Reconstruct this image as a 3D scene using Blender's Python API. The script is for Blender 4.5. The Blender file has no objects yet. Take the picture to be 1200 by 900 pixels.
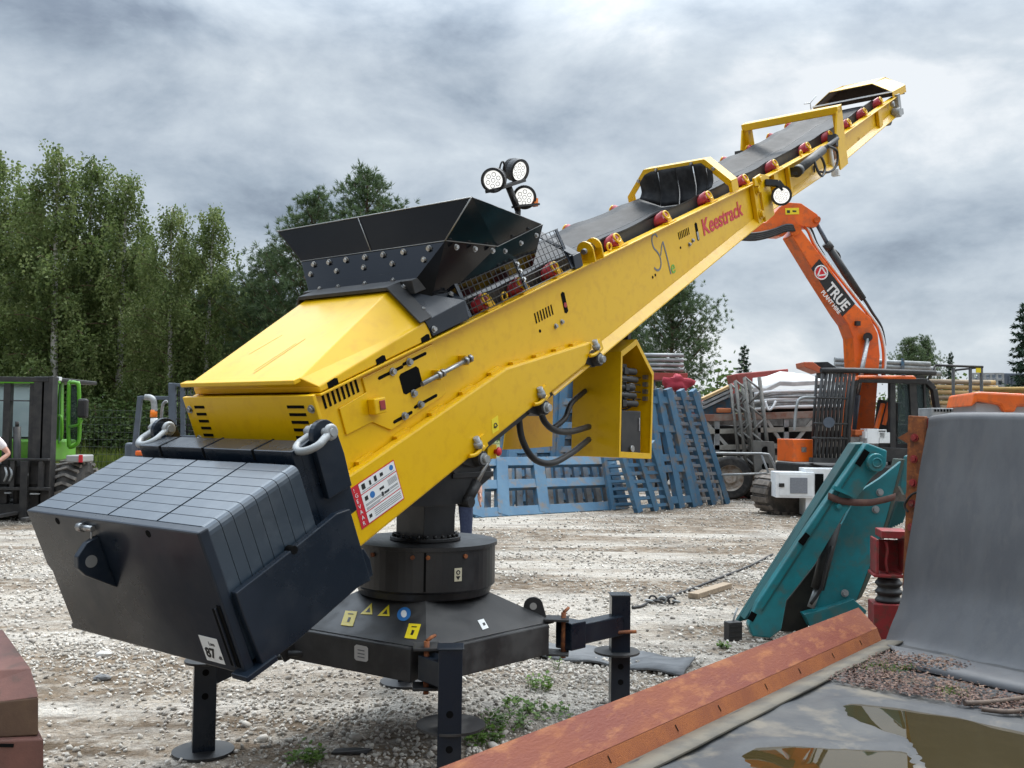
import bpy, math, random
import numpy as np
from mathutils import Vector, Matrix

SC = bpy.context.scene
COL = SC.collection
rad = math.radians

# ------------------------------------------------------------------ camera
FPX, PITCH, ROLL, CH = 1140.0, rad(2.45), rad(0.75), 1.7      # focal length in px of a 1200 px wide picture
_f = Vector((0, math.cos(PITCH), math.sin(PITCH)))
_r0 = Vector((1, 0, 0)); _u0 = _r0.cross(_f)
_r = math.cos(ROLL)*_r0 + math.sin(ROLL)*_u0
_u = -math.sin(ROLL)*_r0 + math.cos(ROLL)*_u0
CAMP = Vector((0, 0, CH))
cd = bpy.data.cameras.new('camera'); cam = bpy.data.objects.new('camera', cd); COL.objects.link(cam)
cd.sensor_width = 36; cd.lens = FPX/1200*36; cd.clip_start = 0.05; cd.clip_end = 3000
cam.matrix_world = Matrix(((_r.x, _u.x, -_f.x, 0), (_r.y, _u.y, -_f.y, 0), (_r.z, _u.z, -_f.z, CH), (0, 0, 0, 1)))
SC.camera = cam

# ------------------------------------------------------------------ world, sun, exposure
SUN_EL, SUN_AZ = 62, 24         # degrees; azimuth measured from +Y (the view) towards +X
W = bpy.data.worlds.new('World'); SC.world = W; W.use_nodes = True
wt = W.node_tree; wt.nodes.clear()
def wn(t, **k):
    n = wt.nodes.new(t)
    for a, b in k.items(): setattr(n, a, b)
    return n
def wmath(op, a, b=None, c=None, clamp=False):
    n = wn('ShaderNodeMath', operation=op, use_clamp=clamp)
    for i, x in enumerate((a, b, c)):
        if x is None: continue
        if isinstance(x, (int, float)): n.inputs[i].default_value = x
        else: wt.links.new(x, n.inputs[i])
    return n.outputs[0]
sky = wn('ShaderNodeTexSky', sky_type='NISHITA', sun_disc=False)
sky.sun_elevation = rad(SUN_EL); sky.sun_rotation = rad(SUN_AZ); sky.air_density = 1.2; sky.dust_density = 2.0
tc = wn('ShaderNodeTexCoord'); sep = wn('ShaderNodeSeparateXYZ'); wt.links.new(tc.outputs['Generated'], sep.inputs[0])
zz = wmath('MAXIMUM', sep.outputs[2], 0.0)
cmb = wn('ShaderNodeCombineXYZ')
wt.links.new(sep.outputs[0], cmb.inputs[0]); wt.links.new(sep.outputs[1], cmb.inputs[1]); wt.links.new(wmath('MULTIPLY', zz, 1.9), cmb.inputs[2])
def wnoise(scale, detail, rough, dist, off):
    m = wn('ShaderNodeMapping'); m.inputs['Location'].default_value = off; wt.links.new(cmb.outputs[0], m.inputs[0])
    n = wn('ShaderNodeTexNoise'); n.inputs['Scale'].default_value = scale; n.inputs['Detail'].default_value = detail
    n.inputs['Roughness'].default_value = rough; n.inputs['Distortion'].default_value = dist
    wt.links.new(m.outputs[0], n.inputs['Vector']); return n.outputs[0]
big = wnoise(1.9, 3, 0.5, 0.3, (2.3, 0.9, 0)); mid = wnoise(4.6, 10, 0.57, 0.25, (5.1, 1.7, 0)); fine = wnoise(13.0, 6, 0.6, 0.1, (0, 4, 0))
v = wmath('ADD', wmath('MULTIPLY', big, 0.42), wmath('ADD', wmath('MULTIPLY', mid, 0.45), wmath('MULTIPLY', fine, 0.13)))
# brighter cloud base low on the right, heavier cloud high on the left
v = wmath('ADD', v, wmath('MULTIPLY', sep.outputs[0], 0.075))
v = wmath('ADD', v, wmath('MULTIPLY', wmath('SUBTRACT', 0.22, zz, clamp=True), 0.22))
rmp = wn('ShaderNodeValToRGB'); cr = rmp.color_ramp; wt.links.new(v, rmp.inputs[0])
cr.elements[0].position = 0.395; cr.elements[0].color = (0.205, 0.25, 0.315, 1)
cr.elements[1].position = 0.605; cr.elements[1].color = (0.72, 0.755, 0.785, 1)
for p, c in ((0.445, (0.315, 0.375, 0.445)), (0.495, (0.43, 0.49, 0.555)), (0.545, (0.53, 0.59, 0.645))):
    e = cr.elements.new(p); e.color = (*c, 1)
# an overcast sky is several times brighter overhead than near the horizon
zb = wn('ShaderNodeMapRange', interpolation_type='SMOOTHSTEP'); wt.links.new(zz, zb.inputs[0])
zb.inputs[1].default_value = 0.33; zb.inputs[2].default_value = 0.80; zb.inputs[3].default_value = 1.0; zb.inputs[4].default_value = 6.6
vm = wn('ShaderNodeVectorMath', operation='SCALE'); wt.links.new(rmp.outputs[0], vm.inputs[0])
# unseen sky behind the camera, dimmed on purpose to darken the near faces
yb = wn('ShaderNodeMapRange', interpolation_type='SMOOTHSTEP'); wt.links.new(sep.outputs[1], yb.inputs[0]); yb.inputs[1].default_value = -0.55; yb.inputs[2].default_value = 0.30; yb.inputs[3].default_value = 0.52; yb.inputs[4].default_value = 1.0
wt.links.new(wmath('MULTIPLY', wmath('MULTIPLY', zb.outputs[0], yb.outputs[0]), 10.0), vm.inputs['Scale'])
mx = wn('ShaderNodeMix', data_type='RGBA'); mx.inputs[0].default_value = 0.93
wt.links.new(sky.outputs[0], mx.inputs[6]); wt.links.new(vm.outputs[0], mx.inputs[7])
bg = wn('ShaderNodeBackground'); bg.inputs[1].default_value = 0.1; wt.links.new(mx.outputs[2], bg.inputs[0])
wo = wn('ShaderNodeOutputWorld'); wt.links.new(bg.outputs[0], wo.inputs[0])
sl = bpy.data.lights.new('sun', 'SUN'); sl.energy = 1.5; sl.angle = rad(14); sl.color = (1, 0.95, 0.87)
so = bpy.data.objects.new('sun', sl); COL.objects.link(so)
_sd = Vector((math.sin(rad(SUN_AZ))*math.cos(rad(SUN_EL)), math.cos(rad(SUN_AZ))*math.cos(rad(SUN_EL)), math.sin(rad(SUN_EL))))
so.rotation_euler = _sd.to_track_quat('Z', 'Y').to_euler(); so.location = _sd*60
vs = SC.view_settings; vs.view_transform = 'Standard'; vs.look = 'None'; vs.exposure = 0.30; vs.gamma = 1.0; vs.use_curve_mapping = False

# ------------------------------------------------------------------ placing helpers
def ray(px, py):
    return _f + _r*((px-600)/FPX) + _u*((450-py)/FPX)
def at(px, py, Y):
    d = ray(px, py); return CAMP + d*(Y/d.y)
def gnd(px, py, z=0.0):
    d = ray(px, py); return CAMP + d*((z-CH)/d.z)
class Fr:
    """a local frame standing at origin o, turned by yaw degrees about the vertical"""
    def __init__(s, o, yaw=0.0):
        s.o = Vector(o); a = rad(yaw); s.yaw = a
        s.x = Vector((math.cos(a), math.sin(a), 0)); s.y = Vector((-math.sin(a), math.cos(a), 0))
    def loc(s, p):
        q = p - s.o; return Vector((q.dot(s.x), q.dot(s.y), q.z))
    def _pl(s, px, py, n, k):
        d = ray(px, py); t = ((s.o + n*k - CAMP).dot(n))/d.dot(n); return s.loc(CAMP + d*t)
    def Y(s, px, py, y=0.0): return s._pl(px, py, s.y, y)      # point on the plane local y
    def X(s, px, py, x=0.0): return s._pl(px, py, s.x, x)      # point on the plane local x
    def Z(s, px, py, z=0.0): return s.loc(gnd(px, py, s.o.z+z))

# ------------------------------------------------------------------ mesh builder
class MB:
    def __init__(s, split=0): s.v = []; s.f = []; s.s = []; s.split = split; s.marks = [(0, 0)]; s.depth = 0   # split: every shape added becomes an object of its own
    def piece(s):
        if len(s.f) > s.marks[-1][1]: s.marks.append((len(s.v), len(s.f)))
        return s
    def add(s, vs_, fs, smooth=False):
        b = len(s.v); s.v += [tuple(p) for p in vs_]
        for f in fs: s.f.append(tuple(i+b for i in f)); s.s.append(smooth)
        return s
    def box(s, c, d, R=None):
        c = Vector(c); h = Vector(d)/2; vs_ = []
        for x in (-1, 1):
            for y in (-1, 1):
                for z in (-1, 1):
                    q = Vector((x*h.x, y*h.y, z*h.z))
                    if R is not None: q = R @ q
                    vs_.append(c+q)
        return s.hexa(vs_)
    def hexa(s, p):   # order: x-,y-,z- ; z+ ; y+z- ; y+z+ ; x+ ...
        return s.add(p, [(0, 1, 3, 2), (4, 6, 7, 5), (0, 4, 5, 1), (2, 3, 7, 6), (0, 2, 6, 4), (1, 5, 7, 3)])
    def bar(s, p, q, w, h, up=(0, 0, 1)):
        p = Vector(p); q = Vector(q); d = (q-p); L = d.length
        if L < 1e-6: return s
        d /= L; u = Vector(up); x = d.cross(u)
        if x.length < 1e-4: x = d.cross(Vector((1, 0, 0)))
        x.normalize(); z = x.cross(d)
        vs_ = [o + x*(a*w/2) + z*(b*h/2) for o in (p, q) for a in (-1, 1) for b in (-1, 1)]
        return s.hexa(vs_)
    def slab(s, pts, t):
        t = Vector(t); a = [Vector(p) for p in pts]; b = [p+t for p in a]; n = len(a)
        return s.add(a+b, [tuple(range(n))[::-1], tuple(range(n, 2*n))] + [(i, (i+1) % n, n+(i+1) % n, n+i) for i in range(n)])
    def tube(s, path, r, n=8, closed=False, caps=True):
        P = [Vector(p) for p in path]; m = len(P)
        rr = r if isinstance(r, (list, tuple)) else [r]*m
        T = []
        for i in range(m):
            if closed: t = P[(i+1) % m]-P[i-1]
            else: t = P[min(i+1, m-1)]-P[max(i-1, 0)]
            T.append(t.normalized() if t.length > 1e-9 else Vector((0, 0, 1)))
        nrm = T[0].orthogonal().normalized(); vs_ = []
        for i in range(m):
            nrm = nrm - T[i]*nrm.dot(T[i])
            nrm = nrm.normalized() if nrm.length > 1e-6 else T[i].orthogonal().normalized()
            b = T[i].cross(nrm)
            for k in range(n):
                a = 2*math.pi*k/n; vs_.append(P[i] + (nrm*math.cos(a) + b*math.sin(a))*rr[i])
        fs = []
        for i in range(m if closed else m-1):
            j = (i+1) % m
            for k in range(n):
                fs.append((i*n+k, i*n+(k+1) % n, j*n+(k+1) % n, j*n+k))
        s.add(vs_, fs, True)
        if not closed and caps:
            b = len(s.v)-m*n
            s.f.append(tuple(b+k for k in range(n))[::-1]); s.s.append(False)
            s.f.append(tuple(b+(m-1)*n+k for k in range(n))); s.s.append(False)
        return s
    def cyl(s, p, q, r, r2=None, n=18): return s.tube([p, q], [r, r if r2 is None else r2], n)
    def ring(s, c, ax, R, r, n=20, k=8):
        ax = Vector(ax).normalized(); a = ax.orthogonal().normalized(); b = ax.cross(a); c = Vector(c)
        return s.tube([c + (a*math.cos(2*math.pi*i/n)+b*math.sin(2*math.pi*i/n))*R for i in range(n)], r, k, True)
    def lathe(s, prof, c, ax=(0, 0, 1), n=40, smooth=True):
        c = Vector(c); ax = Vector(ax).normalized(); a = ax.orthogonal().normalized(); b = ax.cross(a); vs_ = []; fs = []
        for r, h in prof:
            for k in range(n):
                t = 2*math.pi*k/n; vs_.append(c + ax*h + (a*math.cos(t)+b*math.sin(t))*r)
        for i in range(len(prof)-1):
            for k in range(n): fs.append((i*n+k, i*n+(k+1) % n, (i+1)*n+(k+1) % n, (i+1)*n+k))
        s.add(vs_, fs, smooth); return s
    def ball(s, c, r, n=10, m=7, sc=(1, 1, 1)):
        c = Vector(c); vs_ = []; fs = []
        for i in range(m+1):
            t = math.pi*i/m
            for k in range(n):
                p = 2*math.pi*k/n; vs_.append(c + Vector((math.sin(t)*math.cos(p)*r*sc[0], math.sin(t)*math.sin(p)*r*sc[1], math.cos(t)*r*sc[2])))
        for i in range(m):
            for k in range(n): fs.append((i*n+k, (i+1)*n+k, (i+1)*n+(k+1) % n, i*n+(k+1) % n))
        return s.add(vs_, fs, True)
    def sheet(s, grid, t, smooth=True):
        """grid of points (rows) given a thickness vector t"""
        t = Vector(t); R = len(grid); C_ = len(grid[0])
        a = [Vector(p) for row in grid for p in row]; b = [p+t for p in a]; N = R*C_; fs = []
        for i in range(R-1):
            for j in range(C_-1):
                q = (i*C_+j, i*C_+j+1, (i+1)*C_+j+1, (i+1)*C_+j); fs.append(q); fs.append(tuple(N+k for k in q[::-1]))
        s.add(a+b, fs, smooth)
        base = len(s.v)-2*N
        edge = [j for j in range(C_)] + [i*C_+C_-1 for i in range(1, R)] + [(R-1)*C_+j for j in range(C_-2, -1, -1)] + [i*C_ for i in range(R-2, 0, -1)]
        for k in range(len(edge)):
            x, y = edge[k], edge[(k+1) % len(edge)]; s.f.append((base+y, base+x, base+N+x, base+N+y)); s.s.append(False)
        return s
    def bolt(s, c, ax, r=0.011, h=0.012):
        c = Vector(c); ax = Vector(ax).normalized()
        s.cyl(c, c+ax*h*0.25, r*1.45, n=12); s.cyl(c+ax*h*0.25, c+ax*h, r, n=6); return s
    def build(s, name, m, parent=None, bevel=0.0, label=None, loc=None):
        if s.split:
            s.piece(); first = None
            for (v0, f0), (v1, f1) in zip(s.marks, s.marks[1:]):
                k = MB(); k.v = s.v[v0:v1]; k.f = [tuple(i-v0 for i in f) for f in s.f[f0:f1]]; k.s = s.s[f0:f1]
                o = k.build(name, m, parent, bevel, label, loc); first = first or o
            return first
        me = bpy.data.meshes.new(name); me.from_pydata(s.v, [], s.f); me.update()
        me.polygons.foreach_set('use_smooth', s.s)
        me.materials.append(m)
        import bmesh as _b
        bm = _b.new(); bm.from_mesh(me); _b.ops.recalc_face_normals(bm, faces=bm.faces[:]); bm.to_mesh(me); bm.free()
        o = bpy.data.objects.new(name, me); COL.objects.link(o)
        if parent is not None: o.parent = parent
        if loc is not None: o.location = loc
        if bevel > 0:
            md = o.modifiers.new('bevel', 'BEVEL'); md.width = bevel; md.segments = 2; md.limit_method = 'ANGLE'; md.angle_limit = rad(35)
        if label: o['label'] = label
        return o

def _pieced(fn):
    def g(s, *a, **k):
        if s.split and s.depth == 0: s.piece()
        s.depth += 1
        try: return fn(s, *a, **k)
        finally: s.depth -= 1
    return g
for _n in ('box', 'hexa', 'bar', 'slab', 'tube', 'cyl', 'ring', 'lathe', 'ball', 'sheet', 'bolt'): setattr(MB, _n, _pieced(getattr(MB, _n)))

def tag(o, label, cat, group=None, kind=None):
    o['label'] = label; o['category'] = cat
    if group: o['group'] = group
    if kind: o['kind'] = kind
    return o
def thing(name, label, cat, fr=None, group=None, o=(0, 0, 0), yaw=0):
    e = bpy.data.objects.new(name, None); COL.objects.link(e); e.empty_display_size = 0.2
    e.location = fr.o if fr else o; e.rotation_euler = (0, 0, fr.yaw if fr else rad(yaw))
    return tag(e, label, cat, group)
def struct(o): o['kind'] = 'structure'; return o
def copy_thing(o, loc, rz=0.0, sc=1.0, label=None):
    c = o.copy(); COL.objects.link(c); c.location = loc; c.rotation_euler = (0, 0, rz)
    c.scale = (sc, sc, sc) if isinstance(sc, (int, float)) else sc
    if label: c['label'] = label
    def rec(a, b):
        for ch in a.children:
            d = ch.copy(); COL.objects.link(d); d.parent = b; rec(ch, d)
    rec(o, c); return c

_tc = {}
def text(name, s, size, m, parent, origin, right, up, ext=0.002, shear=0.0, width=None, label=None, bold=0.0):
    """lettering standing on a surface: origin = lower left corner, right/up = directions on the surface"""
    cu = bpy.data.curves.new('lettering', 'FONT'); cu.body = s; cu.size = size; cu.extrude = ext; cu.shear = shear; cu.offset = bold
    cu.resolution_u = 3
    ob = bpy.data.objects.new('lettering', cu); COL.objects.link(ob)
    dg = bpy.context.evaluated_depsgraph_get(); dg.update()
    me = bpy.data.meshes.new_from_object(ob.evaluated_get(dg)); me.name = name
    bpy.data.objects.remove(ob); bpy.data.curves.remove(cu)
    X = Vector(right).normalized(); Y_ = Vector(up); Y_ = (Y_-X*Y_.dot(X)).normalized(); Z = X.cross(Y_)
    sx = 1.0
    xs = [v.co.x for v in me.vertices]
    if width and xs: sx = width/(max(xs)-min(xs))
    x0 = min(xs) if xs else 0
    O = Vector(origin)
    for v in me.vertices:
        c = v.co.copy(); v.co = O + X*((c.x-x0)*sx) + Y_*c.y + Z*(c.z+ext)
    me.materials.clear(); me.materials.append(m)
    o = bpy.data.objects.new(name, me); COL.objects.link(o); o.parent = parent
    if label: o['label'] = label
    return o

# ------------------------------------------------------------------ materials
def pm(name, c1, c2=None, scale=6.0, rough=0.5, metal=0.0, bump=0.0, bscale=60.0, coat=0.0, spec=0.5, stretch=None,
       lo=0.42, hi=0.62, c3=None, s3=40.0, r2=None, detail=6):
    m = bpy.data.materials.new(name); m.use_nodes = True; nt = m.node_tree; b = nt.nodes['Principled BSDF']
    b.inputs['Roughness'].default_value = rough; b.inputs['Metallic'].default_value = metal
    b.inputs['Coat Weight'].default_value = coat; b.inputs['Coat Roughness'].default_value = 0.12
    b.inputs['Specular IOR Level'].default_value = spec
    b.inputs['Base Color'].default_value = (*c1, 1)
    L = nt.links.new
    tcn = nt.nodes.new('ShaderNodeTexCoord'); vec = tcn.outputs['Object']
    if stretch:
        mp = nt.nodes.new('ShaderNodeMapping'); mp.inputs['Scale'].default_value = stretch; L(vec, mp.inputs[0]); vec = mp.outputs[0]
    def noise(sc, d=detail, ro=0.6):
        n = nt.nodes.new('ShaderNodeTexNoise'); n.inputs['Scale'].default_value = sc; n.inputs['Detail'].default_value = d
        n.inputs['Roughness'].default_value = ro; L(vec, n.inputs['Vector']); return n.outputs[0]
    def rng(x, a, b_, c=0.0, d=1.0):
        r = nt.nodes.new('ShaderNodeMapRange'); L(x, r.inputs[0])
        for i, q in enumerate((a, b_, c, d)): r.inputs[i+1].default_value = q
        return r.outputs[0]
    col = None
    if c2 is not None:
        n = noise(scale); mixn = nt.nodes.new('ShaderNodeMix'); mixn.data_type = 'RGBA'
        f = rng(n, lo, hi); L(f, mixn.inputs[0]); mixn.inputs[6].default_value = (*c1, 1); mixn.inputs[7].default_value = (*c2, 1); col = mixn.outputs[2]
        if r2 is not None: L(rng(n, lo, hi, rough, r2), b.inputs['Roughness'])
    if c3 is not None:
        n = noise(s3); mixn = nt.nodes.new('ShaderNodeMix'); mixn.data_type = 'RGBA'
        L(rng(n, 0.5, 0.66), mixn.inputs[0])
        if col is not None: L(col, mixn.inputs[6])
        else: mixn.inputs[6].default_value = (*c1, 1)
        mixn.inputs[7].default_value = (*c3, 1); col = mixn.outputs[2]
    if col is not None: L(col, b.inputs['Base Color'])
    if bump > 0:
        bn = nt.nodes.new('ShaderNodeBump'); bn.inputs['Strength'].default_value = bump; bn.inputs['Distance'].default_value = 0.01
        L(noise(bscale, 5), bn.inputs['Height']); L(bn.outputs[0], b.inputs['Normal'])
    return m

def leafmat(name, c1, c2, c3, trans=0.25):
    """foliage: colour varies from clump to clump, a little light passes through"""
    m = bpy.data.materials.new(name); m.use_nodes = True; nt = m.node_tree; L = nt.links.new
    b = nt.nodes['Principled BSDF']; out = nt.nodes['Material Output']
    b.inputs['Roughness'].default_value = 0.55; b.inputs['Specular IOR Level'].default_value = 0.25
    g = nt.nodes.new('ShaderNodeNewGeometry'); r = nt.nodes.new('ShaderNodeValToRGB'); cr_ = r.color_ramp
    cr_.elements[0].color = (*c1, 1); cr_.elements[1].color = (*c3, 1); e = cr_.elements.new(0.5); e.color = (*c2, 1)
    tcn = nt.nodes.new('ShaderNodeTexCoord'); n = nt.nodes.new('ShaderNodeTexNoise'); n.inputs['Scale'].default_value = 0.9; n.inputs['Detail'].default_value = 3
    L(tcn.outputs['Object'], n.inputs['Vector'])
    mm = nt.nodes.new('ShaderNodeMath'); mm.operation = 'MULTIPLY_ADD'; L(g.outputs['Random Per Island'], mm.inputs[0]); mm.inputs[1].default_value = 0.5
    m2 = nt.nodes.new('ShaderNodeMath'); m2.operation = 'MULTIPLY_ADD'; L(n.outputs[0], m2.inputs[0]); m2.inputs[1].default_value = 1.5; m2.inputs[2].default_value = -0.62
    oi = nt.nodes.new('ShaderNodeObjectInfo'); m3 = nt.nodes.new('ShaderNodeMath'); m3.operation = 'MULTIPLY_ADD'; L(oi.outputs['Random'], m3.inputs[0]); m3.inputs[1].default_value = 0.22; L(m2.outputs[0], m3.inputs[2])
    L(m3.outputs[0], mm.inputs[2]); L(mm.outputs[0], r.inputs[0]); L(r.outputs[0], b.inputs['Base Color'])
    t = nt.nodes.new('ShaderNodeBsdfTranslucent'); L(r.outputs[0], t.inputs[0])
    ms = nt.nodes.new('ShaderNodeMixShader'); ms.inputs[0].default_value = trans; L(b.outputs[0], ms.inputs[1]); L(t.outputs[0], ms.inputs[2]); L(ms.outputs[0], out.inputs[0])
    return m

def glassmat(name, col=(0.03, 0.05, 0.05), alpha=0.45):
    m = bpy.data.materials.new(name); m.use_nodes = True; b = m.node_tree.nodes['Principled BSDF']
    b.inputs['Base Color'].default_value = (*col, 1); b.inputs['Roughness'].default_value = 0.04; b.inputs['Alpha'].default_value = alpha
    return m
def emat(name, col, st):
    m = bpy.data.materials.new(name); m.use_nodes = True; b = m.node_tree.nodes['Principled BSDF']
    b.inputs['Base Color'].default_value = (*col, 1); b.inputs['Emission Color'].default_value = (*col, 1); b.inputs['Emission Strength'].default_value = st
    return m

YEL = pm('yellow_paint', (0.74, 0.435, 0.0005), (0.72, 0.42, 0.0005), 1.2, rough=0.30, r2=0.42, coat=0.15, spec=0.35, bump=0.008, bscale=5, c3=(0.68, 0.38, 0.001), s3=14.0)
CHAR = pm('charcoal_paint', (0.005, 0.010, 0.018), (0.008, 0.014, 0.024), 2.5, rough=0.24, coat=0.22, spec=0.3, bump=0.04, bscale=14, r2=0.46, c3=(0.013, 0.018, 0.026), s3=7)
SLATE = pm('slate_blue_paint', (0.018, 0.031, 0.046), (0.027, 0.042, 0.060), 2.0, rough=0.30, coat=0.5, spec=0.6, bump=0.05, bscale=25, r2=0.44, c3=(0.045, 0.060, 0.076), s3=6)
BLK = pm('black_paint', (0.012, 0.012, 0.013), (0.024, 0.024, 0.025), 4, rough=0.36, coat=0.1, bump=0.03, bscale=40, r2=0.5)
GLOSSBLK = pm('gloss_black_paint', (0.004, 0.005, 0.008), (0.006, 0.007, 0.010), 3, rough=0.09, coat=0.0, spec=0.30)
DUSTBLK = pm('dusty_black_paint', (0.018, 0.018, 0.019), (0.052, 0.050, 0.048), 5, rough=0.45, bump=0.05, bscale=30, r2=0.65)
RUB = pm('belt_rubber', (0.018, 0.019, 0.021), (0.036, 0.037, 0.039), 3, rough=0.62, spec=0.22, bump=0.05, bscale=80, stretch=(1, 5, 5))
RUBW = pm('worn_grey_rubber', (0.078, 0.081, 0.088), (0.098, 0.101, 0.107), 2.2, rough=0.62, bump=0.06, bscale=40, stretch=(3, 3, 0.35), c3=(0.095, 0.096, 0.10), s3=5)
REDR = pm('roller_red', (0.42, 0.020, 0.030), (0.30, 0.018, 0.026), 14, rough=0.38)
STEEL = pm('zinc_steel', (0.42, 0.42, 0.41), (0.28, 0.28, 0.28), 30, rough=0.36, metal=0.9)
LATT = pm('dull_lattice_grey', (0.17, 0.165, 0.15), (0.11, 0.105, 0.095), 4, rough=0.65, metal=0.2)
WIREG = pm('guard_wire_grey', (0.07, 0.07, 0.07), rough=0.4, metal=0.3)
GALV = pm('galvanised_steel', (0.36, 0.37, 0.37), (0.24, 0.25, 0.25), 5, rough=0.55, metal=0.35, bump=0.03)
WHITE = pm('white_label', (0.74, 0.74, 0.72), rough=0.45)
WPAINT = pm('white_paint', (0.78, 0.79, 0.79), (0.70, 0.71, 0.70), 4, rough=0.4)
RED = pm('red_print', (0.55, 0.018, 0.030), rough=0.4)
DKRED = pm('dark_red_paint', (0.30, 0.028, 0.030), (0.20, 0.026, 0.026), 5, rough=0.5, bump=0.05, c3=(0.12, 0.05, 0.035), s3=14)
REDOX = pm('oxide_red_paint', (0.34, 0.055, 0.045), (0.22, 0.050, 0.040), 3, rough=0.6, bump=0.05)
BLACKP = pm('black_print', (0.012, 0.012, 0.012), rough=0.5)
GREYP = pm('grey_print', (0.16, 0.17, 0.19), rough=0.35, metal=0.4)
GREENP = pm('green_print', (0.13, 0.38, 0.03), rough=0.4)
YLAB = pm('yellow_label', (0.80, 0.62, 0.02), rough=0.4)
BLUEP = pm('blue_print', (0.03, 0.16, 0.42), rough=0.4)
SLOT = pm('slot_black', (0.004, 0.004, 0.004), rough=0.9, spec=0.1)
ORG = pm('orange_paint', (0.78, 0.135, 0.006), (0.66, 0.105, 0.006), 1.6, rough=0.38, coat=0.2, c3=(0.50, 0.10, 0.02), s3=6)
TEAL = pm('teal_paint', (0.010, 0.190, 0.215), (0.014, 0.135, 0.150), 3, rough=0.38, coat=0.15, c3=(0.055, 0.13, 0.125), s3=8, bump=0.03)
DKTEAL = pm('dark_teal_paint', (0.008, 0.085, 0.088), (0.014, 0.06, 0.058), 4, rough=0.45, bump=0.04)
RUST = pm('rusty_steel', (0.24, 0.075, 0.024), (0.115, 0.042, 0.022), 9, rough=0.85, bump=0.25, bscale=120, c3=(0.34, 0.115, 0.03), s3=26)
COPPER = pm('worn_copper_red_steel', (0.180, 0.047, 0.028), (0.215, 0.066, 0.034), 3.2, rough=0.55, r2=0.7, spec=0.3, bump=0.3, bscale=45, stretch=(2.2, 0.8, 2.2), c3=(0.30, 0.110, 0.045), s3=8.0, detail=12)
ORUST = pm('orange_rust_skin', (0.33, 0.100, 0.024), (0.25, 0.070, 0.022), 5, rough=0.8, bump=0.5, bscale=230, c3=(0.20, 0.055, 0.022), s3=150)
BLUE = pm('faded_blue_paint', (0.044, 0.122, 0.205), (0.066, 0.155, 0.240), 1.7, rough=0.6, bump=0.06, c3=(0.15, 0.125, 0.10), s3=4.5, detail=10)
BLUEW = pm('scraped_blue_paint', (0.19, 0.19, 0.185), (0.07, 0.14, 0.22), 2.0, rough=0.65, bump=0.06, c3=(0.17, 0.11, 0.075), s3=7)
WOOD = pm('weathered_timber', (0.33, 0.25, 0.17), (0.22, 0.17, 0.12), 6, rough=0.8, bump=0.1, stretch=(0.5, 6, 6))
PINEW = pm('pale_pine_timber', (0.50, 0.34, 0.15), (0.40, 0.26, 0.12), 4, rough=0.75, bump=0.08)
GREEN = pm('lime_green_paint', (0.105, 0.34, 0.015), (0.085, 0.28, 0.015), 3, rough=0.35, coat=0.2)
MACH = pm('machine_black', (0.014, 0.014, 0.015), (0.032, 0.030, 0.028), 6, rough=0.55, bump=0.05)
GREYB = pm('blue_grey_paint', (0.085, 0.105, 0.135), (0.065, 0.08, 0.10), 4, rough=0.45)
TYRE = pm('tyre_rubber', (0.020, 0.019, 0.018), (0.055, 0.050, 0.045), 8, rough=0.85, bump=0.1)
TARP = pm('white_tarpaulin', (0.62, 0.62, 0.60), (0.45, 0.45, 0.44), 3, rough=0.55, bump=0.2, bscale=8)
GLASS = glassmat('tinted_glass'); REFLGLASS = glassmat('reflection_tinted_glass', (0.34, 0.42, 0.42), 0.55)  # second glass is coloured pale, the sky's reflection put into its colour
LAMP = emat('lit_lamp', (0.9, 0.9, 0.86), 0.8)
AMBER = pm('amber_plastic', (0.85, 0.20, 0.01), rough=0.25)
SKIN = pm('skin', (0.55, 0.30, 0.22), (0.50, 0.26, 0.19), 20, rough=0.5)
HAIR = pm('brown_hair', (0.05, 0.03, 0.02), rough=0.6)
DENIM = pm('dark_blue_denim', (0.022, 0.032, 0.075), (0.032, 0.045, 0.095), 40, rough=0.85)
PINKT = pm('pale_shirt', (0.66, 0.60, 0.60), rough=0.8)
BARK = pm('pine_bark', (0.13, 0.075, 0.045), (0.075, 0.05, 0.035), 5, rough=0.9, bump=0.3, stretch=(3, 3, 0.6))
BIRCHB = pm('birch_bark', (0.52, 0.50, 0.46), (0.06, 0.055, 0.05), 3.5, rough=0.8, stretch=(1, 1, 2.5), lo=0.54, hi=0.60)
BIRCHL = leafmat('birch_leaves', (0.055, 0.088, 0.026), (0.140, 0.188, 0.060), (0.265, 0.305, 0.125), 0.48)
BUSHL = leafmat('bush_leaves', (0.034, 0.064, 0.018), (0.078, 0.125, 0.036), (0.160, 0.205, 0.068), 0.4)
PINEL = leafmat('pine_needles', (0.042, 0.076, 0.034), (0.092, 0.138, 0.062), (0.180, 0.220, 0.100), 0.35)
SPRUCEL = leafmat('spruce_needles', (0.010, 0.030, 0.016), (0.018, 0.046, 0.022), (0.035, 0.068, 0.032), 0.1)
GRASSM = leafmat('tall_grass', (0.06, 0.11, 0.015), (0.13, 0.17, 0.03), (0.26, 0.25, 0.06))
WEEDM = leafmat('weed_leaves', (0.06, 0.13, 0.02), (0.11, 0.20, 0.03), (0.18, 0.27, 0.05))
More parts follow.
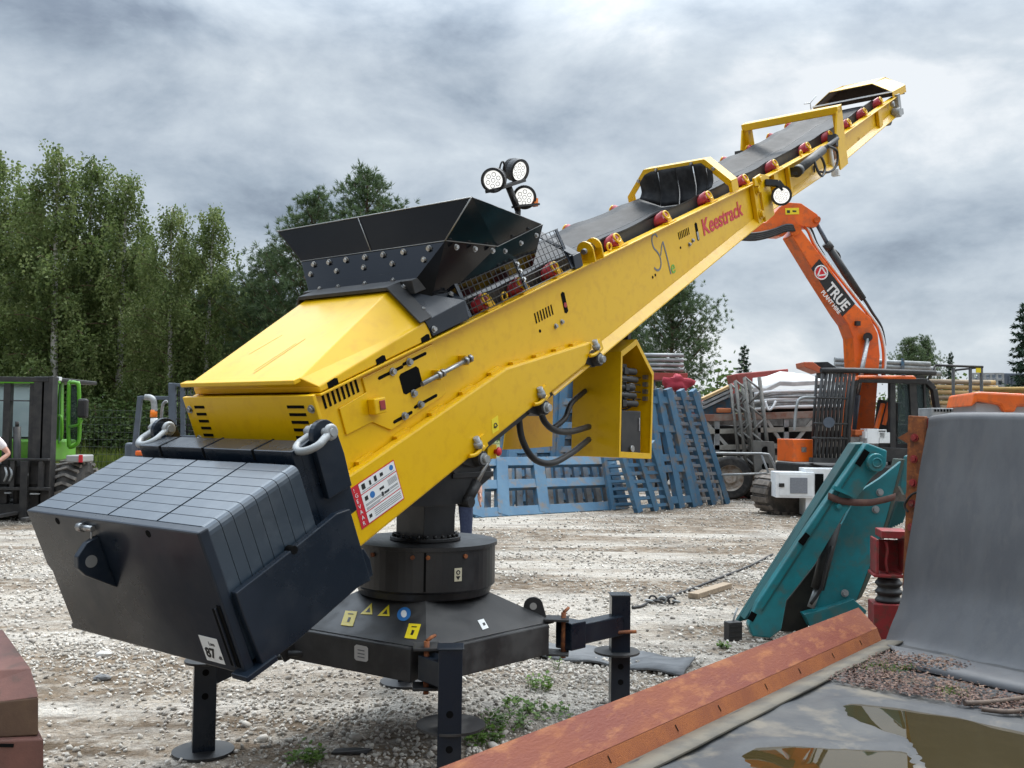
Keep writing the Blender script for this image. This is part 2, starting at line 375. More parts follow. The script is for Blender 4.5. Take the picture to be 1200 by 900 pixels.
# ------------------------------------------------------------------ ground
def ground_material():
    m = bpy.data.materials.new('crushed_limestone_ground'); m.use_nodes = True; nt = m.node_tree; L = nt.links.new; b = nt.nodes['Principled BSDF']
    b.inputs['Roughness'].default_value = 0.9; b.inputs['Specular IOR Level'].default_value = 0.2
    tcn = nt.nodes.new('ShaderNodeTexCoord'); vec = tcn.outputs['Object']
    def noise(sc, d=5, st=None, loc=None, ro=0.6):
        v_ = vec
        if st or loc:
            mp = nt.nodes.new('ShaderNodeMapping'); L(vec, mp.inputs[0])
            if st: mp.inputs['Scale'].default_value = st
            if loc: mp.inputs['Location'].default_value = loc
            v_ = mp.outputs[0]
        n = nt.nodes.new('ShaderNodeTexNoise'); n.inputs['Scale'].default_value = sc; n.inputs['Detail'].default_value = d; n.inputs['Roughness'].default_value = ro
        L(v_, n.inputs['Vector']); return n.outputs[0]
    def rng(x, a, c, lo=0.0, hi=1.0):
        r = nt.nodes.new('ShaderNodeMapRange'); L(x, r.inputs[0]); r.inputs[1].default_value = a; r.inputs[2].default_value = c; r.inputs[3].default_value = lo; r.inputs[4].default_value = hi
        return r.outputs[0]
    def mix(f, a, c):
        n = nt.nodes.new('ShaderNodeMix'); n.data_type = 'RGBA'
        if isinstance(f, float): n.inputs[0].default_value = f
        else: L(f, n.inputs[0])
        for i, q in ((6, a), (7, c)):
            if isinstance(q, tuple): n.inputs[i].default_value = (*q, 1)
            else: L(q, n.inputs[i])
        return n.outputs[2]
    def vor(sc, feat='F1', out='Color'):
        n = nt.nodes.new('ShaderNodeTexVoronoi'); n.inputs['Scale'].default_value = sc; n.feature = feat; L(vec, n.inputs['Vector']); return n.outputs[out]
    v1 = nt.nodes.new('ShaderNodeTexVoronoi'); v1.inputs['Scale'].default_value = 26; L(vec, v1.inputs['Vector'])
    v2 = nt.nodes.new('ShaderNodeTexVoronoi'); v2.inputs['Scale'].default_value = 70; L(vec, v2.inputs['Vector'])
    s1 = nt.nodes.new('ShaderNodeSeparateColor'); L(v1.outputs['Color'], s1.inputs[0])
    s2 = nt.nodes.new('ShaderNodeSeparateColor'); L(v2.outputs['Color'], s2.inputs[0])
    stone = mix(s1.outputs[0], (0.33, 0.302, 0.265), (0.50, 0.455, 0.395))
    grit = mix(s2.outputs[1], (0.33, 0.295, 0.25), (0.50, 0.455, 0.395))
    base = mix(rng(noise(0.9, 4), 0.4, 0.6), stone, grit)
    # damp brown wheel ruts running across the yard, and sandy patches
    ruts = noise(0.55, 6, (0.32, 1.5, 1), (3, 0, 0)); blot = noise(0.16, 3, None, (7, 2, 0))
    rm = nt.nodes.new('ShaderNodeMath'); rm.operation = 'MULTIPLY'; L(rng(ruts, 0.43, 0.53), rm.inputs[0]); L(rng(blot, 0.30, 0.42), rm.inputs[1])
    rm2 = nt.nodes.new('ShaderNodeMath'); rm2.operation = 'MULTIPLY'; L(rm.outputs[0], rm2.inputs[0]); L(rng(noise(9, 6), 0.32, 0.52, 0.25, 1.0), rm2.inputs[1])
    brown = mix(rng(noise(3, 4), 0.35, 0.65), (0.105, 0.075, 0.048), (0.215, 0.162, 0.112))
    col = mix(rm2.outputs[0], base, brown)
    fines = mix(rng(noise(2.2, 5, None, (11, 5, 0)), 0.52, 0.66), col, mix(rng(noise(20, 4), 0.4, 0.6), (0.29, 0.245, 0.19), (0.40, 0.355, 0.30)))
    damp = nt.nodes.new('ShaderNodeMapRange'); L(noise(0.7, 6, None, (1, 9, 0)), damp.inputs[0]); damp.inputs[1].default_value = 0.5; damp.inputs[2].default_value = 0.68; damp.inputs[3].default_value = 1.0; damp.inputs[4].default_value = 0.66
    vmx = nt.nodes.new('ShaderNodeVectorMath'); vmx.operation = 'SCALE'; L(fines, vmx.inputs[0]); mot = nt.nodes.new('ShaderNodeMath'); mot.operation = 'MULTIPLY'; L(damp.outputs[0], mot.inputs[0]); L(rng(noise(4.5, 8, (0.7, 1.6, 1), None, 0.75), 0.3, 0.7, 0.72, 1.22), mot.inputs[1]); L(mot.outputs[0], vmx.inputs['Scale']); col = vmx.outputs[0]
    L(col, b.inputs['Base Color'])
    h = nt.nodes.new('ShaderNodeMath'); h.operation = 'ADD'; L(rng(v1.outputs['Distance'], 0.0, 0.7, 1.0, 0.0), h.inputs[0]); L(rng(v2.outputs['Distance'], 0.0, 0.7, 0.45, 0.0), h.inputs[1])
    bn = nt.nodes.new('ShaderNodeBump'); bn.inputs['Strength'].default_value = 0.9; bn.inputs['Distance'].default_value = 0.02; L(h.outputs[0], bn.inputs['Height']); L(bn.outputs[0], b.inputs['Normal'])
    return m
GM = ground_material()
g = MB(); g.add([(-900, -900, 0), (900, -900, 0), (900, 900, 0), (-900, 900, 0)], [(0, 1, 2, 3)])
struct(g.build('ground', GM))
GRASSG = pm('rough_grass_ground', (0.10, 0.13, 0.03), (0.17, 0.17, 0.05), 0.8, rough=0.95, c3=(0.06, 0.08, 0.02), s3=4)
g = MB(); g.add([(-70, 33.5, 0.004), (-2.0, 33.5, 0.004), (2, 62, 0.004), (60, 75, 0.004), (60, 220, 0.004), (-90, 220, 0.004)], [(0, 1, 2, 3, 4, 5)])
struct(g.build('grass_verge', GRASSG))

# loose angular stones lying on the yard near the camera
def stones():
    rng = np.random.default_rng(5)
    t = (1+5**0.5)/2
    iv = np.array([(-1, t, 0), (1, t, 0), (-1, -t, 0), (1, -t, 0), (0, -1, t), (0, 1, t), (0, -1, -t), (0, 1, -t), (t, 0, -1), (t, 0, 1), (-t, 0, -1), (-t, 0, 1)], float)
    iv /= np.linalg.norm(iv[0])
    fc = np.array([(0, 11, 5), (0, 5, 1), (0, 1, 7), (0, 7, 10), (0, 10, 11), (1, 5, 9), (5, 11, 4), (11, 10, 2), (10, 7, 6), (7, 1, 8), (3, 9, 4), (3, 4, 2), (3, 2, 6), (3, 6, 8), (3, 8, 9), (4, 9, 5), (2, 4, 11), (6, 2, 10), (8, 6, 7), (9, 8, 1)])
    pts = []
    def scat(n, y0, y1, smin, smax, k):
        y = np.sqrt(rng.uniform(y0*y0, y1*y1, n)); x = rng.uniform(-0.66, 0.60, n)*y
        s = smin + (smax-smin)*rng.power(k, n)[::-1]*1.0
        s = smin + (smax-smin)*(rng.random(n)**k)
        # the wheel tracks are packed finer: thin the stones there
        keep = rng.random(n) < np.clip(0.55+0.62*np.sin(x*1.7+np.sin(y*1.1)*1.4)*np.sin(y*1.9+1.0+x*0.4), 0.12, 1)
        pts.append(np.stack([x, y, s], 1)[keep])
    scat(26000, 3.0, 7.5, 0.008, 0.024, 2.0)
    scat(21000, 6.5, 13.0, 0.012, 0.028, 2.2)
    scat(24000, 11.0, 24.0, 0.014, 0.034, 2.2)
    scat(380, 3.0, 12.0, 0.024, 0.046, 3.0)
    P = np.concatenate(pts); n = len(P)
    a = rng.uniform(0, 2*np.pi, n); sq = rng.uniform(0.55, 1.0, (n, 3)); sq[:, 2] *= 0.8
    V = iv[None]*rng.uniform(0.72, 1.2, (n, 12, 1))*sq[:, None]*P[:, 2][:, None, None]
    tl = rng.normal(0, 0.4, n)
    X = V[:, :, 0]*np.cos(a)[:, None]-V[:, :, 1]*np.sin(a)[:, None]; Yv = V[:, :, 0]*np.sin(a)[:, None]+V[:, :, 1]*np.cos(a)[:, None]
    Z = V[:, :, 2]+X*np.sin(tl)[:, None]
    V = np.stack([X+P[:, 0][:, None], Yv+P[:, 1][:, None], Z+(P[:, 2]*0.28)[:, None]], 2).reshape(-1, 3)
    F = (fc[None]+(np.arange(n)*12)[:, None, None]).reshape(-1)
    me = bpy.data.meshes.new('gravel_stones'); me.vertices.add(len(V)); me.vertices.foreach_set('co', V.astype(np.float32).reshape(-1))
    me.loops.add(len(F)); me.loops.foreach_set('vertex_index', F.astype(np.int32)); nf = len(F)//3
    me.polygons.add(nf); me.polygons.foreach_set('loop_start', np.arange(0, 3*nf, 3, dtype=np.int32)); me.polygons.foreach_set('loop_total', np.full(nf, 3, np.int32))
    me.update(); me.validate()
    m = bpy.data.materials.new('limestone_chips'); m.use_nodes = True; nt = m.node_tree; b = nt.nodes['Principled BSDF']; b.inputs['Roughness'].default_value = 0.88; b.inputs['Specular IOR Level'].default_value = 0.25
    gg = nt.nodes.new('ShaderNodeNewGeometry'); r = nt.nodes.new('ShaderNodeValToRGB'); c = r.color_ramp
    c.elements[0].color = (0.20, 0.178, 0.155, 1); c.elements[1].color = (0.67, 0.63, 0.56, 1)
    for p, q in ((0.2, (0.33, 0.30, 0.26)), (0.55, (0.49, 0.455, 0.40)), (0.8, (0.53, 0.475, 0.415))): e = c.elements.new(p); e.color = (*q, 1)
    nt.links.new(gg.outputs['Random Per Island'], r.inputs[0]); nt.links.new(r.outputs[0], b.inputs['Base Color'])
    me.materials.append(m); o = bpy.data.objects.new('gravel_stones', me); COL.objects.link(o)
    tag(o, 'loose pale limestone gravel scattered over the yard', 'gravel', kind='stuff')
stones()
# ------------------------------------------------------------------ the stacking conveyor
MF = Fr((-0.48, 5.55, 0), 52)
TH = rad(22.4); CT, ST = math.cos(TH), math.sin(TH)
def bend(a): return 0.022*max(0, min(a, 5.85)-3.8) + 0.070*max(0, a-5.85)
def T(a, c, e):
    e = e+bend(a); return Vector((a*CT-e*ST, -c, 2.328+a*ST+e*CT))
A_ = Vector((CT, 0, ST)); E_ = Vector((-ST, 0, CT)); N_ = Vector((0, -1, 0))     # along the belt, square to it, towards the near side
SX = thing('stacking_conveyor', 'big yellow inclined stacking conveyor with black hopper on a black slewing base', 'conveyor', MF)
def lp(p):   # world vector to the conveyor's frame
    return MF.loc(p)
def hexs(mb, a0, a1, c0, c1, e0, e1):
    cuts = [a0]+[k for k in (3.8, 5.85) if a0 < k < a1]+[a1]
    for i in range(len(cuts)-1):
        mb.hexa([T(a, c, e) for a in (cuts[i], cuts[i+1]) for c in (c0, c1) for e in (e0, e1)])
    return mb
def plate(mb, pts, c, th):
    """flat plate in the side plane, pts = (a, e), outer face at c, thickness towards the middle"""
    return mb.slab([T(a, c, e) for a, e in pts], (0, th if c > 0 else -th, 0))
def eb(a): return max(-0.735, -0.322+0.0882*(a-3.77)) if a < 3.8 else -0.285+0.02*(a-3.8)

for sg in (1, -1):
    m = MB()
    plate(m, [(-1.31, -0.004), (3.82, -0.004), (3.82, eb(3.77)), (0.9, eb(0.9)), (-0.9, -0.72), (-1.31, -0.735)], sg*0.44, 0.012)
    m.build('side_plate', YEL, SX)
    m = MB()
    plate(m, [(3.83, -0.012), (5.85, -0.012), (5.85, -0.27), (3.83, -0.29)], sg*0.43, 0.012)
    plate(m, [(5.85, -0.012), (7.95, -0.012), (7.95, -0.20), (5.85, -0.27)], sg*0.43, 0.012)
    m.build('tip_side_plate', YEL, SX)
    m = MB(); hexs(m, -1.31, 7.95, sg*0.40, sg*0.482, -0.011, 0.0); m.build('top_flange', YEL, SX, 0.003)
    # folded bottom lip
    m = MB(1)
    seg = [(-1.0), 0.6, 3.79]
    for a0, a1 in ((0.35, 3.79),):
        m.slab([T(a0, sg*0.442, eb(a0)+0.055), T(a1, sg*0.442, eb(a1)+0.055), T(a1, sg*0.485, eb(a1)), T(a0, sg*0.485, eb(a0))], T(0, 0, -0.008)-T(0, 0, 0))
    for a0, a1 in ((3.9, 5.85), (5.85, 7.95)):
        m.slab([T(a0, sg*0.432, eb(a0)+0.045), T(a1, sg*0.432, eb(a1)+0.045), T(a1, sg*0.478, eb(a1)), T(a0, sg*0.478, eb(a0))], T(0, 0, -0.008)-T(0, 0, 0))
    m.build('bottom_lip', YEL, SX)
    # pivot arm box lying over the lower edge
    m = MB()
    plate(m, [(-1.363, -0.40), (-0.041, -0.322), (0.819, -0.449), (0.806, -0.488), (0.702, -0.564), (-0.456, -0.655), (-1.371, -0.735)], sg*0.503, 0.06)
    arm = m.build('pivot_arm', YEL, SX, 0.012)
    m = MB(1)
    for a0, a1 in ((-1.2, -1.1), (-0.93, -0.83), (-0.66, -0.56), (-0.40, -0.30), (-0.14, -0.045)):
        f = lambda a: -0.322-0.059*(-0.041-a)
        m.slab([T(a0, sg*0.472, f(a0)-0.002), T(a1, sg*0.472, f(a1)-0.002), T(a1, sg*0.472, f(a1)+0.014), T(a0, sg*0.472, f(a0)+0.014)], (0, sg*0.03, 0))
    for a0, a1 in ((0.06, 0.16), (0.28, 0.37), (0.48, 0.57), (0.66, 0.73)):
        f = lambda a: -0.322-0.1477*(a+0.041)
        m.slab([T(a0, sg*0.472, f(a0)-0.002), T(a1, sg*0.472, f(a1)-0.002), T(a1, sg*0.472, f(a1)+0.014), T(a0, sg*0.472, f(a0)+0.014)], (0, sg*0.03, 0))
    m.build('weld_tab', YEL, arm)
# cross members joining the two sides
m = MB(1)
for a in (-0.9, 0.2, 1.3, 2.5, 3.6, 5.0, 6.5, 7.8): hexs(m, a, a+0.07, -0.43, 0.43, max(eb(a), -0.6)+0.02, max(eb(a), -0.6)+0.08)
m.build('cross_member', YEL, SX)
m = MB(); hexs(m, -1.2, 3.6, -0.428, 0.428, -0.30, -0.29); m.build('belly_plate', MACH, SX)

# -------- engine hood and tail panel
m = MB()
q = {}
for sg in (1, -1):
    q[sg] = [T(-1.335, sg*0.405, 0.084), T(-0.579, sg*0.315, 0.278), T(-0.52, sg*0.472, 0.093), T(-1.300, sg*0.472, 0.030), T(-0.52, sg*0.472, 0.006), T(-1.300, sg*0.472, 0.003)]
a, b = q[1], q[-1]
V = a+b
m.add(V, [(0, 1, 7, 6), (0, 3, 2, 1), (3, 5, 4, 2), (6, 7, 8, 9), (9, 8, 10, 11), (1, 2, 8, 7), (2, 4, 10, 8), (0, 6, 9, 3), (3, 9, 11, 5), (5, 11, 10, 4)])
hood = m.build('engine_hood', YEL, SX, 0.006)
m = MB(); hexs(m, -1.372, -1.330, -0.46, 0.405, 0.066, 0.088); m.build('hood_lip', YEL, hood, 0.004)
m = MB(); plate(m, [(-1.364, -0.50), (-1.344, -0.50), (-1.344, 0.012), (-1.364, 0.012)], 0.49, 0.98)
tail = m.build('tail_panel', YEL, SX, 0.004)
m = MB(1)
for i in range(6):
    e = -0.040-0.037*i
    hexs(m, -1.3665, -1.355, -0.41, -0.33, e-0.007, e+0.007)
    if i < 5: hexs(m, -1.3665, -1.355, 0.30, 0.415, e-0.007, e+0.007)
m.build('vent_slot', SLOT, tail)
m = MB(1)
for c, e in ((-0.455, -0.052), (-0.455, -0.21), (0.462, -0.05), (0.462, -0.40)): m.bolt(T(-1.364, c, e), -A_, 0.014, 0.014)
m.build('tail_bolt', STEEL, tail)
m = MB(1)
for a0 in (-1.25, -0.93, -0.60): plate(m, [(a0, 0.004), (a0+0.065, 0.004), (a0+0.065, 0.03), (a0+0.05, 0.036), (a0, 0.03)], 0.4735, 0.004)
m.build('hood_slot', SLOT, hood)
# scuffs rubbed on the hood top
SCUFF = pm('scuff_marks', (0.62, 0.335, 0.008), (0.46, 0.27, 0.02), 25, rough=0.5)
m = MB(1)
hm = T(-1.335, 0, 0.084); hd = (T(-0.579, 0, 0.278)-hm)
def hoodpt(c, t): return hm + hd*t + N_*c
for c0, t0, c1, t1, w in ((0.02, 0.07, 0.10, 0.45, 0.014), (0.00, 0.10, 0.07, 0.40, 0.004), (-0.21, 0.30, -0.13, 0.52, 0.003)):
    n_ = hd.cross(N_).normalized(); n_ = n_ if n_.z > 0 else -n_
    m.slab([hoodpt(c0-w/2, t0)+n_*0.0004, hoodpt(c0+w/2, t0)+n_*0.0004, hoodpt(c1+w/4, t1)+n_*0.0004, hoodpt(c1-w/4, t1)+n_*0.0004], n_*0.0006)
m.build('scuff_mark', SCUFF, hood)

# -------- details on the near side plate
m = MB(1)
for i in range(8):
    a0 = -1.275+0.030*i
    m.slab([T(a0, 0.4405, -0.020), T(a0+0.013, 0.4405, -0.020), T(a0+0.013, 0.4405, -0.085), T(a0, 0.4405, -0.085)], (0, -0.002, 0))
m.build('side_vent_slot', SLOT, SX)
m = MB()
plate(m, [(-1.02, -0.03), (-0.50, -0.03), (-0.49, -0.29), (-0.52, -0.305), (-0.93, -0.328), (-1.033, -0.245), (-1.204, -0.240), (-1.202, -0.11), (-1.02, -0.10)], 0.450, 0.011)
ap = m.build('adjuster_plate', YEL, SX, 0.003)
m = MB(); plate(m, [(-0.79, -0.105), (-0.775, -0.095), (-0.66, -0.095), (-0.645, -0.11), (-0.645, -0.19), (-0.66, -0.202), (-0.775, -0.202), (-0.79, -0.19)], 0.4515, 0.003)
m.build('inspection_hole', SLOT, ap)
m = MB(1)
for a0, a1, e in ((-0.92, -0.75, -0.066), (-0.74, -0.57, -0.058), (-0.74, -0.57, -0.283), (-0.90, -0.77, -0.298)):
    plate(m, [(a0, e-0.008), (a1, e-0.008), (a1+0.008, e), (a1, e+0.008), (a0, e+0.008), (a0-0.008, e)], 0.4515, 0.003)
m.build('adjuster_slot', SLOT, ap)
m = MB(1)
for a, e in ((-0.825, -0.066), (-0.70, -0.060), (-0.70, -0.284), (-0.825, -0.296), (-0.725, -0.215)): m.bolt(T(a, 0.451, e), N_, 0.014, 0.02)
m.build('adjuster_bolt', STEEL, ap)
m = MB(); m.cyl(T(-0.69, 0.49, -0.18), T(-0.285, 0.49, -0.178), 0.0125, n=12)
for a in (-0.57, -0.54, -0.345, -0.31): m.cyl(T(a, 0.49, -0.179), T(a+0.018, 0.49, -0.179), 0.023, n=6)
rod = m.build('tension_rod', STEEL, SX)
m = MB(1)
for a in (-0.555, -0.325): m.box(T(a, 0.468, -0.179), (0.012, 0.06, 0.055), Matrix.Rotation(-TH, 3, 'Y'))
m.build('rod_bracket', YEL, rod, 0.003)
m = MB(); m.box(T(-1.0, 0.475, -0.175), (0.075, 0.05, 0.075), Matrix.Rotation(-TH*0.5, 3, 'Y')); jb = m.build('socket_box', YEL, SX, 0.006)
m = MB(); m.box(T(-0.99, 0.5025, -0.175), (0.036, 0.005, 0.045), Matrix.Rotation(-TH*0.5, 3, 'Y')); m.build('socket', DKRED, jb, 0.002)
# slotted ventilation cuts and return roller windows
m = MB(1)
for a0, n, da, e0, h, sk in ((0.39, 7, 0.029, -0.168, 0.062, 0.0), (2.27, 7, 0.027, -0.120, 0.052, 0.0)):
    for i in range(n):
        a = a0+da*i; m.slab([T(a, 0.4405, e0-h/2), T(a+0.011, 0.4405, e0-h/2), T(a+0.011, 0.4405, e0+h/2), T(a, 0.4405, e0+h/2)], (0, -0.0015, 0))
for a, e, h in ((0.69, -0.165, 0.115), (2.545, -0.155, 0.12), (5.1, -0.17, 0.05)):
    m.slab([T(a, 0.4405, e-h/2), T(a+0.02, 0.4405, e-h/2-0.01), T(a+0.04, 0.4405, e-h/2), T(a+0.04, 0.4405, e+h/2), T(a+0.02, 0.4405, e+h/2+0.01), T(a, 0.4405, e+h/2)], (0, -0.0015, 0))
for a, e in ((0.41, -0.25), (1.80, -0.30), (1.84, -0.295), (2.27, -0.205)): m.cyl(T(a, 0.440, e), T(a, 0.4418, e), 0.010, n=10)
m.build('side_slot', SLOT, SX)
m = MB()
m.cyl(T(0.71, 0.442, -0.18), T(0.71, 0.446, -0.18), 0.016, n=10); m.build('window_roller', REDR, SX)
m = MB(1)
for a, e in ((0.57, -0.27), (0.64, -0.265), (2.41, -0.215), (2.47, -0.20)): m.bolt(T(a, 0.441, e), N_, 0.011, 0.014)
m.slab([T(2.552, 0.4425, -0.215), T(2.578, 0.4425, -0.215), T(2.578, 0.4425, -0.155), T(2.552, 0.4425, -0.155)], (0, -0.002, 0))
m.build('side_bolt', STEEL, SX)
# lettering
text('maker_lettering', 'Keestrack', 0.172, RED, SX, T(2.665, 0.441, -0.207), A_, E_, 0.001, width=0.75, bold=0.004)
mS = MB(); stroke = []
for t in np.linspace(0, 1, 26):
    # a slim handwritten S
    x = 0.045*math.cos(math.pi*(0.15+1.7*t)) * (1 if t < 0.5 else 1) if False else 0
sp = [(1.965, -0.055), (1.945, -0.03), (1.905, -0.03), (1.880, -0.065), (1.890, -0.115), (1.925, -0.150), (1.950, -0.190), (1.950, -0.235), (1.925, -0.268), (1.880, -0.272), (1.845, -0.245)]
def smooth(p, k=4):
    out = []
    for i in range(len(p)-1):
        p0 = p[max(i-1, 0)]; p1 = p[i]; p2 = p[i+1]; p3 = p[min(i+2, len(p)-1)]
        for j in range(k):
            t = j/k
            out.append(tuple(0.5*((2*p1[d])+(-p0[d]+p2[d])*t+(2*p0[d]-5*p1[d]+4*p2[d]-p3[d])*t*t+(-p0[d]+3*p1[d]-3*p2[d]+p3[d])*t**3) for d in range(len(p1))))
    out.append(tuple(p[-1])); return out
def ribbon(mb, pts, w, c, th=0.0015):
    P = smooth(pts)
    for i in range(len(P)-1):
        d = Vector((P[i+1][0]-P[i][0], P[i+1][1]-P[i][1])); 
        if d.length < 1e-6: continue
        d.normalize(); n_ = Vector((-d.y, d.x))*w/2
        e0 = Vector(P[i])-d*0.001; e1 = Vector(P[i+1])+d*0.001
        mb.slab([T(*(e0+n_)[:1], c, (e0+n_).y) if False else T((e0+n_).x, c, (e0+n_).y), T((e0-n_).x, c, (e0-n_).y), T((e1-n_).x, c, (e1-n_).y), T((e1+n_).x, c, (e1+n_).y)], (0, -th, 0))
ribbon(mS, sp, 0.014, 0.4405); ribbon(mS, [(1.965, -0.185), (2.005, -0.125), (2.030, -0.105)], 0.012, 0.4408); ribbon(mS, [(2.030, -0.105), (2.048, -0.22), (2.058, -0.345)], 0.014, 0.4411)
mS.build('model_lettering', GREYP, SX)
text('green_letter', 'e', 0.135, GREENP, SX, T(2.075, 0.441, -0.350), A_, E_, 0.001, bold=0.001)
# danger sign on the pivot arm
dl = MB(); P0 = (-1.325, -0.655)
def dp(u, v, k=0.0): # u across 0..0.305, v up 0..0.205; sign leans with the beam
    return T(-1.318+u+0.00*v, 0.5045+k, -0.660+v+0.045*u)
def drect(mb, u0, v0, u1, v1, k=0.0): mb.slab([dp(u0, v0, k), dp(u1, v0, k), dp(u1, v1, k), dp(u0, v1, k)], (0, -0.001, 0))
drect(dl, 0, 0, 0.30, 0.205); sign = dl.build('danger_sign', RED, SX)
m = MB(1); drect(m, 0.050, 0.150, 0.295, 0.200, 0.0012); drect(m, 0.050, 0.062, 0.295, 0.145, 0.0012); drect(m, 0.050, 0.006, 0.295, 0.057, 0.0012); m.build('white_field', WHITE, sign)
for i, ch in enumerate('!GEVAAR'): text('letter', ch, 0.027, WHITE, sign, dp(0.015, 0.177-i*0.0275, 0.0012), A_, E_, 0.0006)
m = MB(1)
for u, v, w, h in ((0.065, 0.165, 0.022, 0.026), (0.115, 0.165, 0.012, 0.022), (0.15, 0.165, 0.016, 0.026), (0.19, 0.170, 0.02, 0.016), (0.065, 0.110, 0.02, 0.02), (0.165, 0.112, 0.03, 0.012), (0.17, 0.080, 0.012, 0.02), (0.19, 0.083, 0.03, 0.010), (0.062, 0.025, 0.018, 0.016)):
    drect(m, u, v, u+w, v+h, 0.0024)
m.build('pictogram', BLACKP, sign)
m = MB()
for v in (0.156, 0.092, 0.086, 0.074, 0.068, 0.045, 0.036, 0.027, 0.018):
    drect(m, 0.10 if v < 0.06 else 0.06, v, 0.285 if v != 0.068 else 0.15, v+0.0022, 0.0024)
for v in (0.132, 0.126, 0.120, 0.114, 0.108): drect(m, 0.225, v, 0.288, v+0.0018, 0.0024)
m.build('small_print', GREYP, sign)
m = MB(1); m.cyl(dp(0.115, 0.118, 0.0012), dp(0.115, 0.118, 0.003), 0.016, n=20); m.cyl(dp(0.27, 0.178, 0.0012), dp(0.27, 0.178, 0.003), 0.013, n=20); m.build('blue_pictogram', BLUEP, sign)
m = MB(); plate(m, [(-0.285, -0.612), (-0.225, -0.612), (-0.205, -0.535), (-0.265, -0.538)], 0.5045, 0.001); w_ = m.build('warning_label', YLAB, SX)
m = MB(); m.ring(T(-0.245, 0.5055, -0.578), N_, 0.012, 0.003, 14, 5); m.cyl(T(-0.262, 0.5055, -0.585), T(-0.228, 0.5055, -0.585), 0.003, n=5); m.build('label_symbol', BLACKP, w_)

# -------- belt, rollers
def trough(c):
    k = abs(c); return -0.022 if k < 0.13 else -0.022+(k-0.13)*0.465
idl = [0.007, 0.348, 0.70, 1.45, 2.157, 2.873, 3.578, 4.233, 5.065, 5.70, 6.29, 6.842, 7.446]
rows = []; cs = [-0.36, -0.30, -0.24, -0.18, -0.13, -0.07, 0, 0.07, 0.13, 0.18, 0.24, 0.30, 0.36]
na = 150
for i in range(na+1):
    a = -0.62+(7.80+0.62)*i/na; near_i = min(abs(a-k) for k in idl)
    sag = -0.012*(1-math.exp(-(near_i/0.16)**2)); fl = 1.0 if a < 7.35 else max(0.0, 1-(a-7.35)/0.5)
    rows.append([T(a, c, (trough(c)+sag*abs(c)/0.36+0.022)*fl-0.022+0.004*math.sin(a*5+c*9)) for c in cs])
for i in range(1, 13):
    t = math.pi*i/12; rows.append([T(7.80+0.13*math.sin(t), c, -0.022-0.13+0.13*math.cos(t)) for c in cs])
m = MB(); m.sheet(rows, T(0, 0, -0.012)-T(0, 0, 0)); belt = m.build('conveyor_belt', RUB, SX)
for c in (-0.135, 0.135):
    m = MB()
    for i in range(na-8):
        p, p2 = rows[i], rows[i+1]
        k = 4 if c < 0 else 8
        m.slab([p[k]+N_*-0.004+E_*0.0025, p[k]+N_*0.004+E_*0.0025, p2[k]+N_*0.004+E_*0.0025, p2[k]+N_*-0.004+E_*0.0025], E_*-0.006)
    m.build('wear_line', DUSTBLK, belt)
for sg in (1, -1):
    m = MB()
    for a0, a1 in ((-0.5, 3.78), (3.82, 5.85), (5.85, 7.6)): m.slab([T(a0, sg*0.352, -0.06), T(a1, sg*0.352, -0.06), T(a1, sg*0.352, 0.062), T(a0, sg*0.352, 0.062)], (0, sg*0.004, 0))
    m.build('belt_shade_strip', MACH, SX)  # dark strip added for the shade below the belt edge
m = MB(); m.cyl(T(7.80, -0.40, -0.165), T(7.80, 0.40, -0.165), 0.128, n=28); m.build('head_drum', MACH, SX)
for a in idl:
    for sg in (1, -1):
        r = MB(); r.cyl(T(a, sg*0.165, -0.070), T(a, sg*0.425, 0.053), 0.045, n=18)
        ro = r.build('roller', REDR, SX)
        b = MB()
        b.ring(T(a, sg*0.437, 0.060), (T(a, sg*0.425, 0.067)-T(a, sg*0.165, -0.056)), 0.030, 0.008, 16, 6)
        b.slab([T(a-0.006, sg*0.445, 0.0), T(a+0.065, sg*0.445, 0.0), T(a+0.03, sg*0.445, 0.06), T(a-0.01, sg*0.445, 0.05)], (0, 0.008, 0))
        b.slab([T(a-0.05, sg*0.42, 0.001), T(a+0.07, sg*0.42, 0.001), T(a+0.07, sg*0.47, 0.001), T(a-0.05, sg*0.47, 0.001)], E_*0.008)
        b.build('roller_bracket', YEL, ro)
for sg in (1, -1):   # fold pin lugs on the top flange
    m = MB()
    for a in (1.02, 1.12): m.lathe([(0.0, 0), (0.06, 0), (0.06, 0.012), (0.0, 0.012)], T(a, sg*0.455 - (0.0), 0.075), A_, 20, False); m.box(T(a+0.006, sg*0.455, 0.035), (0.012, 0.12, 0.07), Matrix.Rotation(-TH, 3, 'Y'))
    lug = m.build('fold_lug', YEL, SX)
    m = MB(); m.cyl(T(1.0, sg*0.455, 0.075), T(1.16, sg*0.455, 0.075), 0.018, n=12); m.ring(T(1.09, sg*0.455, 0.075), N_, 0.03, 0.008, 12, 6); m.build('pin', STEEL, lug)
    m = MB(1)
    for a in (0.16, 1.33, 4.85): m.ring(T(a, sg*0.44, 0.03), N_, 0.024, 0.007, 14, 6)
    m.build('lifting_eye', YEL, SX)

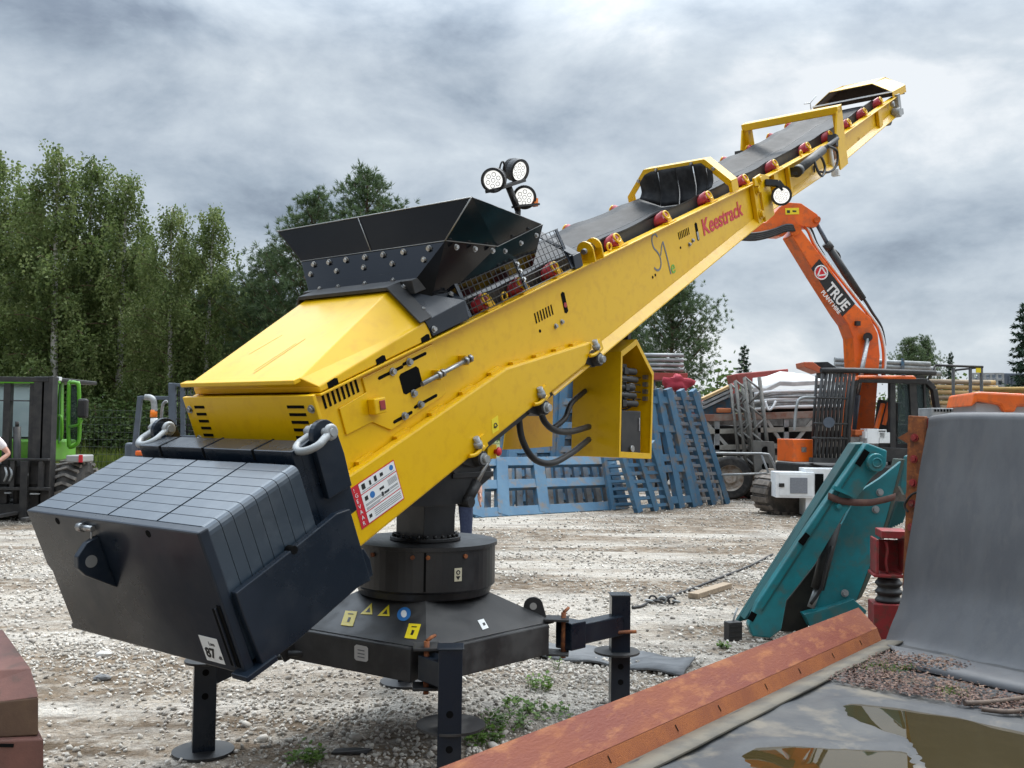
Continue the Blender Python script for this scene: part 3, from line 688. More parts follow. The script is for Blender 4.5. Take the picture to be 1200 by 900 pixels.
# -------- feed hopper
def tri(mb, *p, th=0.010, inward=None):
    p = [Vector(x) for x in p]; n_ = (p[1]-p[0]).cross(p[2]-p[0]).normalized()
    mb.slab(p, n_*th)
hop = MB()
R = lambda s: T(-0.284, s*0.741, 0.638); S_ = lambda s: T(-0.334, s*0.551, 0.454); B_ = lambda s: T(-0.47, s*0.40, 0.292)
Er = lambda s: T(0.503, s*0.552, 0.349); M_ = lambda s: T(0.119, s*0.505, 0.319); D_ = lambda s: T(-0.40, s*0.37, 0.10); D2 = lambda s: T(0.56, s*0.37, 0.10)
hop.slab([R(-1), R(1), S_(1), S_(-1)], A_*0.010)
h1 = hop.build('hopper', GLOSSBLK, SX, 0.002)
hop = MB(); hop.slab([S_(-1), S_(1), B_(1), B_(-1)], A_*0.010); hop.build('hopper_front_plate', GLOSSBLK, h1, 0.002)
for s in (1, -1):
    hop = MB()
    for t in ((R(s), Er(s), M_(s)), (R(s), M_(s), S_(s))):
        n_ = (t[1]-t[0]).cross(t[2]-t[0]).normalized(); n_ = n_ if n_.y*s > 0 else -n_
        hop.slab(t, n_*0.008)
    hop.build('hopper_wing', GLOSSBLK, h1)
    hop = MB()
    for t in ((S_(s), M_(s), D_(s)), (M_(s), Er(s), D2(s)), (M_(s), D2(s), D_(s)), (S_(s), D_(s), B_(s))):
        n_ = (t[1]-t[0]).cross(t[2]-t[0]).normalized(); n_ = n_ if n_.y*s > 0 else -n_
        hop.slab(t, n_*0.008)
    hop.build('hopper_side_plate', GLOSSBLK, h1)
hop = MB(); hop.slab([Er(-1), Er(1), D2(1), D2(-1)], A_*0.01); hop.build('hopper_rear_plate', GLOSSBLK, h1)
# seams where the panels meet (bright bare edges)
EDGE = pm('bare_steel_edge', (0.30, 0.30, 0.29), rough=0.4, metal=0.5)
m = MB(1)
nrmF = -A_*0.004
m.tube([R(1)+nrmF, S_(1)+nrmF], 0.0035, 6); m.tube([R(-1)+nrmF, R(1)+nrmF], 0.0030, 6); m.tube([S_(-1)+nrmF, S_(1)+nrmF], 0.0022, 6)
mt, mb_ = R(-1).lerp(R(1), 0.46), S_(-1).lerp(S_(1), 0.52)
m.tube([mt+nrmF, mb_+nrmF], 0.003, 6)
m.tube([S_(1)+N_*0.003, M_(1)+N_*0.004, Er(1)+N_*0.003], 0.0022, 6)
m.build('panel_seam', EDGE, h1)
m = MB(1)
for t in (0.10, 0.22, 0.35, 0.49, 0.62, 0.76, 0.93):
    m.bolt(S_(-1).lerp(S_(1), t)*0.85+B_(-1).lerp(B_(1), t)*0.15-A_*0.002, -A_, 0.012, 0.016)
for t in (0.06, 0.28, 0.50, 0.72, 0.95):
    m.bolt(S_(-1).lerp(S_(1), t)*0.56+B_(-1).lerp(B_(1), t)*0.44-A_*0.002, -A_, 0.011, 0.014)
for t in (0.12, 0.3, 0.55, 0.8): m.bolt(S_(-1).lerp(S_(1), t)*0.1+B_(-1).lerp(B_(1), t)*0.9-A_*0.002, -A_, 0.009, 0.012)
for t in (0.15, 0.5, 0.85): m.bolt(S_(1).lerp(M_(1), t)-E_*0.03+N_*0.006, N_, 0.011, 0.014)
for t in (0.1, 0.45, 0.8): m.bolt(M_(1).lerp(Er(1), t)-E_*0.04+N_*0.006, N_, 0.010, 0.014)
m.build('hopper_bolt', STEEL, h1)
# throat cover between hood and hopper
for s in (-1, 1):
    m = MB(); m.add([T(-0.575, s*0.33, 0.296), T(-0.215, s*0.33, 0.235), T(-0.545, s*0.478, 0.100), T(-0.215, s*0.478, 0.115), T(-0.515, s*0.478, 0.012), T(-0.215, s*0.478, 0.012), T(-0.515, s*0.36, 0.012), T(-0.215, s*0.36, 0.012)],
          [(0, 1, 3, 2), (2, 3, 5, 4), (4, 5, 7, 6), (6, 7, 1, 0), (0, 2, 4, 6), (1, 7, 5, 3)])
    cov = m.build('throat_cover', CHAR, SX, 0.004)
m = MB(); m.slab([T(-0.43, c, e) for c, e in ((-0.42, 0.03), (0.42, 0.03), (0.40, 0.12), (0.30, 0.26), (0.30, 0.34), (-0.30, 0.34), (-0.30, 0.26), (-0.40, 0.12))], A_*0.006); m.build('throat_wall', MACH, SX)
m = MB(); hexs(m, -0.605, -0.42, -0.335, 0.335, 0.285, 0.305); hexs(m, -0.50, -0.30, 0.30, 0.415, 0.235, 0.306); hexs(m, -0.50, -0.30, -0.415, -0.30, 0.235, 0.306); m.bar(T(-0.555, 0.33, 0.30), T(-0.545, 0.485, 0.105), 0.10, 0.012, A_.cross(Vector((0, 1, 0)))); m.bar(T(-0.555, -0.33, 0.30), T(-0.545, -0.485, 0.105), 0.10, 0.012, A_.cross(Vector((0, 1, 0))))
m.build('rubber_collar', MACH, cov, 0.003)
m = MB(1)
for a, e in ((-0.50, 0.045),): m.bolt(T(a, 0.479, e), N_, 0.012, 0.016)
for a, c, e in ((-0.50, 0.44, 0.15), (-0.27, 0.44, 0.165), (-0.50, 0.35, 0.275), (-0.27, 0.35, 0.225)): m.bolt(T(a, c, e), (0, -0.6, 0.7), 0.011, 0.014)
m.build('cover_bolt', STEEL, cov)
# wire mesh guard over the feed rollers
for s in (1, -1):
    m = MB(); g0 = lambda a, t: T(a, s*(0.474-0.060*t), 0.018+0.245*t)
    for j in range(8): m.tube([g0(-0.215, j/7), g0(0.84, j/7)], 0.0032, 5)
    for i in range(25):
        a = -0.205+1.04*i/24; m.tube([g0(a, 0), g0(a, 1)], 0.0024, 5)
    gd = m.build('mesh_guard', WIREG, SX)
    m = MB(1); m.bar(g0(0.335, 0.02), g0(0.335, 1.0), 0.028, 0.006, (0, -s, 0.4)); m.bar(g0(0.82, 0), g0(0.82, 1.0), 0.03, 0.006, (0, -s, 0.4)); m.bar(g0(-0.2, 0), g0(-0.2, 1.0), 0.03, 0.006, (0, -s, 0.4)); m.build('guard_strap', CHAR, gd)
    m = MB(1)
    for t in (0.25, 0.45, 0.62, 0.85): m.bolt(g0(0.335, t)+Vector((0, -s*0.004, 0)), (0, -s, 0.4), 0.010, 0.013)
    m.build('guard_bolt', STEEL, gd)
m = MB()
for s in (1, -1):
    m.slab([T(0.84, s*0.478, 0.085), T(0.93, s*0.478, 0.075), T(0.70, s*0.30, 0.335), T(0.60, s*0.30, 0.345)], E_*0.010)
    hexs(m, 0.84, 0.93, s*0.445, s*0.482, 0.004, 0.09)
m.slab([T(0.60, -0.30, 0.345), T(0.60, 0.30, 0.345), T(0.70, 0.30, 0.335), T(0.70, -0.30, 0.335)], E_*0.010)
m.build('guard_end_plate', CHAR, SX, 0.003)

# -------- curtain arch, roll hoop, tip hood
arch = MB(); ap_ = [(0.473, 0.005), (0.473, 0.10), (0.277, 0.30), (-0.277, 0.30), (-0.473, 0.10), (-0.473, 0.005)]
for i in range(5):
    (c0, e0), (c1, e1) = ap_[i], ap_[i+1]
    n2 = Vector((e1-e0, -(c1-c0))).normalized()*0.034
    if n2.y > 0 and i in (2,): n2 = -n2
    inn = [(c0*0.93 if i not in (1, 3) else c0-0.02*np.sign(c0), e0), (c1*0.93, e1)]
    # channel: outer web and a face flange
    arch.slab([T(3.22, c0, e0), T(3.34, c0, e0), T(3.34, c1, e1), T(3.22, c1, e1)], E_*-0.008 if i in (1, 2, 3) else N_*(-0.008 if c0 > 0 else 0.008))
    w0, w1 = (max(abs(c0)-0.028, 0)*np.sign(c0), e0-(0.04 if 0 < i else 0)), (max(abs(c1)-0.028, 0)*np.sign(c1), e1-(0.04 if i < 4 else 0))
    arch.slab([T(3.219, c0, e0), T(3.219, c1, e1), T(3.219, w1[0], w1[1]), T(3.219, w0[0], w0[1])], A_*0.008)
archo = arch.build('curtain_arch', YEL, SX, 0.002)
m = MB(1)
for c, e in ((0.34, 0.215), (-0.34, 0.215), (0.16, 0.28), (-0.16, 0.28)): m.bolt(T(3.218, c, e), -A_, 0.011, 0.014)
m.build('arch_bolt', STEEL, archo)
cxs = [-0.33, -0.145, 0.025, 0.175, 0.285, 0.335]
for i in range(5):
    c0, c1 = cxs[i]+0.004, cxs[i+1]-0.004; grid = []
    for j in range(9):
        t = j/8; grid.append([T(3.205-0.05*max(0, t-0.6)**1.5*4+0.006*math.sin(i*2.1+t*3), c, (min(0.275, 0.275-(max(0, abs(c)-0.25))*1.0))*(1-t)+(trough(c)+0.006)*t) for c in np.linspace(c0, c1, 4)])
    m = MB(); m.sheet(grid, A_*0.010); m.build('rubber_curtain', RUB, SX)
for s in (1, -1):
    m = MB(); plate(m, [(5.66, -0.30), (5.90, -0.285), (5.93, 0.30), (5.78, 0.245), (5.66, 0.03)], s*0.503, 0.018); m.build('hoop_plate', YEL, SX, 0.004)
    m = MB(); hexs(m, 5.80, 5.92, s*0.44, s*0.498, -0.01, 0.26); m.build('hoop_leg', YEL, SX, 0.004)
m = MB(); hexs(m, 5.79, 5.93, -0.503, 0.503, 0.225, 0.298); m.build('hoop_bar', YEL, SX, 0.008)
m = MB()
th_ = [(0.462, -0.01), (0.462, 0.07), (0.25, 0.205), (-0.25, 0.205), (-0.462, 0.07), (-0.462, -0.01)]
for i in range(5):
    (c0, e0), (c1, e1) = th_[i], th_[i+1]
    m.slab([T(7.82, c0, e0), T(8.36, c0, e0-0.02), T(8.36, c1, e1-0.03), T(7.82, c1, e1)], Vector((0, 0, -0.006)) if i in (1, 2, 3) else Vector((0, 0.006 if c0 > 0 else -0.006, 0)))
tip = m.build('tip_hood', YEL, SX)
m = MB(); m.slab([T(8.355, c, e-0.025) for c, e in th_], A_*0.006); m.build('hood_end_plate', YEL, tip)
m = MB()
for i in range(1, 4):
    (c0, e0), (c1, e1) = th_[i], th_[i+1]; k = 0.985
    m.slab([T(7.825, c0*k, e0-0.008), T(8.35, c0*k, e0-0.032), T(8.35, c1*k, e1-0.036), T(7.825, c1*k, e1-0.008)], Vector((0, 0, -0.008)))
m.slab([T(8.345, c*0.97, e-0.04) for c, e in th_], A_*-0.008)
m.build('rubber_liner', pm('brown_liner', (0.035, 0.024, 0.018), (0.05, 0.036, 0.028), 6, rough=0.7), tip)
m = MB(); m.bar(T(7.80, -0.46, 0.075), T(7.80, 0.46, 0.075), 0.012, 0.016); m.tube([T(7.3, -0.30, 0.05), T(7.3, -0.30, 0.19), T(7.36, -0.24, 0.25)], 0.006, 6); m.tube([T(7.3, -0.30, 0.19), T(7.26, -0.36, 0.20)], 0.006, 6); m.build('belt_sensor', WPAINT, SX)
m = MB(); m.box(T(7.93, 0.47, -0.08), (0.10, 0.05, 0.20), Matrix.Rotation(-TH, 3, 'Y')); m.cyl(T(7.80, 0.44, -0.165), T(7.80, 0.53, -0.165), 0.055, n=14); m.box(T(8.02, 0.44, -0.20), (0.16, 0.08, 0.07), Matrix.Rotation(-TH, 3, 'Y')); m.cyl(T(7.7, 0.46, -0.05), T(7.7, 0.5, -0.05), 0.03, n=12)
m.build('drive_motor', GALV, SX, 0.004)
# ribs, hinge plates, fold ram at the tip section
for s in (1, -1):
    m = MB(1)
    for a0, a1 in ((4.08, 4.17), (4.42, 4.46), (7.18, 7.30)): hexs(m, a0, a1, s*0.435, s*0.470, eb(a0)+0.02, -0.012)
    m.build('tip_rib', YEL, SX, 0.003)
    m = MB()
    plate(m, [(3.70, -0.34), (3.90, -0.325), (3.90, 0.01), (3.74, 0.055), (3.60, 0.045), (3.60, -0.02), (3.70, -0.04)], s*0.500, 0.02)
    hexs(m, 3.60, 3.70, s*0.442, s*0.480, -0.33, -0.012)
    hg = m.build('hinge_plate', YEL, SX, 0.004)
    m = MB(1); m.bolt(T(3.66, s*0.482, -0.265), N_*s, 0.028, 0.028); m.bolt(T(3.66, s*0.482, -0.06), N_*s, 0.028, 0.028); m.bolt(T(3.70, s*0.502, 0.015), N_*s, 0.024, 0.02); m.build('hinge_bolt', YEL, hg)
    m = MB(); m.cyl(T(4.52, s*0.52, -0.075), T(5.18, s*0.52, -0.02), 0.042, n=16); m.cyl(T(4.47, s*0.52, -0.079), T(4.54, s*0.52, -0.073), 0.05, n=16); m.cyl(T(5.18, s*0.52, -0.02), T(5.62, s*0.52, 0.012), 0.022, n=12); m.box(T(4.50, s*0.485, -0.08), (0.06, 0.08, 0.07)); m.box(T(5.60, s*0.485, 0.0), (0.07, 0.08, 0.11))
    ram = m.build('fold_ram', MACH, SX)
    m = MB(1)
    m.tube(smooth([T(4.85, s*0.55, -0.06), T(4.83, s*0.58, -0.16), T(4.95, s*0.57, -0.22), T(5.10, s*0.55, -0.17), T(5.05, s*0.55, -0.07), T(4.95, s*0.55, -0.03)], 6), 0.012, 8)
    m.tube(smooth([T(5.28, s*0.54, 0.0), T(5.42, s*0.57, -0.08), T(5.36, s*0.57, -0.20), T(5.2, s*0.55, -0.23), T(5.05, s*0.5, -0.19)], 6), 0.012, 8)
    m.build('ram_hose', MACH, ram)
m = MB(); m.cyl(T(5.57, 0.46, -0.03), T(5.57, 0.46, -0.33), 0.020, n=10); m.box(T(5.60, 0.47, -0.31), (0.05, 0.07, 0.06)); m.build('locking_strut', WPAINT, SX)

# -------- lamps
def lamp(mb_body, c, d, r):
    d = Vector(d).normalized(); c = Vector(c)
    mb_body.lathe([(0, -r*1.05), (r*0.55, -r*1.05), (r*0.92, -r*0.55), (r, -0.004), (r, 0.02), (r*0.80, 0.024), (r*0.78, 0.006), (0, 0.006)], c, d, 28, False)
    for k in range(4):
        mb_body.lathe([(r*0.55+r*0.09*k, -r*1.0+k*r*0.14), (r*0.86+r*0.03*k, -r*1.0+k*r*0.14), (r*0.86+r*0.03*k, -r*0.95+k*r*0.14), (r*0.55+r*0.09*k, -r*0.95+k*r*0.14)], c, d, 20, False)
def lens(c, d, r, parent):
    d = Vector(d).normalized(); c = Vector(c); m = MB(); m.lathe([(0, 0.012), (r*0.76, 0.012), (r*0.76, 0.004)], c, d, 28, False); o = m.build('lamp_lens', LAMP, parent)
    m = MB(1); a = d.orthogonal().normalized(); b = d.cross(a)
    for k in range(7):
        q = c + d*0.0125 + ((a*math.cos(k*1.047)+b*math.sin(k*1.047))*r*0.46 if k < 6 else Vector((0, 0, 0)))
        m.ring(q, d, r*0.16, r*0.025, 12, 4)
    m.build('reflector_ring', GREYP, o)
mast0 = MF.Y(607, 246, -0.22); mastT = MF.Y(596, 219, -0.22)
m = MB(); m.cyl(T(0.62, 0.22, 0.14), mast0, 0.018, n=10); m.cyl(mast0, mastT, 0.020, n=12)
pl = [MF.Y(574, 224, -0.22), MF.Y(611, 212, -0.22)]
m.bar(pl[0], pl[1], 0.07, 0.018); p3 = MF.Y(614, 243, -0.24); m.bar(MF.Y(603, 242, -0.22), MF.Y(629, 240, -0.26), 0.06, 0.012)
mast = m.build('lamp_mast', MACH, SX)
toc = lambda p, dx=0, dz=0: (MF.loc(CAMP)-p).normalized()
for (px, py, r, turn) in ((578.5, 211, 0.0735, 0.15), (607, 200, 0.073, -0.85), (614.5, 231, 0.073, 0.0)):
    p = MF.Y(px, py, -0.22); d = Matrix.Rotation(-turn if turn < 0 else -turn, 3, 'Z') @ toc(p); d.z -= 0.12
    d = Matrix.Rotation(0.75 if turn < -0.5 else (-0.25 if turn > 0.1 else 0.05), 3, 'Z') @ toc(p); d.z -= 0.10
    m = MB(); lamp(m, p, d, r); b_ = m.build('work_lamp', MACH, mast); lens(p, d, r, b_) if False else None
    lens(p, d, r, mast)
m = MB(); m.box(MF.Y(626, 237, -0.26), (0.035, 0.035, 0.05)); m.build('amber_marker', AMBER, mast)
m = MB(1); m.tube(smooth([MF.Y(584, 205, -0.22), MF.Y(587, 192, -0.24), MF.Y(590, 190, -0.24), MF.Y(592, 200, -0.22)], 5), 0.006, 6); m.tube(smooth([MF.Y(600, 228, -0.22), MF.Y(604, 236, -0.25), MF.Y(606, 244, -0.22)], 5), 0.005, 6); m.build('lamp_cable', MACH, mast)
m = MB(); pb = T(3.86, 0.60, -0.165); dl_ = toc(pb); lamp(m, pb, dl_, 0.085); m.bar(T(3.80, 0.50, -0.03), T(3.86, 0.58, -0.06), 0.05, 0.05); m.bar(T(3.86, 0.58, -0.05), T(3.88, 0.615, -0.12), 0.03, 0.05)
bl = m.build('beam_lamp', MACH, SX); lens(pb, dl_, 0.085, bl)
# -------- counterweight
cw = MB(); cw.slab([T(-2.19, c, e) for c, e in ((-0.66, -0.222), (-0.66, -0.50), (-0.635, -0.53), (-0.635, -0.80), (-0.66, -0.812), (-0.655, -0.834), (0.66, -0.834), (0.66, -0.222))], A_*0.05)
hexs(cw, -2.14, -1.55, -0.62, 0.62, -0.82, -0.79)
CWT = cw.build('counterweight', CHAR, SX, 0.008)
gro = [-0.66, -0.395, -0.050, 0.315, 0.648]
m = MB(1); ns = 8
for i in range(ns):
    a0 = -2.138+(0.476/ns)*i; a1 = a0+0.476/ns-0.0022; et = -0.224+0.090*(a0+2.138)
    for j in range(4):
        c0, c1 = gro[j]+(0.007 if j else 0), gro[j+1]-(0.007 if j < 3 else 0)
        if j == 3:  # rounded outer end
            pts = [(c0, et), (c1-0.036, et), (c1-0.022, et-0.003), (c1-0.010, et-0.010), (c1-0.003, et-0.022), (c1, et-0.036), (c1, -0.80), (c0, -0.80)]
        else: pts = [(c0, et), (c1, et), (c1, -0.80), (c0, -0.80)]
        m.slab([T(a0, c, e) for c, e in pts], T(a1, 0, 0.090*(a1-a0))-T(a0, 0, 0))
m.build('weight_slab', SLATE, CWT, 0.0012)
m = MB(); hexs(m, -2.138, -1.664, -0.655, 0.60, -0.79, -0.240); m.build('slab_core', SLOT, CWT)
for s in (1, -1):
    m = MB()
    plate(m, [(-2.137, -0.50), (-1.84, -0.472), (-1.575, -0.44), (-1.50, -0.455), (-1.50, -0.80), (-1.58, -0.79), (-1.95, -0.827), (-2.125, -0.83), (-2.137, -0.60)], s*0.690, 0.035); m.build('side_cheek', CHAR, CWT, 0.004)
    m = MB(); plate(m, [(-1.53, -0.66), (-1.47, -0.66), (-1.45, -0.72), (-1.46, -0.80), (-1.53, -0.80)], s*0.665, 0.05); m.build('corner_stop', CHAR, CWT, 0.004)
m = MB(); hexs(m, -1.62, -1.50, -0.575, 0.575, -0.82, -0.142)
for s in (1, -1): plate(m, [(-1.58, -0.83), (-1.58, -0.145), (-1.50, -0.13), (-1.37, -0.33), (-1.37, -0.53), (-1.49, -0.54), (-1.49, -0.80)], s*0.577, 0.06)
m.build('carrier_plate', CHAR, CWT, 0.005)
m = MB(1)
for c in gro[1:4]: hexs(m, -1.6225, -1.4975, c-0.006, c+0.006, -0.19, -0.1405)
for c in (gro[1], gro[3]): m.cyl(T(-2.1915, c, -0.255), T(-2.189, c, -0.255), 0.016, n=12)
m.cyl(T(-1.83, 0.6915, -0.478), T(-1.83, 0.65, -0.478), 0.018, n=8)
m.build('groove', SLOT, CWT)
# shackle lugs and shackles
for s in (1, -1):
    m = MB(); cy = s*0.60; ang = [math.pi*k/12 for k in range(13)]
    pts = [(-1.455+0.068*math.cos(t), -0.135+0.068*math.sin(t)) for t in ang] + [(-1.53, -0.40), (-1.39, -0.40), (-1.38, -0.25)]
    plate(m, pts, cy+0.012*s, 0.03); lg = m.build('shackle_lug', CHAR, CWT, 0.004)
    m = MB(); pc = T(-1.455, cy, -0.120); out = (-A_*0.93-E_*0.22).normalized()
    m.cyl(pc+N_*0.075, pc-N_*0.075, 0.018, n=12); m.cyl(pc-N_*0.060, pc-N_*0.095, 0.026, n=6); m.ring(pc+N_*0.055, N_, 0.024, 0.013, 14, 8); m.ring(pc-N_*0.050, N_, 0.024, 0.013, 14, 8)
    bow = [pc+N_*0.054+out*0.01, pc+N_*0.058+out*0.04]+[pc+out*(0.075+0.066*math.sin(t))+N_*(0.068*math.cos(t)) for t in np.linspace(0.1, math.pi-0.1, 13)]+[pc-N_*0.056+out*0.04, pc-N_*0.050+out*0.01]
    m.tube(bow, 0.017, 10); m.build('shackle', GALV, lg)
# front lug, pin, tags
m = MB(); lugp = [(-2.19, -0.30), (-2.245, -0.305), (-2.30, -0.34), (-2.315, -0.385), (-2.295, -0.43), (-2.19, -0.545)]
m.slab([T(a, -0.085, e) for a, e in lugp], (0, 0.035, 0)); lg = m.build('lifting_lug', CHAR, CWT, 0.004)
m = MB(); m.cyl(T(-2.255, -0.0835, -0.385), T(-2.255, -0.1215, -0.385), 0.026, n=18); m.build('lug_hole', pm('bare_dull_steel', (0.16, 0.16, 0.155), rough=0.5), lg)
m = MB(); m.cyl(T(-2.20, -0.085, -0.262), T(-2.20, -0.19, -0.262), 0.013, n=10); m.cyl(T(-2.20, -0.165, -0.262), T(-2.20, -0.20, -0.262), 0.020, n=8); m.tube([T(-2.20, -0.10, -0.262), T(-2.215, -0.105, -0.31), T(-2.20, -0.10, -0.36)], 0.004, 6); m.build('locking_pin', STEEL, lg)
m = MB(); m.slab([T(-2.1915, c, e) for c, e in ((0.425, -0.805), (0.545, -0.805), (0.545, -0.690), (0.425, -0.690))], -A_*0.001); st = m.build('noise_label', WHITE, CWT, 0)
text('number', '87', 0.062, BLACKP, st, T(-2.1928, 0.438, -0.785), N_, E_, 0.0006, bold=0.002)
text('unit', 'dB', 0.022, BLACKP, st, T(-2.1928, 0.518, -0.785), N_, E_, 0.0006)
text('measure', 'Lwa', 0.024, BLACKP, st, T(-2.1928, 0.480, -0.727), N_, E_, 0.0006)
m = MB(1); hexs(m, -2.1925, -2.189, 0.585, 0.612, -0.80, -0.55); hexs(m, -2.1925, -2.189, 0.622, 0.645, -0.80, -0.53); m.build('slide_channel', SLOT, CWT)
m = MB(); hexs(m, -2.215, -2.06, 0.60, 0.70, -0.842, -0.818); hexs(m, -2.20, -2.19, 0.612, 0.621, -0.80, -0.54); m.build('channel_foot', CHAR, CWT, 0.004)

# -------- slewing base
rot2 = lambda x, y: (x*MF.x.x+y*MF.x.y, x*MF.y.x+y*MF.y.y)      # world offset from the slew axis to the conveyor's frame
def W2(x, y, z): a, b = rot2(x, y); return Vector((a, b, z))
m = MB(); m.lathe([(0, 1.050), (0.408, 1.050), (0.408, 1.030), (0.397, 1.028), (0.397, 0.815), (0.38, 0.800), (0.37, 0.765), (0, 0.765)], (0, 0, 0), n=64, smooth=False)
drum = m.build('slew_drum', BLK, SX)
m = MB(); m.box((0, 0, 0), (0.001, 0.001, 0.001))
m = MB(); a_ = math.atan2(*[rot2(0.035, -0.40)[k] for k in (1, 0)]); m.bar(Vector((math.cos(a_)*0.397, math.sin(a_)*0.397, 0.82)), Vector((math.cos(a_)*0.397, math.sin(a_)*0.397, 1.025)), 0.012, 0.004, (math.cos(a_), math.sin(a_), 0)); m.build('drum_seam', SLOT, drum)
m = MB(1)
for dx in (-0.03, 0.05, 0.24, -0.25): q = Vector((dx, -math.sqrt(0.397**2-dx*dx))); m.cyl(W2(q.x*1.0, q.y*1.0, 1.0), W2(q.x*1.03, q.y*1.03, 1.0), 0.012, n=8)
m.build('drum_bolt', RUST, drum)
ang = math.atan2(-0.355, 0.215); q0 = W2(0.398*math.cos(ang), 0.398*math.sin(ang), 0.905); tx = W2(-math.sin(ang), math.cos(ang), 0); ox = W2(math.cos(ang), math.sin(ang), 0)
m = MB(); m.slab([q0+tx*u+Vector((0, 0, v_))+ox*0.001 for u, v_ in ((-0.022, -0.035), (0.022, -0.035), (0.022, 0.035), (-0.022, 0.035))], ox*0.0012); lb = m.build('drum_label', pm('cream_label', (0.55, 0.50, 0.36), rough=0.5), drum)
m = MB(); m.ring(q0+ox*0.003+Vector((0, 0, 0.012)), ox, 0.010, 0.003, 12, 4); m.slab([q0+tx*u+Vector((0, 0, v_))+ox*0.0024 for u, v_ in ((-0.014, -0.008), (0.014, -0.008), (0, -0.028))], ox*0.001); m.build('label_mark', BLACKP, lb)
m = MB(); Rz = Matrix.Rotation(rad(-5), 3, 'Z'); m.box((0, 0, 1.24), (0.235, 0.235, 0.40), Rz); m.lathe([(0, 1.072), (0.20, 1.072), (0.20, 1.052), (0, 1.052)], (0, 0, 0), n=40, smooth=False)
colm = m.build('slew_column', BLK, SX, 0.003)
m = MB(1)
for k in range(24): t = 2*math.pi*k/24; m.cyl((0.178*math.cos(t), 0.178*math.sin(t), 1.072), (0.178*math.cos(t), 0.178*math.sin(t), 1.088), 0.011, n=6)
m.build('flange_bolt', MACH, colm)
# turret bracket carrying the beam
m = MB()
for s in (1, -1): plate(m, [(-0.95, -0.725), (-0.30, -0.672), (-0.22, -0.74), (-0.20, -0.90), (-0.50, -0.93), (-0.75, -0.83)], s*0.36, 0.02)
m.box((-0.02, 0, 1.43), (0.34, 0.74, 0.03))
hexs(m, -0.9, 0.75, -0.34, 0.34, -0.69, -0.66)
m.build('turret_bracket', BLK, SX, 0.003)
for a in (-0.43, 0.19, 0.83):
    e = -0.655+0.079*(a+0.456) if a < 0.702 else -0.53
    for s in (1, -1):
        m = MB(); m.slab([T(a-0.13, s*0.40, e-0.012), T(a+0.06, s*0.40, e+0.006), T(a+0.045, s*0.40, e-0.075), T(a-0.02, s*0.40, e-0.085)], (0, s*-0.09, 0)); m.cyl(T(a, s*0.39, e-0.04), T(a, s*0.53, e-0.04), 0.042, n=14)
        cb = m.build('clamp_bracket', MACH, SX, 0.003)
        m = MB(); m.bolt(T(a, s*0.53, e-0.04), N_*s, 0.022, 0.03); m.cyl(T(a+0.005, s*0.52, e+0.01), T(a-0.005, s*0.52, e+0.085), 0.017, n=8); m.cyl(T(a, s*0.52, e+0.03), T(a-0.002, s*0.52, e+0.055), 0.026, n=6); m.build('clamp_bolt', GALV, cb)
        m = MB(); m.tube(smooth([T(a-0.085, s*0.515, e+0.012), T(a-0.04, s*0.525, e+0.004), T(a+0.03, s*0.525, e+0.020)], 4), 0.012, 6); m.slab([T(a+0.02, s*0.50, e-0.01), T(a+0.075, s*0.50, e+0.005), T(a+0.065, s*0.50, e+0.075), T(a+0.03, s*0.50, e+0.07)], (0, s*-0.02, 0)); m.build('clamp_hook', YEL, cb)
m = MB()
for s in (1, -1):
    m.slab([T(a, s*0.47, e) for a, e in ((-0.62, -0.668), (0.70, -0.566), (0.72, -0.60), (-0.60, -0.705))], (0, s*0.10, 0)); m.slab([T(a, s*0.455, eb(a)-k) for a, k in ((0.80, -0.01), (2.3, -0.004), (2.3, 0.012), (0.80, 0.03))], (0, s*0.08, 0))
m.build('underside_shade_strip', MACH, SX)  # black strips added as the shadow line under arm and beam
# tilt rams with bright rods and the emergency stop
for s in (1, -1):
    q1, q2 = MF.Y(546, 588, -0.36), MF.Y(578, 527, -0.36)
    q1.y = -s*0.36; q2.y = -s*0.36
    m = MB(); m.cyl(q1, q1.lerp(q2, 0.36), 0.034, n=14); m.cyl(q1-Vector((0, 0.04, 0)), q1+Vector((0, 0.04, 0)), 0.03, n=12); rm_ = m.build('tilt_ram', MACH, SX)
    m = MB(); m.cyl(q1.lerp(q2, 0.3), q2, 0.017, n=12); m.build('ram_rod', STEEL, rm_)
ep = MF.Y(572, 529, -0.42); m = MB(); m.box(ep, (0.08, 0.06, 0.08)); es = m.build('emergency_stop', YEL, SX, 0.005)
ep2 = ep+Vector((0.02, -0.03, 0)); m = MB(); m.lathe([(0, 0.035), (0.022, 0.033), (0.026, 0.022), (0.012, 0.012), (0.012, 0.0), (0, 0)], ep2, (0.2, -1, 0), 16); m.build('stop_button', RED, es)
# square base frame, sloping skirt
crn = [W2(0.085, -0.81, 0), W2(0.77, -0.06, 0), W2(-0.05, 0.83, 0), W2(-0.80, -0.24, 0)]
up = lambda p, z: Vector((p.x, p.y, z))
fr = MB()
for i in range(4):
    p, q_ = up(crn[i], 0.525), up(crn[(i+1) % 4], 0.525); d = (q_-p).normalized(); inw = -Vector(((p+q_).x, (p+q_).y, 0)).normalized()
    fr.bar(p+d*0.10+inw*0.07, q_-d*0.10+inw*0.07, 0.14, 0.165)
BF = fr.build('base_frame', DUSTBLK, SX, 0.008)
ins = [c_*0.44 for c_ in crn]
sk = MB()
for i in range(4):
    j = (i+1) % 4; p, q_, r_, s_ = up(crn[i]*0.95, 0.612), up(crn[j]*0.95, 0.612), up(ins[j], 0.775), up(ins[i], 0.775)
    sk.slab([p, q_, r_, s_], (0, 0, -0.012))
SKT = sk.build('base_skirt', DUSTBLK, BF)
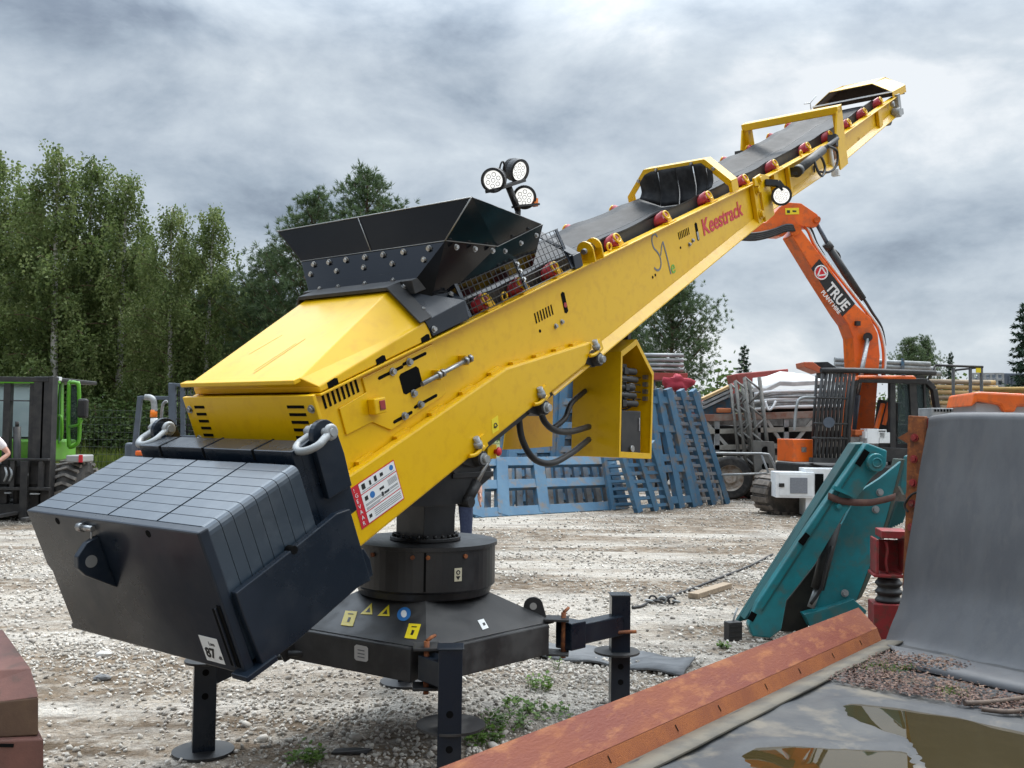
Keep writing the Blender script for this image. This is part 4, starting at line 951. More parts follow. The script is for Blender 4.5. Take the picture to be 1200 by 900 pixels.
for i in (0, 1, 2, 3):
    m = MB(1); d = crn[i].normalized(); m.bar(up(crn[i]*0.88, 0.625), up(crn[i]*1.06, 0.625), 0.13, 0.014); m.bar(up(crn[i]*0.90, 0.437), up(crn[i]*1.06, 0.437), 0.13, 0.014); m.build('hinge_ear', DUSTBLK, BF, 0.003)
    m = MB(); m.cyl(up(crn[i]*1.02, 0.41), up(crn[i]*1.02, 0.66), 0.014, n=10); m.tube([up(crn[i]*1.02, 0.66), up(crn[i]*1.02, 0.672)+Vector((0.03, 0, 0)), up(crn[i]*1.02, 0.668)+Vector((0.09, 0.03, 0))], 0.009, 8); m.build('hinge_pin', RUST, BF)
for px, py, cc in ((396, 712, 3), (601, 706, 1)):
    c0 = crn[cc]*0.80; n_ = Vector((0, 0, 1)).cross(c0).normalized(); base = up(c0, 0.64); m = MB()
    pts = [base+c0.normalized()*(0.055*math.cos(t))+Vector((0, 0, 0.05+0.05*math.sin(t))) for t in [math.pi*k/8 for k in range(9)]]+[base-c0.normalized()*0.07-Vector((0, 0, 0.03)), base+c0.normalized()*0.08-Vector((0, 0, 0.03))]
    m.slab(pts, n_*0.02); lo_ = m.build('tie_down_lug', MACH, BF)
    m = MB(); m.cyl(base+Vector((0, 0, 0.05))-n_*0.002, base+Vector((0, 0, 0.05))+n_*0.022, 0.02, n=14); m.build('lug_eye', pm('pale_hole', (0.35, 0.33, 0.30), rough=0.8), lo_)
# decals on the skirt and frame
def onplane(px, py, p0, n_):
    d = ray(px, py); dl = Vector((d.dot(MF.x), d.dot(MF.y), d.z)); o = MF.loc(CAMP); return o+dl*((p0-o).dot(n_)/dl.dot(n_))
def decal(name, pix, p0, n_, mt, parent, k=0.002):
    m = MB(); m.slab([onplane(x, y, p0, n_)+n_*k for x, y in pix], n_*0.001); return m.build(name, mt, parent)
def facen(i):
    j = (i+1) % 4; p, q_, r_ = up(crn[i]*0.95, 0.612), up(crn[j]*0.95, 0.612), up(ins[j], 0.775); n_ = (q_-p).cross(r_-p).normalized(); n_ = n_ if n_.z > 0 else -n_; return p, n_
p0, n0 = facen(3); p1, n1 = facen(0)
for cx, cy in ((409, 725), (483.5, 740)):
    o = decal('yellow_warning_label', [(cx-9.5, cy+8), (cx+4.5, cy+9.5), (cx+10, cy-8), (cx-4, cy-9)], p0, n0, YLAB, BF); decal('label_figure', [(cx-2.2, cy+4.5), (cx+0.4, cy+4.8), (cx+2.6, cy-0.5), (cx-0.3, cy-1.0)], p0, n0, BLACKP, o, 0.0035); decal('label_heading', [(cx-1.0, cy-4.6), (cx+5, cy-4.2), (cx+5.4, cy-5.2), (cx-0.6, cy-5.6)], p0, n0, BLACKP, o, 0.0035)
for cx, cy in ((431.5, 714), (451.5, 716)):
    o = decal('warning_triangle', [(cx-9, cy+6), (cx+5, cy+6.5), (cx+4.5, cy-7)], p0, n0, YLAB, BF); decal('triangle_symbol', [(cx-3, cy+4), (cx+2.5, cy+4.3), (cx+2, cy-1.5)], p0, n0, BLACKP, o, 0.0035)
o = decal('blue_round_label', [(473.5+8*math.cos(t), 720+8*math.sin(t)-1.2*math.cos(t)) for t in [2*math.pi*k/20 for k in range(20)]][::-1], p0, n0, BLUEP, BF); decal('label_face', [(473.5+3.4*math.cos(t), 720+4.4*math.sin(t)) for t in [2*math.pi*k/12 for k in range(12)]][::-1], p0, n0, WHITE, o, 0.0035)
o = decal('small_white_label', [(559.5, 727.5), (566.5, 725.5), (572.5, 736), (565.5, 738.5)], p1, n1, WHITE, BF); decal('label_mark', [(565, 731), (567.5, 730), (569, 733), (566.5, 734)], p1, n1, BLACKP, o, 0.0035)
bn_ = (up(crn[0], 0)-up(crn[3], 0)).cross(Vector((0, 0, 1))).normalized(); bn_ = bn_ if bn_.y*0+bn_.dot(crn[0]) > 0 else -bn_
o = decal('serial_plate', [(416, 757), (418.5, 755), (430, 757.5), (432, 759.5), (432, 773.5), (430, 775.5), (418, 773.5), (416, 771)], (crn[0]+crn[3])/2+Vector((0, 0, 0.5)), bn_, pm('pale_grey_plate', (0.5, 0.5, 0.5), rough=0.4, metal=0.3), BF, 0.004)
for k in range(3): decal('plate_text', [(420, 760.5+k*4), (428, 762+k*4), (428, 763.3+k*4), (420, 761.8+k*4)], (crn[0]+crn[3])/2+Vector((0, 0, 0.5)), bn_, GREYP, o, 0.0058)
# outrigger arms and legs
def leg(x, y, ztop, yaw, collar, rc, foot, r_foot=0.155, hol=(), cx=0.0, cy=0.0):
    p = lp(Vector((x, y, 0))); R3 = Matrix.Rotation(rad(yaw)-MF.yaw, 3, 'Z'); m = MB()
    zt = ztop; m.box((p.x, p.y, (0.02+zt)/2), (0.112, 0.112, zt-0.02), R3); m.box((p.x, p.y, zt+0.004), (0.125, 0.125, 0.008), R3)
    L_ = m.build('outrigger_leg', CHAR, SX, 0.008)
    c_ = Vector((cx, cy)); c2 = rot2(cx, cy)
    m = MB(); m.lathe([(0.0, 0.0), (rc, 0.0), (rc, 0.012), (0, 0.012)], (p.x+c2[0], p.y+c2[1], collar), n=36, smooth=False); m.build('collar_disc', DUSTBLK, L_)
    if foot: m = MB(); m.lathe([(0.0, 0.0), (r_foot, 0.0), (r_foot, 0.012), (0.05, 0.02), (0, 0.02)], (p.x, p.y, 0.004), n=36, smooth=False); m.box((p.x, p.y, 0.04), (0.09, 0.09, 0.06), R3); m.build('foot_disc', DUSTBLK, L_)
    m = MB(1); fx = R3 @ Vector((0, -1, 0)); 
    for z in hol: m.cyl(Vector((p.x, p.y, z))+fx*0.05, Vector((p.x, p.y, z))+fx*0.0572, 0.017, n=16)
    if hol: m.build('pin_hole', SLOT, L_)
    return L_, p
leg(-1.563, 5.078, 0.462, 20, 0.462, 0.105, True, hol=(0.42, 0.30))
Lf, pf = leg(-0.272, 4.62, 0.655, 4, 0.26, 0.165, True, 0.10, hol=(0.36, 0.20), cx=0.0, cy=0.10)
Lr, pr = leg(0.66, 5.85, 0.70, 2, 0.36, 0.135, True, hol=(0.56, 0.29, 0.20), cx=-0.015)
leg(-0.672, 6.48, 0.60, 10, 0.50, 0.10, True, 0.17)
m = MB(); hR = up(crn[1]*1.02, 0.53); m.bar(hR+ (Vector((pr.x, pr.y, 0.53))-hR)*0.10, Vector((pr.x, pr.y, 0.53)), 0.10, 0.115); m.bar(hR, hR+(Vector((pr.x, pr.y, 0.53))-hR)*0.25, 0.12, 0.15)
m.build('outrigger_arm', CHAR, SX, 0.006)
m = MB(); m.cyl(Vector((pr.x, pr.y, 0.49))+W2(-0.15, -0.09, 0), Vector((pr.x, pr.y, 0.50))+W2(0.09, -0.075, 0), 0.010, n=8); m.build('leg_pin', RUST, Lr)
for (cc, tgt) in ((3, lp(Vector((-1.563, 5.078, 0)))), (0, pf), (2, lp(Vector((-0.672, 6.48, 0))))):
    m = MB(); hA = up(crn[cc]*0.96, 0.53); m.bar(hA, Vector((tgt.x, tgt.y, 0.53 if cc != 3 else 0.40)), 0.10, 0.12); m.build('outrigger_arm', CHAR, SX, 0.006)
m = MB(); m.tube([lp(at(338, 766, 5.2)), lp(at(372, 766, 5.2))], 0.018, 8); m.bar(lp(at(330, 770, 5.2)), lp(at(352, 756, 5.25)), 0.03, 0.06); m.build('hitch_handle', MACH, BF)

# -------- control cabinet hung under the beam
cab_s = [(1.420, 1.500), (1.435, 2.200), (1.637, 2.300), (1.872, 2.082), (1.846, 1.481)]
def cabp(i, c): s, z = cab_s[i]; return Vector((s, -c, z))
m = MB()
for i in range(5):
    j = (i+1) % 5; p, q_, r_, s_ = cabp(i, 0.02), cabp(j, 0.02), cabp(j, 0.40), cabp(i, 0.40); n_ = (q_-p).cross(s_-p).normalized(); cen = Vector((1.64, -0.2, 1.9)); n_ = n_ if n_.dot(cen-p) > 0 else -n_
    m.slab([p, q_, r_, s_], n_*0.006)
m.slab([cabp(i, 0.02) for i in range(5)], (0, -0.006, 0))
cen2 = Vector((1.64, -0.40, 1.88))
for i in range(5):
    j = (i+1) % 5; p, q_ = cabp(i, 0.402), cabp(j, 0.402); cc2 = Vector((1.64, -0.402, 1.88)); k = 0.10
    m.slab([p, q_, q_.lerp(cc2, k), p.lerp(cc2, k)], (0, 0.008, 0))
CAB = m.build('control_cabinet', YEL, SX, 0.002)
m = MB(); m.box((1.60, -0.375, 1.665), (0.25, 0.02, 0.29)); pnl = m.build('control_panel', MACH, CAB, 0.004)
m = MB(); m.cyl((1.60, -0.386, 1.555), (1.60, -0.400, 1.555), 0.022, n=14); m.build('latch', STEEL, pnl); m = MB(); m.box((1.70, -0.388, 1.72), (0.012, 0.006, 0.09)); m.build('handle', STEEL, pnl)
m = MB()
for k in range(5):
    z = 1.86+0.055*k; m.cyl((1.50, -0.33-0.02*(k % 2), z), (1.72-0.02*(k % 3), -0.35, z), 0.024-0.003*(k % 2), n=12); m.box((1.55+0.02*(k % 3), -0.33, z), (0.05, 0.07, 0.045))
m.box((1.55, -0.28, 1.98), (0.16, 0.10, 0.30)); m.build('valve_block', MACH, CAB, 0.003)
m = MB(1)
for k in range(4): m.cyl((1.70, -0.30, 1.90+0.05*k), (1.84, -0.31, 1.895+0.05*k), 0.006, n=8); m.box((1.845, -0.35, 1.90+0.05*k), (0.03, 0.03, 0.03))
m.build('valve_lever', STEEL, CAB)
m = MB()
m.tube(smooth([Vector((1.55, -0.30, 1.97)), Vector((1.68, -0.33, 1.93)), Vector((1.72, -0.33, 1.86)), Vector((1.62, -0.32, 1.82)), Vector((1.53, -0.30, 1.83))], 6), 0.007, 8); m.build('cabinet_hose', MACH, CAB)
m = MB(1); m.box((1.64, -0.2, 2.45), (0.05, 0.06, 0.34)); m.box((1.80, -0.22, 2.42), (0.04, 0.05, 0.5)); m.build('cabinet_hanger', MACH, CAB)
m = MB(1)
def hp(px, py, y): return MF.Y(px, py, y)
m.tube(smooth([hp(608, 490, -0.30), hp(612, 515, -0.32), hp(625, 537, -0.34), hp(645, 543, -0.34), hp(668, 532, -0.30), hp(690, 515, -0.2)], 6), 0.020, 10)
m.tube(smooth([hp(632, 470, -0.38), hp(637, 492, -0.40), hp(650, 504, -0.38), hp(668, 506, -0.32), hp(690, 500, -0.2)], 6), 0.020, 10)
m.tube(smooth([hp(648, 502, -0.25), hp(662, 490, -0.22), hp(670, 472, -0.2), hp(690, 455, -0.1)], 6), 0.018, 10)
m.build('hydraulic_hose', MACH, SX)
m = MB(); m.slab([Vector((s, 0.40, z)) for s, z in ((1.205, 1.533), (1.235, 1.68), (1.33, 1.80), (1.79, 2.02), (1.785, 1.551), (1.40, 1.535))], (0, 0.01, 0)); m.slab([Vector((1.395, 0.398, 1.53)), Vector((1.402, 0.398, 1.53)), Vector((1.402, 0.398, 1.82)), Vector((1.395, 0.398, 1.82))], (0, 0.002, 0)); m.build('far_bracket_plate', YEL, SX)
# ------------------------------------------------------------------ orange excavator
EF = Fr((8.2, 21.6, 0), 12)
EX = thing('excavator', 'orange tracked excavator with a barred cab guard and raised boom, behind the conveyor', 'excavator', EF)
ey = lambda px, py, y=-0.22: EF.Y(px, py, y)
bp = [(928, 276), (935, 263), (968, 307), (1002, 356), (1020, 372), (1029, 391), (1031.5, 417), (1029, 445), (1024, 512), (998, 512), (1002, 433), (1000, 396), (994, 380), (986, 369), (956, 322)]
m = MB(); m.slab([ey(*p) for p in bp], (0, 0.44, 0)); BOOM = m.build('boom', ORG, EX, 0.02)
sp_ = [(780, 285), (782, 272), (860, 266), (898, 260), (914, 242), (925, 237), (939, 238), (958, 251), (962, 259), (957, 266), (945, 266), (932, 263), (918, 277), (895, 276)]
m = MB(); m.slab([ey(x, y, -0.16) for x, y in sp_], (0, 0.32, 0)); STK = m.build('stick', ORG, EX, 0.015)
m = MB(); m.cyl(ey(932, 269, -0.27), ey(932, 269, 0.27), 0.13, n=20); m.cyl(ey(958, 257, -0.24), ey(958, 257, 0.24), 0.07, n=16); m.build('pivot_pin', ORG, EX)
m = MB(); m.slab([ey(*p, -0.163) for p in ((920, 244), (936, 243.5), (936.5, 251), (920.5, 251.5))], (0, -0.004, 0)); yl = m.build('warning_label', YLAB, STK)
m = MB(1); m.box(ey(924, 248, -0.17), (0.07, 0.004, 0.06)); m.box(ey(931, 247.5, -0.17), (0.09, 0.004, 0.035)); m.build('label_mark', BLACKP, yl)
m = MB(); m.cyl(ey(970, 288, -0.08), ey(1011, 351, -0.08), 0.085, n=16); m.cyl(ey(968, 285, -0.08), ey(973, 292, -0.08), 0.10, n=16); scyl = m.build('stick_cylinder', MACH, EX)
m = MB(); m.cyl(ey(957, 262, -0.08), ey(972, 290, -0.08), 0.045, n=14); m.build('cylinder_rod', GREYB, scyl)
for k, off in enumerate((0, 2.5)):
    m = MB(); m.tube(smooth([ey(936+off, 262-off, -0.1), ey(946+off, 270, -0.1), ey(955+off, 289, -0.12), ey(977+off, 318, -0.16), ey(1000+off, 347, -0.18), ey(1024+off, 378, -0.18), ey(1031+off, 392, -0.18), ey(1035+off, 415, -0.18), ey(1034+off, 440, -0.18)], 4), 0.028, 6); m.build('hydraulic_line', ORG if k == 0 else WPAINT, BOOM)
m = MB(1)
m.tube(smooth([ey(940, 262, -0.05), ey(950, 268, -0.05), ey(957, 285, -0.05), ey(966, 300, -0.05)], 4), 0.03, 6)
m.tube(smooth([ey(998, 333, -0.05), ey(1012, 350, -0.05), ey(1022, 366, -0.05), ey(1033, 384, -0.05), ey(1037, 405, -0.1)], 4), 0.032, 6)
m.tube(smooth([ey(978, 293, -0.05), ey(984, 300, -0.05), ey(984, 315, -0.05), ey(992, 328, -0.05)], 4), 0.025, 6)
for k in range(4): m.tube(smooth([ey(936, 266+k*1.5, -0.24), ey(922, 264+k*2, -0.24), ey(905, 270+k*2, -0.24), ey(885, 274+k*2.2, -0.24), ey(865, 274+k*2, -0.24)], 4), 0.035, 6)
m.build('boom_hose', MACH, EX)
m = MB(); m.cyl(ey(1017, 397, -0.34), ey(1003, 470, -0.34), 0.05, n=14); bc = m.build('boom_cylinder_rod', STEEL, EX)
m = MB(); m.cyl(ey(1004, 463, -0.34), ey(998, 510, -0.34), 0.08, n=14); m.build('boom_cylinder', GREYB, bc)
m = MB(); m.cyl(ey(1017, 395, -0.38), ey(1017, 395, -0.2), 0.10, n=16); m.box(ey(1005, 379, -0.26), (0.10, 0.08, 0.10)); m.build('boom_boss', MACH, BOOM)
# company panel on the boom
lq = [ey(x, y, -0.224) for x, y in ((950.5, 314.5), (960, 303.5), (1002, 356), (987, 371))]
m = MB(); m.slab(lq, (0, -0.006, 0)); LP = m.build('company_panel', BLACKP, BOOM)
ldir = (lq[2]-lq[1]).normalized(); lup = Vector((0, -1, 0)).cross(ldir); lup = lup if lup.x > 0 else -lup
cc = ey(962, 319.5, -0.232)
m = MB(); m.cyl(cc, cc+Vector((0, -0.006, 0)), 0.165, n=28); rd = m.build('round_emblem', RED, LP)
m = MB(1); m.ring(cc+Vector((0, -0.008, 0)), (0, 1, 0), 0.15, 0.016, 28, 5)
tr = [cc+Vector((0, -0.008, 0))+ldir*u+lup*v_ for u, v_ in ((-0.09, 0.09), (0.11, 0.07), (0.0, -0.11))]
for i in range(3): m.bar(tr[i], tr[(i+1) % 3], 0.03, 0.006, (0, 1, 0))
m.build('emblem_line', WHITE, rd)
text('company_lettering', 'TRUE', 0.33, WHITE, LP, ey(967.5, 337, -0.232)+lup*-0.02, ldir, lup, 0.003, width=0.66, bold=0.008)
text('company_lettering', 'PLANT HIRE', 0.13, WHITE, LP, ey(962, 343, -0.232)-lup*0.0, ldir, lup, 0.003, width=0.62, bold=0.003)
# cab
cy = -1.35
def cabar(mb, pts, w, h, y): 
    for a, b in zip(pts, pts[1:]): mb.bar(ey(*a, y), ey(*b, y), w, h, (0, 1, 0))
CABX = MB()
for y in (cy, cy+1.0):
    cabar(CABX, [(991, 548), (994, 500), (1000, 452), (1006, 445)], 0.10, 0.10, y)
    cabar(CABX, [(1045, 552), (1045, 444)], 0.13, 0.10, y)
    cabar(CABX, [(1004, 445), (1085, 447), (1094, 456), (1098, 482), (1098, 556)], 0.11, 0.12, y)
    cabar(CABX, [(991, 530), (1098, 536)], 0.30, 0.12, y)
CABX.bar(ey(1000, 450, cy), ey(1000, 450, cy+1), 0.1, 0.1); CABX.bar(ey(1092, 452, cy), ey(1092, 452, cy+1), 0.1, 0.1)
CB = CABX.build('cab', MACH, EX, 0.012)
m = MB(); m.slab([ey(1002, 446, cy-0.06), ey(1006, 440, cy-0.06), ey(1072, 440, cy-0.06), ey(1077, 446, cy-0.06)], (0, 0.95, 0)); m.build('cab_roof', ORG, CB, 0.03)
m = MB(1)
for px in (1048.5,): m.slab([ey(1052, 450, cy+0.02), ey(1088, 451, cy+0.02), ey(1094, 490, cy+0.02), ey(1094, 520, cy+0.02), ey(1052, 520, cy+0.02)], (0, 0.012, 0))
m.slab([ey(1052, 450, cy+0.98), ey(1088, 451, cy+0.98), ey(1094, 520, cy+0.98), ey(1052, 520, cy+0.98)], (0, 0.012, 0))
m.build('cab_window', GLASS, CB)
m = MB(); m.bar(ey(1069, 450, cy-0.005), ey(1073, 520, cy-0.005), 0.16, 0.05, (0, 1, 0)); m.bar(ey(1083, 450, cy-0.005), ey(1086, 520, cy-0.005), 0.05, 0.04, (0, 1, 0)); m.build('window_pillar', MACH, CB)
m = MB(); m.box(ey(1030, 513, cy+0.5)+Vector((0, 0, 0)), (0.55, 0.5, 0.14)); m.bar(ey(1037, 512, cy+0.5), ey(1042, 470, cy+0.5), 0.5, 0.14, (0, 1, 0)); seat = m.build('seat', MACH, CB, 0.03)
m = MB(1); m.bar(ey(1027, 502, cy+0.22), ey(1035, 473, cy+0.22), 0.06, 0.08, (0, 1, 0)); m.bar(ey(1036, 498, cy+0.22), ey(1042, 472, cy+0.22), 0.06, 0.06, (0, 1, 0)); m.bar(ey(995, 505, cy+0.15), ey(997, 480, cy+0.15), 0.09, 0.06, (0, 1, 0)); m.build('seat_trim', ORG, seat)
m = MB(); m.box(ey(1006, 507, cy+0.1), (0.34, 0.3, 0.12)); m.build('orange_console', pm('worn_orange', (0.5, 0.12, 0.03), rough=0.6), CB, 0.02)
m = MB(); qq = ey(1019, 511, cy-0.05); m.box(qq, (0.26, 0.26, 0.30)); m.box(qq+Vector((0.27, 0, -0.03)), (0.24, 0.24, 0.22)); m.box(qq+Vector((0.05, -0.01, 0.02)), (0.44, 0.22, 0.14)); m.tube([ey(1028, 516, cy-0.15), ey(1029, 504, cy-0.18), ey(1038, 504, cy-0.15), ey(1039, 515, cy-0.1)], 0.018, 8); m.build('work_light_cover', WPAINT, CB, 0.06)
m = MB()
gx = [958+ i*4.6 for i in range(9)]
for i, x in enumerate(gx): m.tube([ey(x+6, 438, cy-0.28), ey(x+1.0, 480, cy-0.28), ey(x-3.5, 537, cy-0.28)], 0.034, 6)
for i in range(5): q = ey(957, 440, cy+0.15+i*0.18); q2 = ey(951, 538, cy+0.15+i*0.18); m.tube([q, q2], 0.03, 6)
m.tube([ey(962, 434, cy-0.28), ey(1000, 434, cy-0.28), ey(1096, 437, cy-0.28)], 0.055, 6); m.tube([ey(962, 434, cy+1.05), ey(1096, 437, cy+1.05)], 0.055, 6)
for y_ in (466, 496, 513): m.tube([ey(953+(500-y_)*0.12, y_, cy-0.3), ey(993, y_+1, cy-0.3)], 0.022, 6)
for px in (964, 980, 1000, 1030, 1060, 1094): m.tube([ey(px, 435, cy-0.28), ey(px, 436, cy+1.05)], 0.035, 6)
m.bar(ey(951, 539, cy-0.28), ey(996, 540, cy-0.28), 0.1, 0.1); m.bar(ey(951, 539, cy-0.28), ey(951, 539, cy+0.95), 0.1, 0.1)
GD = m.build('cab_guard', MACH, EX)
m = MB(); m.cyl(ey(971.5, 495, cy-0.38), ey(971.5, 495, cy-0.30), 0.11, n=18); m.build('round_mirror', GREYB, GD)
m = MB(); m.tube(smooth([ey(931, 505, cy), ey(933, 480, cy), ey(938, 467, cy), ey(955, 466, cy)], 4), 0.03, 6); m.build('handrail', GALV, EX)
m = MB(); m.box((ey(940, 528, cy)+Vector((0, 0.3, 0))), (0.44, 0.7, 0.46)); lb_ = m.build('front_locker', ORG, EX, 0.02)
m = MB(); m.box(ey(942, 527, cy-0.06), (0.10, 0.02, 0.10)); m.build('locker_catch', STEEL, lb_)
m = MB(); m.box(ey(990, 553, -0.5)+Vector((1.4, 0, 0)), (4.8, 2.4, 0.36)); m.box(ey(1120, 522, -0.3)+Vector((0.4, 0.2, 0)), (3.0, 2.2, 0.9)); m.box(ey(1040, 560, -0.2)+Vector((0.3, 0, -0.1)), (2.0, 1.6, 0.3)); m.build('upper_body', MACH, EX, 0.04)
for yy in (-1.55, 0.75):
    lf = EF.Y(897, 575, yy).x; L_, r_ = 4.0, 0.37; P = []
    for i in range(9): t = math.pi/2+math.pi*i/8; P.append((lf+r_+r_*math.cos(t), r_+0.02+r_*math.sin(t)))
    for i in range(9): t = -math.pi/2+math.pi*i/8; P.append((lf+L_-r_+r_*math.cos(t), r_+0.02+r_*math.sin(t)))
    m = MB(); m.slab([Vector((x, yy, z)) for x, z in P], (0, 0.6, 0)); tk = m.build('track', pm('worn_track_steel', (0.12, 0.10, 0.085), (0.05, 0.045, 0.04), 6, rough=0.6, metal=0.3), EX)
    m = MB(); tot = 0; seg = [(P[i], P[(i+1) % len(P)]) for i in range(len(P))]; step = 0.17; acc = 0
    for a, b in seg:
        l = math.hypot(b[0]-a[0], b[1]-a[1]); 
        while acc < l:
            t = acc/l; x, z = a[0]+(b[0]-a[0])*t, a[1]+(b[1]-a[1])*t; dx, dz = (b[0]-a[0])/l, (b[1]-a[1])/l
            m.bar(Vector((x, yy-0.03, z))+Vector((-dz, 0, dx))*-0.02*0, Vector((x, yy+0.63, z)), 0.10, 0.055, (dx, 0, dz) if False else (-dz, 0, dx)); acc += step
        acc -= l
    m.build('track_pad', pm('track_pad_steel', (0.20, 0.165, 0.135), (0.10, 0.085, 0.07), 8, rough=0.6, metal=0.3), tk)

# white switch cabinet in front of the track
WF = Fr(at(931, 585, 18.9), -4); WF.o.z = 0
WC = thing('switch_cabinet', 'white steel cabinet with grey filter panel and black latch by the excavator track', 'cabinet', WF)
q1, q2 = WF.Y(909, 553, 0), WF.Y(954, 584, 0); q3, q4 = WF.Y(945, 549, 0), WF.Y(986, 597, 0)
m = MB(); m.box(((q1.x+q2.x)/2, 0.25, (q1.z+q2.z)/2), (q2.x-q1.x, 0.5, q1.z-q2.z)); b1 = m.build('cabinet_box', WPAINT, WC, 0.01)
m = MB(); m.box(((q3.x+q4.x)/2, 0.36, (q3.z+0.02)/2), (q4.x-q3.x, 0.6, q3.z-0.02)); m.build('cabinet_stand', WPAINT, WC, 0.01)
m = MB(); m.box(((q1.x+q2.x)/2+0.02, -0.006, (q1.z+q2.z)/2), (q2.x-q1.x-0.10, 0.012, q1.z-q2.z-0.08)); dr = m.build('cabinet_door', WPAINT, b1, 0.004)
f1 = WF.Y(936, 569, -0.02); m = MB(); m.box(f1, (0.33, 0.012, 0.30)); m.build('filter_panel', pm('grey_filter', (0.22, 0.23, 0.25), (0.18, 0.19, 0.21), 60, rough=0.8), b1)
f2 = WF.Y(916, 568.5, -0.02); m = MB(); m.box(f2, (0.10, 0.03, 0.07)); m.build('door_latch', BLACKP, b1, 0.004)
f3 = WF.Y(960, 568, 0.05); m = MB(); m.box(f3, (0.16, 0.02, 0.42)); m.build('dark_vent', SLOT, WC)

# ------------------------------------------------------------------ blue steel frames standing and leaning across the yard
def V3(p): return Vector(p)
def frame_panel(name, BL, BR, TL, TR, stiles, rungs, label, w=0.16, d=0.12, mat_=None, rmat=None, sub=None, rw=None):
    BL, BR, TL, TR = map(V3, (BL, BR, TL, TR)); o = BL.copy()
    e = thing(name, label, 'steel frame', o=o, group='blue steel frames stacked across the yard')
    BL, BR, TL, TR = (p-o for p in (BL, BR, TL, TR)); nrm = (BR-BL).cross(TL-BL).normalized()
    nrm = nrm if nrm.y < 0 else -nrm
    for i, s in enumerate(stiles):
        m = MB(); m.bar(BL.lerp(BR, s), TL.lerp(TR, s), w, d, nrm); m.build('upright', mat_ or BLUE, e, 0.006)
    for k, r in enumerate(rungs):
        m = MB(); m.bar(BL.lerp(TL, r)+nrm*0.004, BR.lerp(TR, r)+nrm*0.004, rw or w*0.75, d*0.8, nrm); m.build('rail', rmat or mat_ or BLUE, e, 0.006)
    return e
GB = 'blue steel '
frame_panel('steel_frame', gnd(554, 607), gnd(733, 596.5), at(556, 541, 18.75), at(717, 539, 20.6), (0.02, 0.175, 0.43, 0.98), (0.06, 0.55, 0.97), 'low wide blue steel frame standing on the gravel under the yellow cabinet', 0.26, 0.14, rmat=BLUE)
for k in range(2):
    dy = 0.32+0.28*k
    frame_panel('steel_frame', gnd(556, 606.5)+Vector((0, dy, 0)), gnd(727, 596.5)+Vector((0, dy, 0)), at(560, 543, 18.9+dy), at(714, 541, 20.6+dy), [i/14 for i in range(15)], (0.04, 0.96),
                ('blue slatted steel frame close behind the low wide frame', 'rearmost slatted steel frame of the low blue stack')[k], 0.13, 0.08, mat_=(BLUEW, BLUE)[k])
frame_panel('steel_frame', gnd(596, 601)+Vector((0, 1.4, 0)), gnd(705, 596)+Vector((0, 1.4, 0)), at(606, 430, 22.0), at(712, 425, 22.0), (0.0, 0.22, 0.46, 0.52, 0.72, 1.0), (0.05, 0.22, 0.38, 0.55, 0.72, 0.96), 'tall blue steel frame upright between the yellow cabinet and the conveyor arm', 0.2, 0.12)
frame_panel('steel_frame', gnd(590, 601)+Vector((0, 2.0, 0)), gnd(712, 596)+Vector((0, 2.0, 0)), at(596, 440, 22.6), at(716, 432, 22.6), [i/10 for i in range(11)], (0.05, 0.3, 0.5, 0.7, 0.96), 'tall slatted blue frame right behind the tall upright frame', 0.28, 0.08, mat_=BLUE, rmat=BLUEW)
frame_panel('steel_frame', gnd(817, 593), gnd(853, 590.5), at(781, 456.5, 20.9), at(813, 457, 21.2), (0.05, 0.5, 0.95), [0.06+0.072*i for i in range(13)], 'tallest blue ladder like frame leaning back at the right end of the row', 0.17, 0.12, rmat=BLUEW, rw=0.07)
frame_panel('steel_frame', gnd(779, 597), gnd(815, 594), at(758, 455, 20.5), at(783, 455.5, 20.7), (0.05, 0.5, 0.95), (0.07, 0.33, 0.42, 0.66, 0.90), 'blue leaning frame with few rails beside the tallest leaning frame', 0.20, 0.12)
frame_panel('steel_frame', gnd(745, 601), gnd(788, 597), at(722, 520, 19.4), at(765, 518, 19.7), (0.08, 0.52, 0.95), [0.08+0.12*i for i in range(8)], 'short blue leaning frame with close rungs beside the low wide frame', 0.18, 0.10, rw=0.07)
frame_panel('steel_frame', gnd(718, 599.5)+Vector((0, 0.25, 0)), gnd(752, 598)+Vector((0, 0.25, 0)), at(706, 535, 20.2), at(738, 533, 20.3), (0.05, 0.95), [0.1+0.14*i for i in range(7)], 'narrow blue rung frame half hidden behind the short leaning frame', 0.10, 0.10, rw=0.06)
frame_panel('steel_frame', gnd(800, 596)+Vector((0, 0.9, 0)), gnd(850, 592)+Vector((0, 0.9, 0)), at(770, 458, 21.9), at(818, 459, 22.1), (0.03, 0.34, 0.66, 0.97), [0.05+0.06*i for i in range(16)], 'grey scraped steel frame with many rungs behind the leaning blue frames', 0.12, 0.10, mat_=BLUEW, rmat=BLUEW, rw=0.08)

